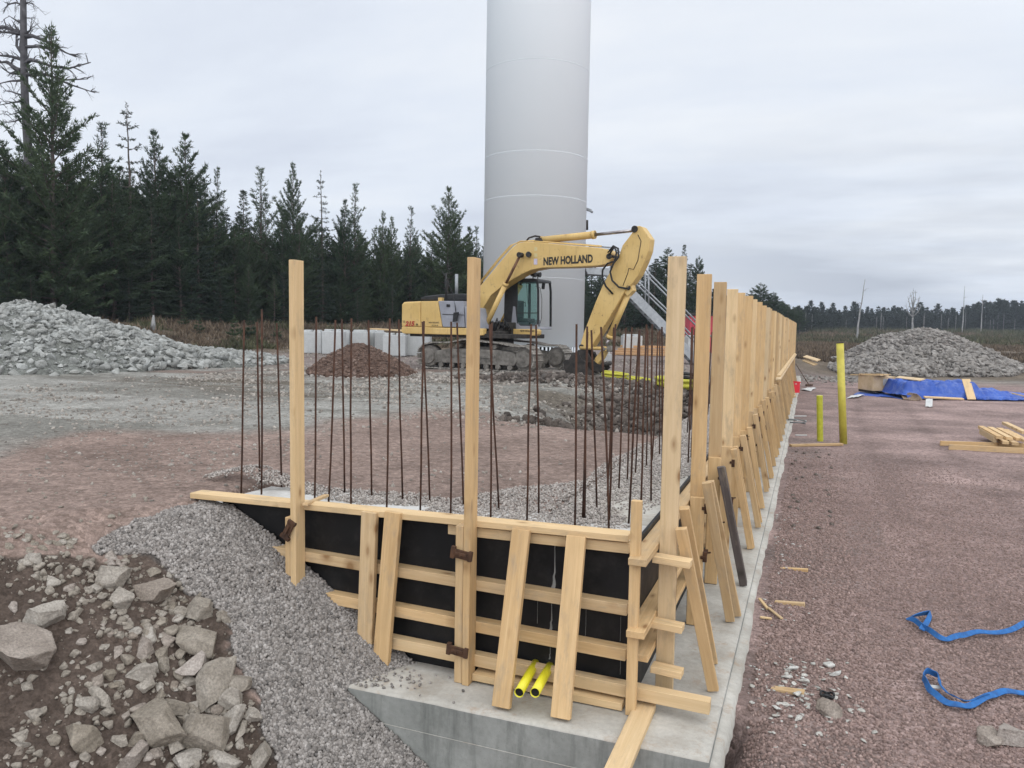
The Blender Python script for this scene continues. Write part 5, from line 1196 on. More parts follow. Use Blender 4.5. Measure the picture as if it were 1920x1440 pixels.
for k in range(4):
    a = at_d(1150 + 5 * k, 668 - 3 * k, 43 + .5 * k); b = at_d(1246 + 3 * k, 670 - 3 * k, 42 + .5 * k); z = ground_z(a[0], a[1]); a[2] = z + 0.06 + 0.13 * k; b[2] = a[2]
    tag(board('timber_beam', a, b, 0.5, 0.12, M['wood_orange'], None, n=(0, 0, 1)), ('bottom', 'second', 'third', 'topmost')[k] + ' orange timber of the low stack in front of the single block', 'timber', 'orange timbers stacked behind the bars')
# red container
a = at_d(1280, 640, 50); b = at_d(1345, 640, 50); w = np.linalg.norm(b - a); t = at_d(1300, 592, 50)[2]; c = (a + b) / 2; zb = ground_z(c[0], c[1]); rr = Matrix.Rotation(RZ, 3, 'Z'); h = t - zb
ct = empty('red_shed', (c[0], c[1], zb), 0, 'small red site container with a dark roof, half hidden behind the tall posts', 'container')
mb = MB(); mb.box((c[0], c[1] + 1, zb + h / 2), (w, 2.2, h), rr, .03)
for k in range(14): mb.box(Vector((c[0], c[1] + 1, zb + h / 2)) + rr @ Vector(((k + .5) / 14 * w - w / 2, -1.11, 0)), (w / 28, .05, h * .92), rr, .01)
mb.build('container_wall', M['red_paint'], ct)
mb = MB(); mb.box((c[0], c[1] + 1, zb + h + .09), (w + .15, 2.4, .18), rr, .03); mb.build('container_roof', M['dark_steel'], ct)
# yellow cable ducts lying in coils
M['duct'] = simple('dusty_duct', (0.34, 0.32, 0.035), (0.46, 0.43, 0.05), 9, 0.5, 0.05, 30, 0.002)
def coil(px, py, D, r, turns, rise, mat, label, rr=0.035, squash=0.5, seed=0, name='duct_coil', tilt=0.0):
    c = at_d(px, py, D); z = ground_z(c[0], c[1]); q = np.random.default_rng(seed); pts = []
    for k in range(int(turns * 22)):
        a = 2 * math.pi * k / 22; rad = r * (1 + .16 * math.sin(a * .37 + seed) + .05 * q.normal())
        pts.append((c[0] + rad * math.cos(a), c[1] + squash * rad * math.sin(a), z + rr + rise * (k / (turns * 22)) + 0.05 * math.sin(a * .5) ** 2 + tilt * (1 + math.sin(a)) * r))
    mb = MB(); mb.tube(pts, rr, 8); return tag(mb.build(name, mat), label, 'cable duct', 'coils of cable duct')
coil(1153, 703, 23.0, .33, 3.5, .14, M['duct'], 'yellow plastic duct coiled on the ground beside the bucket', .035, .7, 1)
coil(1199, 707, 22.0, .28, 2.5, .10, M['duct'], 'flatter yellow duct coil on the dirt between bucket and tall post', .03, .6, 2)
coil(1268, 742, 18.0, .42, 5, .20, M['duct'], 'big yellow duct coil leaning up behind the tall corner post', .045, .35, 3, tilt=.06)
coil(1286, 736, 18.0, .32, 4, .35, M['hose'], 'black hose coil piled on the big yellow duct coil', .035, .35, 4, tilt=.06)
# ------------------------------------------------------------------ heaps
def heap(name, cx, cy, blobs, mat_ground, col, stone_variants, stone_mat, n, smin, smax, power, label, cat, seed, sinks=.3, top_bare=None, res=0.16):
    """a mound built from smooth humps over the terrain, with broken stone all over it, as one mesh"""
    x0 = min(b[0] - b[2] * 1.3 for b in blobs); x1 = max(b[0] + b[2] * 1.3 for b in blobs); y0 = min(b[1] - b[3] * 1.3 for b in blobs); y1 = max(b[1] + b[3] * 1.3 for b in blobs)
    def hh(X, Y):
        z = np.zeros_like(X)
        for (bx, by, rx, ry, bh) in blobs:
            d = np.sqrt(((X - bx) / rx) ** 2 + ((Y - by) / ry) ** 2) + 0.14 * (fbm(X * 1.1, Y * 1.1, seed, 4) - .5)
            z = np.maximum(z, bh * (np.clip(1 - d, 0, 1) * 0.92 + 0.08 * sst(1, .6, d) * (d < 1)) * (1 - 0.10 * np.exp(-(d / .2) ** 2)))
        return z + 0.10 * (fbm(X * 2.3, Y * 2.3, seed + 3, 4) - .5) * (z > .02)
    xs = np.arange(x0, x1, res); ys = np.arange(y0, y1, res); A, B = np.meshgrid(xs, ys); X, Y = A.ravel(), B.ravel(); z = hh(X, Y)
    Z = np.where(z > 0.03, height(X, Y) + z, height(X, Y) - 0.15)
    nx = len(xs); ii = (np.arange(len(ys) - 1)[:, None] * nx + np.arange(nx - 1)[None]).ravel(); Q = np.stack([ii, ii + 1, ii + 1 + nx, ii + nx], 1)
    keep = (z[Q] > 0.0).any(1); Q = Q[keep]
    T = np.concatenate([Q[:, [0, 1, 2]], Q[:, [0, 2, 3]]])
    r = np.random.default_rng(seed); sx, sy = r.uniform(x0, x1, n * 4), r.uniform(y0, y1, n * 4); sz = hh(sx, sy); kk = (sz > 0.04)
    if top_bare is not None: kk &= r.random(n * 4) < top_bare(sx, sy, sz)
    sx, sy, sz = sx[kk][:n], sy[kk][:n], sz[kk][:n]
    S = smin + (smax - smin) * r.random(len(sx)) ** power; S = S * (1.25 - 0.45 * sz / max(sz.max(), .1))
    st_ = scatter(name, np.stack([sx, sy, height(sx, sy) + sz], 1), S, stone_variants, stone_mat, sink=sinks, rs=seed + 1)
    base = np_mesh('heap_core', np.stack([X, Y, Z], 1), T, mat_ground, sm=True, col=np.tile(np.array(col), (len(X), 1)) * (1 + .3 * (fbm(X, Y, seed + 9, 3) - .5))[:, None])
    base.parent = st_
    return tag(st_, label, cat), hh
var = [cut_stone(2, 500 + s, 12, (.28, .75), (1, .8, .62), 0.03) for s in range(12)]
hp = empty
pl = at_d(45, 640, 24.5); pl2 = at_d(300, 660, 26.5); pl3 = at_d(-160, 640, 24.5); pl4 = at_d(400, 665, 29)
lh, lhh = heap('rubble_heap', 0, 0, [(pl[0], pl[1], 5.4, 5.2, 2.2), (pl3[0], pl3[1], 5.2, 5.0, 1.75), (pl2[0], pl2[1], 3.6, 3.4, .8), (pl4[0], pl4[1], 3.2, 2.4, .45), (at_d(150, 650, 25)[0], at_d(150, 650, 25)[1], 4.6, 4.2, 1.7)], M['mound_soil'], (0.16, 0.165, 0.15), var, M['rubble'], 24000, .025, .17, 3.6, 'big heap of pale grey blasted rock below the dark trees on the left', 'rubble heap', 701, top_bare=lambda x, y, z: .25 + .75 * sst(.38, .52, fbm(x * .8, y * .8, 77, 3)))
tag(lh, kind='stuff')
rc = at_d(1734, 660, 52); rc2 = at_d(1672, 680, 49.5); rc3 = at_d(1800, 670, 52)
rh, rhh = heap('rubble_heap', 0, 0, [(rc[0], rc[1], 5.6, 5.6, 2.95), (rc2[0], rc2[1], 3.7, 3.6, 1.5), (rc3[0], rc3[1], 4.0, 4.0, 1.35), (at_d(1672, 640, 53)[0], at_d(1672, 640, 53)[1], 3.4, 3.6, 2.55)], M['mound_soil'], (0.20, 0.175, 0.16), var, M['rubble_warm'], 17000, .04, .26, 3.4, 'broad heap of grey broken rock beyond the yard and the blue tarpaulin', 'rubble heap', 711, top_bare=lambda x, y, z: .95 - .75 * sst(1.7, 2.4, z) * sst(.35, .5, fbm(x * .5, y * .5, 79, 3)))
tag(rh, kind='stuff')
bh_ = at_d(672, 690, 22.2); bh2 = at_d(712, 690, 22.5)
eh_, _ = heap('earth_heap', 0, 0, [(bh_[0], bh_[1], 1.6, 1.5, 1.05), (bh2[0], bh2[1], 1.15, 1.2, .72)], M['mound_soil'], (0.115, 0.075, 0.058), [cut_stone(2, 540 + s, 9, jitter=.05) for s in range(5)], stone('heap_lumps', (0.085, 0.056, 0.045), (0.125, 0.085, 0.068), (0.22, 0.17, 0.145), .35, 3, .5, .02, 20), 2600, .012, .055, 3.5, 'small conical heap of dark reddish brown earth behind the bars', 'earth heap', 721, res=.08)
tag(eh_, kind='stuff')
fx_, fy_, r = gscat(9000, bh_[0] - 2.6, bh_[0] + 3.2, bh_[1] - 2.2, bh_[1] + .4, lambda X, Y: np.exp(-((Y - bh_[1] + 1.25) / .32) ** 2) * .25, 731)
tag(scatter('stone_fringe', np.stack([fx_, fy_, height(fx_, fy_)], 1), .015 + .06 * r.random(len(fx_)) ** 3, var, M['pebble'], sink=.35, rs=12), 'pale stones rolled to the foot of the dark earth heap', 'stones', kind='stuff')
# biggest stones of the left heap, countable along its foot
r = np.random.default_rng(31)
for k, (px, py, w, h) in enumerate([(335, 667, 34, 22), (352, 681, 26, 16), (372, 683, 20, 14), (168, 703, 30, 18), (105, 705, 24, 14), (218, 700, 28, 18), (282, 693, 24, 15), (100, 574, 16, 12), (118, 577, 14, 10), (25, 702, 30, 18), (60, 698, 24, 14), (140, 697, 20, 12), (250, 696, 18, 12), (300, 685, 18, 12), (200, 625, 18, 9), (155, 660, 18, 14), (88, 668, 18, 14), (15, 668, 22, 12), (320, 640, 16, 9), (240, 672, 20, 12), (385, 668, 14, 9), (405, 672, 12, 8)]):
    d = ray(px, py); t = np.linspace(15, 60, 3000); P = CAMP[None] + d[None] * t[:, None]; g = height(P[:, 0], P[:, 1]) + lhh(P[:, 0], P[:, 1]) - P[:, 2]; p = P[int(np.argmax(g > 0))]
    s = float((p - CAMP) @ FWD) / F_PX; v, f = cut_stone(3, 1400 + k, 13, (.34, .78), (w * s / 2, h * s / 2, h * s / 2), .05)
    a = r.uniform(-.4, .4); v = np.stack([v[:, 0] * math.cos(RZ + a) - v[:, 1] * math.sin(RZ + a), v[:, 0] * math.sin(RZ + a) + v[:, 1] * math.cos(RZ + a), v[:, 2]], 1)
    o = np_mesh('rubble_stone', v, f, M['rubble']); o.location = p + np.array([0, 0, .02])
    tag(o, ('very large block of rock at the end of the left heap' if k == 0 else 'large grey stone lying on or at the foot of the left rubble heap'), 'stone', 'large stones of the left heap')
# ------------------------------------------------------------------ things in the yard on the right
W, WP = M['wood'], M['wood_pale']
b0 = np.array([0.826, 19.72, -0.2]); t0 = np.array([0.644, 19.8, 2.25])
mb = MB(); mb.pipe(b0, t0, 0.084, 0.006, 28); o = mb.build('duct_pipe', M['olive_pipe']); tag(o, 'tall dusty yellow pipe standing slightly askew in the red gravel', 'pipe')
mb = MB(); mb.pipe(t0 - (t0 - b0) * 0.004, t0 + (t0 - b0) * 0.004, 0.087, 0.01, 28); mb.build('pipe_rim', M['black'], o)
b0 = np.array([0.316, 19.94, -0.2]); t0 = np.array([0.255, 19.9, 0.99]); mb = MB(); n_ = 34
pts, rs = [], []
for k in range(n_ * 3 + 1):
    t = k / (n_ * 3); pts.append(b0 + (t0 - b0) * t); rs.append(0.074 if k % 3 else 0.063)
mb.tube(pts, rs, 20); tag(mb.build('ribbed_pipe', M['short_pipe']), 'short ribbed yellow pipe standing beside the tall dusty one', 'pipe')
tag(board('lath', on_z(1482, 835, -.07), on_z(1579, 833, -.07), .10, .05, W), 'pale board lying on the gravel at the foot of the yellow pipes', 'board')
for k, (a, b, lb) in enumerate([((1463, 1067), (1515, 1070), 'half-buried pale offcut farthest from the flat reddish slab, near the footing'), ((1453, 1130), (1509, 1134), 'half-buried pale offcut in the middle of the three beside the footing'), ((1446, 1293), (1508, 1301), 'half-buried pale offcut among the concrete chips')]):
    p, q = on_z(*a, -.125), on_z(*b, -.10); tag(board('offcut', p, q, .055 if k < 2 else .075, .04, W, None, n=(0, 0.05, 1)), lb, 'wood offcut', 'wood offcuts beside the footing')
# chips of spilled concrete
X, Y, r = gscat(2600, -.5, 1.0, 4.9, 7.4, lambda X, Y: np.exp(-(((X - .06) / .26) ** 2 + ((Y - 5.85) / .42) ** 2)), 301)
tag(scatter('concrete_chips', np.stack([X, Y, height(X, Y)], 1), .006 + .03 * r.random(len(X)) ** 2.5, [cut_stone(2, 800 + s, 9, (.35, .8), (1, .75, .35)) for s in range(5)], M['debris'], tilt=.8, sink=.2, rs=21, flat=.6), 'grey chips of spilled concrete strewn on the red gravel', 'concrete chips', kind='stuff')
X, Y, r = gscat(900, -.36, .3, 4.6, 12, lambda X, Y: sst(.25, -.3, X) * .6, 303)
tag(scatter('concrete_crumbs', np.stack([X, Y, height(X, Y)], 1), .004 + .02 * r.random(len(X)) ** 3, [cut_stone(1, 820 + s, 7, (.4, .8), (1, .75, .4)) for s in range(5)], M['debris'], tilt=.8, sink=.2, rs=22, flat=.6), 'crumbs of concrete along the edge of the footing', 'concrete chips', kind='stuff')
for k, (px, py, l, w, a) in enumerate([(1486, 1252, .10, .05, .6), (1510, 1276, .11, .03, -.5), (1568, 1262, .12, .04, .7), (1493, 1300, .07, .06, .2), (1456, 1327, .10, .04, -.7), (1497, 1347, .08, .04, 1.2), (1476, 1268, .1, .035, -.4), (1553, 1246, .1, .08, .1)]):
    p = on_z(px, py, -.085); v, f = cut_stone(3, 870 + k, 12, (.4, .85), (l / 2, w / 2, .016), .05); ca, sa = math.cos(a), math.sin(a); v = np.stack([v[:, 0] * ca - v[:, 1] * sa, v[:, 0] * sa + v[:, 1] * ca, v[:, 2] + .12 * v[:, 0]], 1)
    o = np_mesh('concrete_flake', v, f, M['debris']); o.location = p; tag(o, 'flat grey flake of concrete among the chips on the gravel', 'concrete flake', 'flakes of concrete on the gravel')
p = on_z(1551, 1302, -.075); bm = MB(); bm.tube([p + np.array([.045 * math.cos(a), .045 * math.sin(a), .008 * math.sin(3 * a)]) for a in np.linspace(0, 6.1, 22)], .008, 8); bm.tube([p + np.array([0, 0, -.02]), p + np.array([0, 0, -.008])], .036, 16); tag(bm.build('plastic_ring', M['black']), 'round black plastic cap lying among the concrete chips', 'plastic cap')
# blue slings
def ribbon(name, pts, w, label, lay):
    P = np.array([on_z(x, y, -.085) for x, y in pts]); n0 = len(P); t = np.linspace(0, n0 - 1, (n0 - 1) * 7 + 1)
    def cr_(i, f):
        a, b, c, d = (P[max(i - 1, 0)], P[i], P[min(i + 1, n0 - 1)], P[min(i + 2, n0 - 1)])
        return .5 * ((2 * b) + (c - a) * f + (2 * a - 5 * b + 4 * c - d) * f * f + (3 * b - a - 3 * c + d) * f ** 3)
    C = np.array([cr_(min(int(q), n0 - 2), q - min(int(q), n0 - 2)) for q in t]); T = np.gradient(C, axis=0); T /= np.linalg.norm(T, axis=1)[:, None]
    bm = bmesh.new(); pr = None
    for k, (c, d) in enumerate(zip(C, T)):
        u = t[k]; th = math.radians(np.interp(u, np.arange(n0), lay)); side = np.cross(d, [0, 0, 1]); wv = side * math.cos(th) + np.array([0, 0, 1]) * abs(math.sin(th)); nn = np.cross(wv, d) * .0035
        z = .5 * w * abs(math.sin(th)) + .008 + .012 * math.sin(u * 1.7) ** 2
        c = c + np.array([0, 0, z]); c[2] = max(c[2], ground_z(c[0], c[1]) + .5 * w * abs(math.sin(th)) + .006)
        row = [bm.verts.new(c + s1 * wv * w / 2 + s2 * nn) for s1, s2 in ((-1, -1), (1, -1), (1, 1), (-1, 1))]
        if pr:
            for i in range(4): bm.faces.new((pr[i], pr[(i + 1) % 4], row[(i + 1) % 4], row[i]))
        else: bm.faces.new(row[::-1])
        pr = row
    bm.faces.new(pr); bmesh.ops.recalc_face_normals(bm, faces=bm.faces); me = bpy.data.meshes.new(name); bm.to_mesh(me); bm.free()
    return tag(link_mesh(name, me, M['blue']), label, 'lifting sling', 'blue slings in the yard')
ribbon('lifting_sling', [(1990, 1150), (1950, 1160), (1922, 1172), (1898, 1186), (1860, 1190), (1825, 1191), (1800, 1198), (1776, 1203), (1752, 1196), (1735, 1184), (1716, 1172), (1703, 1163), (1722, 1160), (1743, 1155), (1742, 1165), (1733, 1178), (1728, 1186)], .046, 'flat blue webbing sling farther up the gravel, ending in a small folded triangle', [70, 60, 40, 30, 20, 25, 55, 20, 60, 75, 70, 30, 60, 80, 50, 40, 20])
s_ = ribbon('lifting_sling', [(1990, 1296), (1950, 1303), (1915, 1303), (1880, 1303), (1858, 1309), (1835, 1320), (1810, 1329), (1785, 1326), (1760, 1315), (1745, 1302), (1735, 1288), (1730, 1276), (1738, 1268), (1750, 1270), (1760, 1279), (1762, 1290), (1768, 1298), (1785, 1310), (1805, 1320), (1830, 1316), (1850, 1308)], .046, 'blue webbing sling whose end makes a round loop, above the two stones', [30, 20, 15, 25, 30, 20, 15, 30, 40, 55, 70, 85, 85, 80, 70, 60, 40, 30, 30, 40, 30])
mb = MB(); p = on_z(1755, 1288, -.07); mb.box(p, (.075, .03, .004), Matrix.Rotation(.2, 3, 'Z') @ Matrix.Rotation(.4, 3, 'X')); mb.build('sling_label', M['white_sheet'], s_)
# stack of timber by the right edge
g = on_z(1840, 835, -.1)
tag(board('timber', on_z(1763, 831, -.04), on_z(1925, 836, -.04), .05, .11, W, None, n=(0, 0, 1)), 'long pale timber lying behind another one under the stacked ends', 'timber', 'timbers lying in the yard')
tag(board('timber', on_z(1779, 838, -.045), on_z(1990, 849, -.045), .05, .12, W, None, n=(0, 0, 1)), 'long pale timber lying in front, carrying the stacked timber ends', 'timber', 'timbers lying in the yard')
dd = np.array([-.02, 1, 0]); dd /= np.linalg.norm(dd)
for k, (px, py, z, h_) in enumerate([(1874, 822, .16, .07), (1893, 824, .13, .07), (1912, 826, .12, .07), (1886, 832, .05, .07), (1904, 834, .05, .07), (1866, 826, .09, .14), (1925, 829, .12, .07), (1922, 813, .2, .07)]):
    e_ = on_z(px, py, z - .02); e_[2] = z
    tag(board('timber', e_, e_ + dd * (1.5 if k == 5 else 1.9) + np.array([0, 0, .02]), .13 if k != 5 else .06, h_, WP if k % 2 else W, None, n=(0, 0, 1)), 'sawn timber of the small stack by the right edge, its end towards the viewer', 'timber', 'stacked timbers by the right edge')
# crate with boards on it
D = 33.0
a = at_d(1634, 735, D); b = at_d(1680, 735, D); z0 = -.05; w = np.linalg.norm((b - a)[:2]); top = float(at_d(1655, 706, D)[2]); c = (a + b) / 2
R_ = Matrix.Rotation(RZ + .12, 3, 'Z'); cr_o = empty('wooden_crate', (c[0], c[1], z0), 0, 'wooden crate with loose planks on top standing in the yard', 'crate')
mb = MB(); h = top - z0 - .1; ctr = Vector((c[0], c[1], z0 + .1 + h / 2)) + R_ @ Vector((0, .55, 0))
mb.box(ctr, (w, 1.1, h), R_, .01); mb.build('crate_side', simple('crate_board', (.50, .36, .2), (.62, .47, .3), 3, .8, .2, 30, .01), cr_o)
mb = MB()
for x in (-.42, 0, .42): mb.box(ctr + R_ @ Vector((x * w, 0, -h / 2 - .05)), (.1, 1.1, .1), R_, .005)
mb.build('pallet_runner', M['dark_steel'], cr_o)
mb = MB(); mb.box(ctr + R_ @ Vector((.12 * w, -.555, .12 * h)), (.36, .012, .28), R_, .003); mb.build('paper_label', M['white_sheet'], cr_o)
for k, (dx, ry, l, lb) in enumerate([(-.5, .05, 2.1, 'pale plank lying across the left end of the crate'), (-.2, -.1, 2.2, 'pale plank lying over the middle of the crate'), (.05, -.25, 2.1, 'crooked pale plank on the crate beside the middle one'), (.3, -.38, 2.2, 'pale plank sticking out over the right end of the crate')]):
    q = np.array(ctr + R_ @ Vector((dx * w * .9, 0, h / 2 + .035 + .03 * (k % 2)))); d = np.array(R_ @ Vector((math.sin(ry) * -1, math.cos(ry), -.05))) * l / 2
    tag(board('plank', q - d, q + d, .17, .045, WP, None, n=(0, 0, 1)), lb, 'plank', 'planks on the crate')
# blue tarpaulin over goods
u0, u1 = 1708, 2010; D0 = 30.4
o0 = at_d(u0, 752, D0); ex = np.array([RGT[0], RGT[1], 0]); ex /= np.linalg.norm(ex); ey = np.array([FWD[0], FWD[1], 0]); ey /= np.linalg.norm(ey)
sc_ = D0 / F_PX; nu, nv = 190, 70; U, Vv = np.meshgrid(np.linspace(0, (u1 - u0) * sc_, nu), np.linspace(0, 3.4, nv)); u, v = U.ravel(), Vv.ravel()
def bump_box(u, v, x0, x1, y0, y1, h, s): return h * sst(x0 - s, x0 + .05, u) * (1 - sst(x1 - .05, x1 + s, u)) * sst(y0 - s * .8, y0 + .05, v) * (1 - sst(y1 - .05, y1 + s, v))
hz = np.maximum.reduce([bump_box(u, v, .28, 1.35, .9, 2.5, .66, .30), bump_box(u, v, 1.75, 2.9, .9, 2.6, .86, .7) * (.82 + .18 * np.sin(u * 2)), bump_box(u, v, 1.1, 2.0, 1.2, 2.4, .54, .5), bump_box(u, v, 2.9, 4.3, .9, 2.2, .30, .7), .10 + 0 * u])
fold = 1.5 * (fbm(u * 3.4 + v * .9, v * 2.6, 401, 5) - .5); hz = hz * (1 + .26 * fold) + .22 * np.abs(fbm(u * 3.5, v * 3.2, 403, 3) - .5) * sst(0, .4, hz) + .04 * np.abs(np.sin(u * 6 + 3 * fold)) * (hz < .6)
frt = .35 + .25 * fbm(u * 1.2, u * 0, 405, 3) + .30 * sst(1.2, 1.6, u) * (1 - sst(2.4, 2.8, u)); P = o0[None, :] + u[:, None] * ex + (v[:, None]) * ey
P[:, 2] = -.09 + np.where(v < frt * .7, .03 + .02 * fold, hz); Q = np.stack([(j := (np.arange(nv - 1)[:, None] * nu + np.arange(nu - 1)[None]).ravel()), j + 1, j + 1 + nu, j + nu], 1)
keep = (v[Q] > (frt * .55)[Q]).all(1); to = np_mesh('blue_tarpaulin', P, Q[keep], M['tarp'], sm=True); sol = to.modifiers.new('thickness', 'SOLIDIFY'); sol.thickness = .006
tag(to, 'crumpled blue tarpaulin draped over stacked goods in the yard', 'tarpaulin')
def tp(px, v_, lift): # point on the tarpaulin
    uu = (px - u0) * sc_; i = np.argmin((u - uu) ** 2 + (v - v_) ** 2); q = P[i].copy(); q[2] += lift; return q
for (pa, va, pb, vb, wd, lb) in [(1733, 2.3, 1748, .95, .16, 'pale plank weighing down the tarpaulin, leftmost of three'), (1742, 2.5, 1762, 1.3, .18, 'pale plank beside the leftmost one on the tarpaulin'), (1808, 1.1, 1822, .25, .30, 'wide pale board leaning on the front of the blue tarpaulin')]:
    p, q = tp(pa, va, .06), tp(pb, vb, .05)
    if va < 1.2: p = at_d(1811, 711, D0 + 1.0); q = at_d(1822, 749, D0 + .25)
    tag(board('plank', p, q, wd, .04, WP, None, n=(0, -.4, 1)), lb, 'plank', 'planks on the tarpaulin')
tag(board('plank', at_d(1733, 744.5, D0 + .1), at_d(1806, 748, D0 + .2), .14, .05, WP, None, n=(0, -.3, 1)), 'long pale lath along the foot of the tarpaulin', 'lath')
tag(board('plank', at_d(1888, 735, D0 + 1), at_d(1960, 752, D0 + .2), .12, .04, WP, None, n=(0, 0, 1)), 'thin lath lying on the flat end of the tarpaulin', 'lath')
def sheet(name, corners, mat, label, cat, warp=.02, seed=0, thick=.012):
    a, b, c, d = [np.array(q) for q in corners]; n = 14; bm = bmesh.new(); g = []
    for j in range(n):
        row = []
        for i in range(n):
            s, t = i / (n - 1), j / (n - 1); p = (a * (1 - s) + b * s) * (1 - t) + (d * (1 - s) + c * s) * t
            p = p + np.array([0, 0, warp * (2 * float(fbm(np.array([s * 3.]), np.array([t * 3.]), seed, 3)[0]) - .6)]); row.append(bm.verts.new(p))
        g.append(row)
    for j in range(n - 1):
        for i in range(n - 1): bm.faces.new((g[j][i], g[j][i + 1], g[j + 1][i + 1], g[j + 1][i])).smooth = True
    me = bpy.data.meshes.new(name); bm.to_mesh(me); bm.free(); o = link_mesh(name, me, M[mat]); sm_ = o.modifiers.new('thickness', 'SOLIDIFY'); sm_.thickness = thick; return tag(o, label, cat)
z_ = -.07
sheet('felt_mat', [on_z(1694, 748, z_), on_z(1730, 751, z_), on_z(1713, 740, .1), at_d(1683, 727, 32.5)], 'mat_brown', 'warped brown sheet lying between the crate and the tarpaulin', 'mat', .12, 3, .02)
sheet('white_panel', [on_z(1735, 762, z_), on_z(1748, 763, z_), at_d(1749, 748, 28.3), at_d(1736, 748, 28.3)], 'white_sheet', 'small square white panel standing on the gravel before the tarpaulin', 'panel', .02, 4)
sheet('cardboard_sheet', [on_z(1587, 746, z_), on_z(1606, 745, z_), on_z(1622, 740, z_), on_z(1600, 741, z_)], 'white_sheet', 'flat pale sheet lying on the gravel behind the tall yellow pipe', 'sheet', .05, 5)
sheet('cardboard_sheet', [on_z(1502, 731, z_), on_z(1520, 733, z_), on_z(1531, 727, z_), on_z(1514, 727, z_)], 'white_sheet', 'flat pale sheet lying beside the red crate', 'sheet', .05, 6)
sheet('blue_groundsheet', [on_z(1600, 740, -.10), on_z(1698, 748, -.10), on_z(1690, 741, -.10), on_z(1610, 735, -.10)], 'tarp', 'dirty blue sheet spread flat on the ground under the crate', 'groundsheet', .05, 7)
# red crate at the end of the wall, with its pole and scraps
p = on_z(1490, 736, 0); R_ = Matrix.Rotation(RZ + .3, 3, 'Z'); rb = empty('red_crate', p, 0, 'bright red plastic crate standing on the footing far down the wall', 'crate'); w, h = .40, .46; c = Vector((-.62, p[1], 0))
mb = MB()
for q, s in (((-w / 2, 0, h / 2), (.02, w, h)), ((w / 2, 0, h / 2), (.02, w, h)), ((0, -w / 2, h / 2), (w, .02, h)), ((0, w / 2, h / 2), (w, .02, h)), ((0, 0, .015), (w, w, .03))): mb.box(c + R_ @ Vector(q), s, R_, .004)
mb.box(c + R_ @ Vector((0, -w / 2 - .01, h - .03)), (w + .04, .04, .05), R_, .006); mb.build('crate_body', M['red_plastic'], rb); mb = MB(); mb.box(c + R_ @ Vector((0, -w / 2 - .015, h * .8)), (.09, .012, .03), R_, .003); mb.build('hand_slot', M['white_sheet'], rb)
tag(board('plank', on_z(1484, 734, .05), on_z(1488, 744, .02), .2, .03, WP), 'short pale board lying on the footing in front of the red crate', 'board')
a = at_d(1492, 682, 38); b = on_z(1517, 722, -.05); mb = MB(); mb.tube([a, b], .018, 8); mb.box(b, (.34, .12, .08), R_, .01); tag(mb.build('push_broom', M['rust']), 'broom with a dark rusty head leaning at the far end of the wall', 'broom')
for k, (p, q) in enumerate([((1489, 780), (1512, 780)), ((1491, 789), (1512, 789)), ((1491, 816), (1513, 816))]): tag(board('plastic_rod', on_z(*p, -.085), on_z(*q, -.085), .03, .03, M['white_sheet']), 'thin white rod lying on the gravel beside the footing near the yellow pipes', 'rod', 'white rods beside the footing')
c = on_z(1498, 795, -.08); mb = MB(); mb.tube([c + np.array([.24 * math.cos(a) - .05, .17 * math.sin(a) * (1 + .05 * a), .012 * a]) for a in np.linspace(0.4, 11, 70)], .016, 8); tag(mb.build('hose_loop', M['grey_hose']), 'loop of grey hose lying on the gravel by the footing', 'hose')
for k, (p, q) in enumerate([((1509, 668), (1535, 676)), ((1508, 675), (1529, 684))]): a = at_d(*p, 47); b = at_d(*q, 46); tag(board('plank', a, b, .3, .06, M['wood_pale'], None, n=(0, -.5, 1)), ('upper', 'lower')[k] + ' of two planks lying in the rubble past the end of the wall', 'plank', 'planks in the far rubble')
X, Y, r = gscat(2600, -1.2, 6, 40, 49, lambda X, Y: np.exp(-((Y - 46) / 2.6) ** 2) * sst(5.5, 2.5, X) * .9, 305)
tag(scatter('rubble_spread', np.stack([X, Y, height(X, Y)], 1), .03 + .14 * r.random(len(X)) ** 3.4, var, M['rubble_warm'], sink=.35, rs=23), 'broken rock spread over the ground past the end of the wall', 'rubble', kind='stuff')
# wood scraps by the footing front
tag(board('offcut', on_z(800, 1440, -.47), on_z(868, 1428, -.46), .12, .05, M['wood_orange'], None, n=(0, -.2, 1)), 'brown wood scrap lying in the gravel at the foot of the footing', 'wood scrap')
for k, (a, b) in enumerate([((1424, 1122), (1440, 1142)), ((1425, 1157), (1447, 1160)), ((1441, 1140), (1466, 1160))]): tag(board('splinter', on_z(*a, -.085), on_z(*b, -.09), .03, .015, M['wood_pale']), 'thin pale splinter of wood on the gravel against the footing', 'wood splinter', 'splinters by the footing')
for k in range(26):
    r_ = np.random.default_rng(900 + k); p = on_z(r_.uniform(1470, 1560), r_.uniform(840, 1000), -.09); v, f = cut_stone(2, 950 + k, 8, (.5, .85), (.035, .03, .025)); o = np_mesh('dark_lump', v, f, M['clod']); o.location = p; tag(o, 'dark lump of earth lying on the red gravel beside the footing', 'earth lump', 'dark lumps on the gravel')
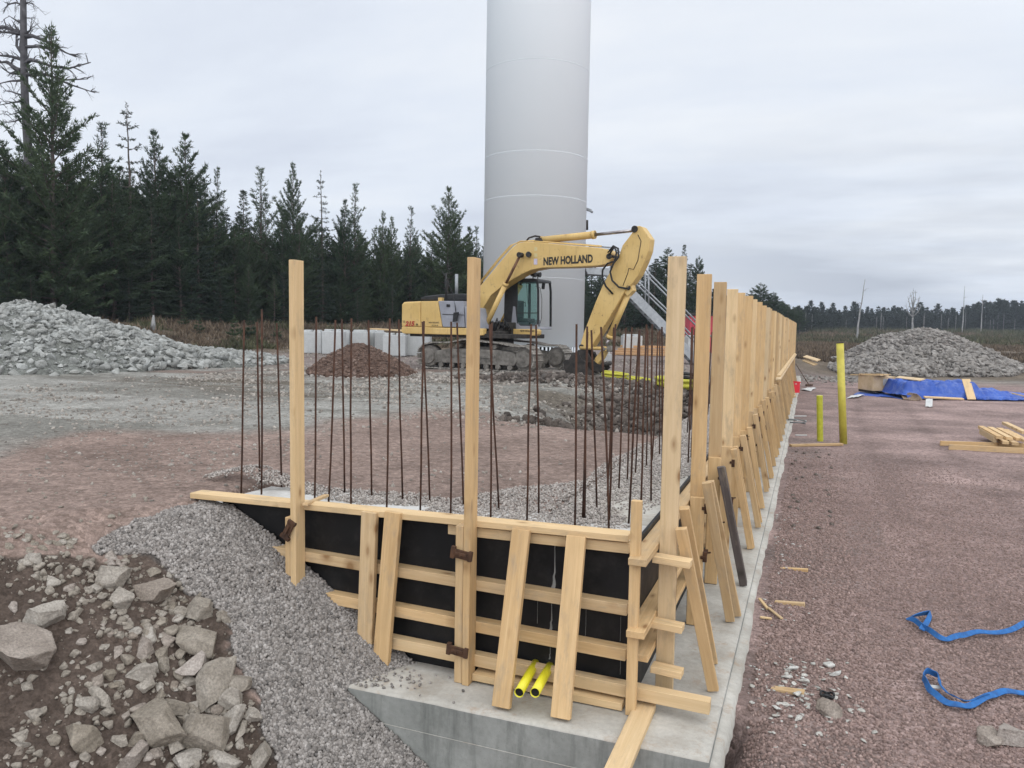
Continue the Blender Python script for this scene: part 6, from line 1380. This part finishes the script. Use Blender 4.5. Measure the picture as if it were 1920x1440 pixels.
# ------------------------------------------------------------------ trees
def tree_mesh(kind, seed, h=10.0, lat=.42, spread=.55, z0=.12, Lmax=2.0, dens=1.0, blade=.20, bw=.05, per=5, step=.17, wgap=.5, bare=0.0, prof=None, up=(5, 58), droop=0.0):
    r = np.random.default_rng(seed); blades_p, blades_d, limb = [], [], MB()
    n = 14; wob = np.cumsum(r.normal(0, .02, (n, 2)), 0); ts = np.linspace(0, 1, n)
    tp_ = [Vector((wob[i, 0], wob[i, 1], h * ts[i])) for i in range(n)]; rad = [.011 * h * (1 - .93 * t) + .004 for t in ts]; rad[0] *= 1.25
    limb.tube(tp_, rad, 7)
    z = z0 * h
    while z < h * .985:
        t = (z - z0 * h) / (h * (1 - z0)); base_l = Lmax * (prof(t) if prof else (1 - t) ** .85 * (.55 + .45 * min(1, t * 5)))
        k = int(r.integers(4, 7)) if t < .78 or droop else int(r.integers(3, 5)); a0 = r.uniform(0, 6.28)
        xy = np.array([np.interp(z / h, ts, wob[:, 0]), np.interp(z / h, ts, wob[:, 1])])
        for i in range(k):
            if r.random() < bare: continue
            az = a0 + 6.283 * i / k + r.normal(0, .25); Lb = max(.38 if (t > .7 and t < .96 and not droop) else .16, base_l * r.uniform(.6, 1.2)); el = math.radians(np.interp(t, [0, 1], up) + r.normal(0, 6))
            hd = np.array([math.cos(az), math.sin(az), 0]); s = np.linspace(0, 1, 6)
            curve = lambda q: np.array([xy[0], xy[1], z + r_z]) + hd * (Lb * q * math.cos(el)) + np.array([0, 0, Lb * (q * math.sin(el) + (.16 * q * q if not droop else -droop * q * (1 - q * .75)))])
            r_z = r.uniform(-.12, .12)
            limb.tube([Vector(curve(q)) for q in (0, .35, .7, .97)], [.010 + .012 * Lb, .008 + .007 * Lb, .006 + .003 * Lb, .003], 4, cap=False)
            ns = max(2, int(Lb / step * dens)); sd = np.cross(hd, [0, 0, 1])
            for j in range(ns):
                q = .18 + .82 * (j + r.random()) / ns if Lb > .5 else (j + 1) / ns
                c = curve(q); tang = curve(min(q + .05, 1.03)) - curve(q - .05); tang /= np.linalg.norm(tang)
                for sg in (-1, 1):
                    tl = (.08 + lat * Lb * (1 - q) ** .7 * r.uniform(.5, 1.1)); nt_ = max(1, int(tl / .13))
                    dr = tang * .75 + sg * sd * r.uniform(.4, .9) + np.array([0, 0, (.25 if not droop else -.15)]) * r.uniform(.3, 1.2); dr /= np.linalg.norm(dr)
                    for m_ in range(nt_):
                        pp = c + dr * tl * (m_ + .6) / nt_
                        for b in range(per): blades_p.append(pp); blades_d.append(dr)
            for b in range(per if Lb > .6 else 3): blades_p.append(curve(r.uniform(.8, 1.0))); blades_d.append(tang)
        z += wgap * r.uniform(.75, 1.2) * (1.0 if t < .7 else (.8 if droop else 1.05))
    for b in range(per * 3): blades_p.append(np.array([wob[-1, 0], wob[-1, 1], h - .5 + .5 * r.random()])); blades_d.append(np.array([0, 0, 1.]))
    P = np.array(blades_p); Dv = np.array(blades_d); n = len(P); Dv = Dv + r.normal(0, spread, (n, 3)); Dv /= np.linalg.norm(Dv, axis=1)[:, None]
    P = P + r.normal(0, .03, (n, 3)); ln = blade * r.uniform(.6, 1.2, (n, 1)); sx = np.cross(Dv, r.normal(size=(n, 3))); sx /= np.linalg.norm(sx, axis=1)[:, None]
    V = np.stack([P - sx * bw / 2, P + sx * bw / 2, P + Dv * ln], 1).reshape(-1, 3); Fc = np.arange(n * 3).reshape(-1, 3)
    return V, Fc, limb
protos = {}
def proto(key, mat, bark, **kw):
    V, Fc, limb = tree_mesh(key, **kw); me = bpy.data.meshes.new('crown'); me.vertices.add(len(V)); me.vertices.foreach_set('co', V.astype(np.float32).ravel()); me.loops.add(Fc.size); me.loops.foreach_set('vertex_index', Fc.astype(np.int32).ravel()); me.polygons.add(len(Fc)); me.polygons.foreach_set('loop_start', np.arange(0, Fc.size, 3, dtype=np.int32)); me.update(calc_edges=True); me.materials.append(M[mat])
    mt = bpy.data.meshes.new('trunk'); limb.bm.to_mesh(mt); limb.bm.free(); mt.materials.append(M[bark]); protos.setdefault(key, []).append((me, mt))
PP = lambda t: min(1.0, (1 - t) / .55) ** .95 * (.75 + .25 * min(1, t * 4))
for s in range(4): proto('pine', 'pine', 'bark', seed=20 + s, Lmax=(2.2, 2.5, 2.0, 2.3)[s], z0=.03, per=6, dens=1.1, blade=.19, bw=.045, prof=PP, up=(6, 66), wgap=.42, lat=.30, spread=.42)
for s in range(2): proto('thin_pine', 'pine', 'bark', seed=30 + s, Lmax=1.9, z0=.05, per=5, dens=.9, wgap=.5, blade=.2, bw=.042, prof=PP, up=(8, 68), lat=.26, spread=.40, bare=.12)
for s in range(2): proto('spruce', 'spruce', 'bark', seed=40 + s, Lmax=2.1, z0=.02, up=(-12, 30), droop=.25, wgap=.38, per=5, dens=1.1, blade=.15, bw=.055)
for s in range(2): proto('thin_spruce', 'spruce', 'bark', seed=50 + s, Lmax=1.75, z0=.1, up=(-14, 25), droop=.22, wgap=.58, bare=.25, per=4, dens=.9, blade=.15, bw=.05, prof=lambda t: (1 - t) ** .8 * (.8 + .4 * math.sin(t * 30) ** 2))
for s in range(2): proto('old_pine', 'pine', 'bark', seed=60 + s, Lmax=2.0, z0=.35, up=(0, 40), wgap=.38, bare=.15, lat=.5, per=6, dens=1.1, blade=.22, bw=.06, prof=lambda t: (.5 + .5 * math.sin(min(1, t * 1.3) * 2.6)) * (.7 + .5 * math.sin(t * 23 + 1) ** 2) * (1.02 - t) ** .45)
proto('sapling', 'pine', 'bark', seed=70, h=10, Lmax=3.6, z0=.02, wgap=1.6, per=7, dens=.55, blade=.8, bw=.16, step=.35)
NM = dict(pine='pine_tree', thin_pine='pine_tree', spruce='spruce_tree', thin_spruce='spruce_tree', old_pine='pine_tree', sapling='young_pine')
rt_ = np.random.default_rng(77)
def plant(kind, px, ytop, D, label, group, squeeze=1.0, lean_=0.0, zoff=0.0):
    t = at_d(px, ytop, D); x, y = float(t[0]), float(t[1]); zb = ground_z(x, y) - .05 + zoff; hh = max(.8, float(t[2]) - zb)
    me, mt = protos[kind][int(rt_.integers(0, len(protos[kind])))]
    o = empty(NM[kind], (x, y, zb), 0, label, 'tree', group); s = hh / 10.0
    o.matrix_basis = Matrix.Translation((x, y, zb)) @ Matrix.Rotation(lean_, 4, 'Y') @ Matrix.Rotation(rt_.uniform(0, 6.28), 4, 'Z') @ Matrix.Diagonal((s * squeeze, s * squeeze, s, 1))
    for nm, m_ in (('trunk', mt), ('crown', me)):
        c = bpy.data.objects.new(nm, m_); COL.objects.link(c); c.parent = o
    return o
fd = lambda px: float(np.interp(px, _FC, _FD))
G1 = 'trees along the edge of the wood'
LEAD = [
 ('pine', 90, 57, 37, 'tallest green pine, at the left, close beside the bare dead pine', 1.0),
 ('thin_pine', 185, 236, 40, 'lopsided pine reaching up just right of the tallest green pine', 1.1),
 ('thin_spruce', 241, 196, 41, 'thin half-bare spruce with hanging branches, tallest right of the big left pines', 1.0),
 ('pine', 293, 249, 43, 'bushy pine just right of the thin half-bare spruce', .95),
 ('pine', 347, 253, 44, 'broad pine with a sharp leader, last of the high left group', 1.15),
 ('thin_pine', 405, 318, 46, 'small leaning pine top low on the flank of the broad pine', .8),
 ('spruce', 456, 357, 49, 'dark dense little spruce standing in the dip of the skyline', 1.0),
 ('thin_pine', 492, 318, 49, 'slender pine, first of the pair above the tall post', 1.15),
 ('pine', 548, 309, 50, 'slender pine straight above the tall front post', .8),
 ('thin_spruce', 605, 321, 51, 'sparse spiky spruce top right of the tall front post', .9),
 ('pine', 645, 377, 51, 'dark pine between the sparse spruce and the slim pale-topped one', .9),
 ('thin_pine', 663, 349, 52, 'slim pine with an open airy top left of the low stretch', .9),
 ('pine', 719, 401, 53, 'first of two twin low pines in the low stretch of the skyline', .85),
 ('pine', 734, 409, 54, 'second of two twin low pines in the low stretch of the skyline', .85),
 ('thin_pine', 773, 391, 54, 'narrow pine standing alone above the rear of the excavator', .9),
 ('pine', 843, 353, 55, 'large pine with a pointed top left of the turbine tower', 1.1),
 ('pine', 882, 424, 56, 'low pine squeezed against the left edge of the turbine tower', 1.0),
 ('thin_pine', 893, 427, 58, 'thin pine top peeping out directly beside the tower', .9),
 ('pine', 8, 268, 36.5, 'dense pine at the left edge under the dead limbs', 1.1),
 ('pine', 128, 300, 38, 'dense dark pine in front of the tallest green one', 1.25),
 ('old_pine', 1252, 468, 74, 'rounded mature pine behind the stair, left of the corner post', 1.15),
 ('spruce', 1284, 459, 76, 'pointed spruce top between the first two tall posts', .75),
 ('old_pine', 1310, 481, 75, 'leggy mature pine crown right of the pointed spruce', .7),
 ('old_pine', 1428, 531, 105, 'highest dark pine of the clump beyond the row of tall posts', 1.5),
 ('old_pine', 1452, 548, 106, 'dark pine right of the highest one beyond the row of posts', 1.5),
 ('old_pine', 1410, 545, 104, 'dark pine left of the highest one beyond the row of posts', 1.4),
]
for kd, px, yt, D, lb, sq in LEAD: plant(kd, px, yt, D, lb, G1, sq)
sky_x = [-260, -60, 0, 100, 160, 210, 260, 320, 380, 420, 480, 560, 620, 680, 720, 800, 850, 905, 1000, 1090, 1245, 1300, 1335, 1400]
sky_y = [270, 275, 285, 285, 330, 300, 330, 320, 335, 395, 405, 400, 408, 418, 432, 445, 430, 442, 450, 500, 505, 520, 556, 565]
FILL_L = 'dark conifer of the dense wood behind the building site'
for row, off in enumerate((0.3, 2.0, 4.2, 7.5, 12.0)):
    px = -200.0 + 13 * row
    while px < 1400:
        if 915 < px < 1085 or (px > 1110 and row > 2) : px += 25; continue
        D = fd(px) + off + rt_.uniform(-.8, .8); yt = np.interp(px, sky_x, sky_y) + rt_.uniform(-8, 60) * (1.0 if row > 0 else 1.5) + (25 if row == 0 else 0)
        kd = rt_.choice(['pine', 'pine', 'spruce', 'thin_pine']) if row < 4 else 'pine'
        plant(kd, px, yt, D, FILL_L, 'conifers filling the wood', rt_.uniform(1.0, 1.4)); px += rt_.uniform(27, 42) * (1.0 if row else 1.25)
for row, off in enumerate((-.5, 3.5, 7.0)):
    px = -200.0 + 20 * row
    while px < 1320:
        if 925 < px < 1075: px += 30; continue
        plant('spruce', px, 500 + rt_.uniform(-25, 55), fd(px) + off + rt_.uniform(-.6, .6), 'small dark spruce low among the trunks of the dense wood', 'small spruces filling the wood', rt_.uniform(1.3, 1.8)); px += rt_.uniform(52, 80)
for px, yt in ((1112, 480), (1125, 505), (1150, 492), (1175, 500), (1198, 488), (1222, 497), (1240, 490), (1265, 500), (1140, 515), (1165, 520), (1210, 515), (1188, 525), (1232, 525), (1290, 510), (1312, 520)):
    plant('pine' if int(px) % 2 else 'spruce', px, yt, 72 + rt_.uniform(-2, 8), FILL_L, 'conifers filling the wood', 1.7)
for px, yt in ((1445, 560), (1466, 566), (1478, 572), (1395, 552), (1500, 580), (1420, 556), (1490, 576)): plant('old_pine', px, yt, 112 + rt_.uniform(-6, 10), 'dark pine of the clump where the far wood begins', 'pines of the far clump', 1.5)
for px, yt, D, lb in ((520, 604, 42, 'young pine on the bank right beside the tall front post'), (470, 586, 41, 'bushy young pine on the bank behind the bars'), (440, 592, 40, 'small young pine on the bank, leftmost behind the bars'), (345, 578, 41, 'young pine with pale shoots in front of the dark wood'), (372, 590, 40, 'low young pine right of the one with pale shoots'), (835, 590, 52, 'young pine behind the engine of the excavator')): plant('sapling', px, yt, D, lb, 'young pines on the bank', 1.0)
# bare trees
def bare_tree(name, px0, py0, px1, py1, D, r0, limbs, mat, label, twigs=0, seed=0, tip=.25):
    a = at_d(px0, py0, D); b = at_d(px1, py1, D); a = np.array([a[0], a[1], ground_z(a[0], a[1]) - .1]) if py0 > 560 else a
    z = ground_z(a[0], a[1]); base = np.array([a[0], a[1], z - .1]); o = empty(name, base, 0, label, 'tree', 'bare trees'); r = np.random.default_rng(seed)
    n = 9; pts = [base + (b - base) * t + np.array([r.normal(0, .05), r.normal(0, .05), 0]) * (t * (1 - t) * 4) for t in np.linspace(0, 1, n)]
    mb = MB(); mb.tube(pts, [r0 * (1 - (1 - tip) * t) for t in np.linspace(0, 1, n)], 10); mb.build('trunk', mat, o)
    lb = MB()
    for L_, rr in limbs:
        P = [at_d(x, y, D + dd_) for x, y, dd_ in L_]; lb.tube(P, [rr * (1 - .8 * i / (len(P) - 1)) for i in range(len(P))], 6)
        for i in range(1, len(P)):
            for q in range(twigs):
                p = P[i - 1] + (P[i] - P[i - 1]) * r.random(); d = (P[i] - P[i - 1]); d = d / np.linalg.norm(d) + r.normal(0, .7, 3); d /= np.linalg.norm(d); l = r.uniform(.25, .7); lb.tube([p, p + d * l * .5 + np.array([0, 0, .05]), p + d * l + np.array([0, 0, .02])], [rr * .3, rr * .22, .006], 4, cap=False)
                for q2 in range(3): p2 = p + d * l * r.uniform(.3, 1); d2 = d + r.normal(0, .8, 3); d2 /= np.linalg.norm(d2); lb.tube([p2, p2 + d2 * l * .5], [.008, .004], 3, cap=False)
    if limbs: lb.build('branch', mat, o)
    return o
sc_l = [
 ([(45, 10, 0), (30, 5, .2), (15, 8, .4), (13, 14, .5)], .06), ([(45, 6, 0), (55, 5, 0), (64, 8, -.2)], .05), ([(41, 44, 0), (30, 38, .3), (16, 29, .5)], .07), ([(44, 32, 0), (62, 36, -.2)], .04),
 ([(40, 62, 0), (28, 58, .2), (12, 51, .3), (-8, 52, .4), (-25, 58, .5)], .15), ([(38, 64, 0), (20, 61, -.4), (0, 60, -.7), (-15, 64, -.8)], .09), ([(45, 66, 0), (55, 58, -.2), (58, 55, -.2)], .07),
 ([(46, 69, 0), (60, 67, -.3), (84, 76, -.5), (105, 87, -.6), (122, 98, -.6), (143, 107, -.5)], .12), ([(42, 100, 0), (31, 86, .2), (30, 66, .3)], .11), ([(46, 88, 0), (70, 87, -.4), (88, 91, -.6), (110, 100, -.9)], .09),
 ([(42, 112, 0), (22, 106, .4), (0, 104, .6), (-20, 98, .8)], .10), ([(46, 120, 0), (58, 112, -.3), (72, 116, -.6), (100, 125, -.8), (130, 128, -.9), (170, 117, -.9)], .12), ([(46, 128, 0), (80, 138, -.6), (120, 150, -.9), (165, 148, -1)], .10), ([(47, 140, 0), (90, 140, -.6), (130, 158, -1), (178, 174, -1.1)], .10),
 ([(40, 134, 0), (28, 128, .3), (14, 116, .5), (-10, 118, .6)], .16), ([(39, 138, 0), (20, 138, .6), (4, 128, .9)], .08), ([(40, 151, 0), (20, 152, .3), (-4, 157, .5)], .07), ([(39, 178, 0), (22, 172, .3), (6, 170, .5)], .06), ([(41, 190, 0), (24, 192, .3), (-5, 198, .4)], .06), ([(42, 208, 0), (28, 213, .3), (14, 216, .4)], .05), ([(43, 222, 0), (25, 228, .3), (10, 230, .4)], .05),
]
bare_tree('dead_pine', 54, 600, 43.5, -40, 39.5, .27, sc_l, M['bark_dead'], 'tall dead pine with crooked bare limbs, cut off by the top left corner', 4, 3, .5)
bare_tree('dead_pine', 1606, 623, 1622, 524, 120, .17, [([(1615, 570, 0), (1611, 566, 0)], .05), ([(1621, 545, 0), (1625, 541, 0)], .05)], M['birch'], 'leaning pale dead trunk sticking up left of the far rubble heap', 1, 4)
bare_tree('birch_tree', 1711, 618, 1712, 556, 150, .22, [([(1712, 590, 0), (1706, 574, 0), (1703, 560, 0)], .14), ([(1712, 588, 0), (1720, 572, 0), (1723, 560, 0)], .14), ([(1712, 578, 0), (1709, 562, 0), (1707, 549, 0)], .11), ([(1712, 576, 0), (1716, 560, 0), (1717, 548, 0)], .11), ([(1712, 570, 0), (1713, 556, 0), (1712, 546, 0)], .09), ([(1712, 595, 0), (1703, 586, 0), (1699, 574, 0)], .1), ([(1712, 594, 0), (1722, 584, 0), (1727, 573, 0)], .1)], M['birch'], 'leafless birch with a rounded fan of twigs above the far rubble heap', 7, 5)
bare_tree('dead_pine', 1805, 612, 1809, 536, 190, .15, [([(1807, 560, 0), (1811, 556, 0)], .06)], M['birch'], 'thin straight bare trunk above the far wood right of the birch', 1, 6)
bare_tree('dead_pine', 1840, 612, 1843, 553, 195, .15, [([(1842, 572, 0), (1848, 566, 0)], .06), ([(1842, 566, 0), (1838, 560, 0)], .06)], M['birch'], 'thin bare trunk with a crooked top, rightmost above the far wood', 2, 7)
p = at_d(287, 594, 38.5); mb = MB(); z = ground_z(p[0], p[1]); mb.tube([(p[0], p[1], z - .1), (p[0], p[1], z + .3), (p[0] + .03, p[1], z + .75)], [.16, .11, .04], 8); tag(mb.build('tree_stump', M['birch']), 'pale splintered stump in front of the dark wood', 'stump')
# far wood: one mass
low = [tree_mesh('far', 200 + s, h=10, z0=.03, Lmax=(2.3, 1.9, 2.7, 2.1)[s], per=3, dens=.5, blade=.6, bw=.26, step=.4, wgap=.7, up=(0, 55), prof=PP)[:2] for s in range(4)]
Vs, Fs, off = [], [], 0; r = np.random.default_rng(5)
fx = [1380, 1480, 1540, 1600, 1700, 1800, 1840, 1880, 1920, 2300]; fy = [560, 578, 580, 581, 583, 584, 570, 566, 572, 570]
for row, od in enumerate((0, 5, 11, 18, 26)):
    px = 1330.0
    while px < 2300:
        D = fd(px) + od + r.uniform(-2, 2) + 1; yt = np.interp(px, fx, fy) + r.uniform(-7, 15) - (9 if r.random() < .10 else 0); t = at_d(px, yt, D); zb = float(ground_z(t[0], t[1])) - .2; hh = max(2.5, float(t[2]) - zb)
        v, f = low[int(r.integers(0, 4))]; a = r.uniform(0, 6.28); s = hh / 10; q = np.stack([(v[:, 0] * math.cos(a) - v[:, 1] * math.sin(a)) * s * 1.25 + t[0], (v[:, 0] * math.sin(a) + v[:, 1] * math.cos(a)) * s * 1.25 + t[1], v[:, 2] * s + zb], 1); Vs.append(q); Fs.append(f + off); off += len(v); px += r.uniform(6, 13)
o = np_mesh('far_forest', np.concatenate(Vs), np.concatenate(Fs), M['far']); tag(o, 'dark line of distant conifer wood along the horizon on the right', 'forest', kind='stuff')
mb = MB()
for k in range(22):
    px = r.uniform(1490, 1960); D = fd(px) - r.uniform(1, 4); t = at_d(px, r.uniform(585, 600), D); z = ground_z(t[0], t[1]); mb.tube([(t[0], t[1], z), tuple(t)], [.08, .04], 5)
fo = mb.build('far_trunks', M['bark_grey'], o); tag(fo, kind='stuff')
# brash and dry grass on the cleared ground
def tufts(name, X, Y, hgt, w, mat, label, seed, per=6):
    r = np.random.default_rng(seed); Z = height(X, Y); n = len(X) * per; P = np.repeat(np.stack([X, Y, Z], 1), per, 0) + r.normal(0, .18, (n, 3)) * [1, 1, .0]; H = np.repeat(hgt, per) * r.uniform(.5, 1.2, n); d = r.normal(0, .45, (n, 3)); d[:, 2] = 1; a = r.uniform(0, 6.28, n); sx = np.stack([np.cos(a), np.sin(a), 0 * a], 1) * w
    V = np.stack([P - sx, P + sx, P + d * H[:, None]], 1).reshape(-1, 3); o = np_mesh(name, V, np.arange(n * 3).reshape(-1, 3), M[mat]); return tag(o, label, 'brush', kind='stuff')
r = np.random.default_rng(41); n = 26000; D = 52 + 170 * r.random(n) ** 1.6; px = r.uniform(1440, 2200, n); PX_ = np.array([at_d(a, 620, d)[:2] for a, d in zip(px, D)]); k = (past_forest(PX_[:, 0], PX_[:, 1]) < 0) & (fbm(PX_[:, 0] * .12, PX_[:, 1] * .12, 431, 3) > .42) & (PX_[:, 1] > 58); Dk = D[k]
tufts('dry_brush', PX_[k, 0], PX_[k, 1], .16 + .004 * Dk * r.random(k.sum()), .05, 'scrub', 'dry brown brash and grass over the cleared land beyond the yard', 51)
n = 7000; D = 90 + 140 * r.random(n); px = r.uniform(1440, 2200, n); PX_ = np.array([at_d(a, 620, d)[:2] for a, d in zip(px, D)]); k = (past_forest(PX_[:, 0], PX_[:, 1]) < 2) & (fbm(PX_[:, 0] * .07, PX_[:, 1] * .07, 441, 3) > .46); Dk = D[k]
tufts('green_brush', PX_[k, 0], PX_[k, 1], .35 + .006 * Dk * r.random(k.sum()), .09, 'brush', 'low green brush in front of the distant wood', 52)
n = 9000; px = r.uniform(-200, 1260, n); D = np.array([fd(q) for q in px]) - 7.5 + 8 * r.random(n); PX_ = np.array([at_d(a, 610, d)[:2] for a, d in zip(px, D)]); k = fbm(PX_[:, 0] * .5, PX_[:, 1] * .5, 451, 3) > .44
tufts('bank_brush', PX_[k, 0], PX_[k, 1], .12 + .3 * r.random(k.sum()) ** 2, .035, 'scrub', 'dry reddish brown growth on the bank before the dark wood', 53)
k = ~k & (fbm(PX_[:, 0] * .35, PX_[:, 1] * .35, 461, 3) > .5); tufts('bank_brush', PX_[k, 0], PX_[k, 1], .15 + .35 * r.random(k.sum()) ** 2, .04, 'brush', 'green dwarf shrubs on the bank before the dark wood', 54)
# ------------------------------------------------------------------ thin damp air over the whole place
mh = bpy.data.materials.new('damp_air'); mh.use_nodes = True; hn = mh.node_tree
for n in list(hn.nodes): hn.nodes.remove(n)
ho = hn.nodes.new('ShaderNodeOutputMaterial'); pv = hn.nodes.new('ShaderNodeVolumePrincipled')
pv.inputs['Color'].default_value = (0.80, 0.88, 1.0, 1); pv.inputs['Density'].default_value = 0.00038; pv.inputs['Anisotropy'].default_value = 0.0
hn.links.new(pv.outputs[0], ho.inputs['Volume'])
mb = MB(); mb.box((0, 1050, 30), (3300, 3300, 66)); hz_o = mb.build('haze', mh); tag(hz_o, kind='stuff')
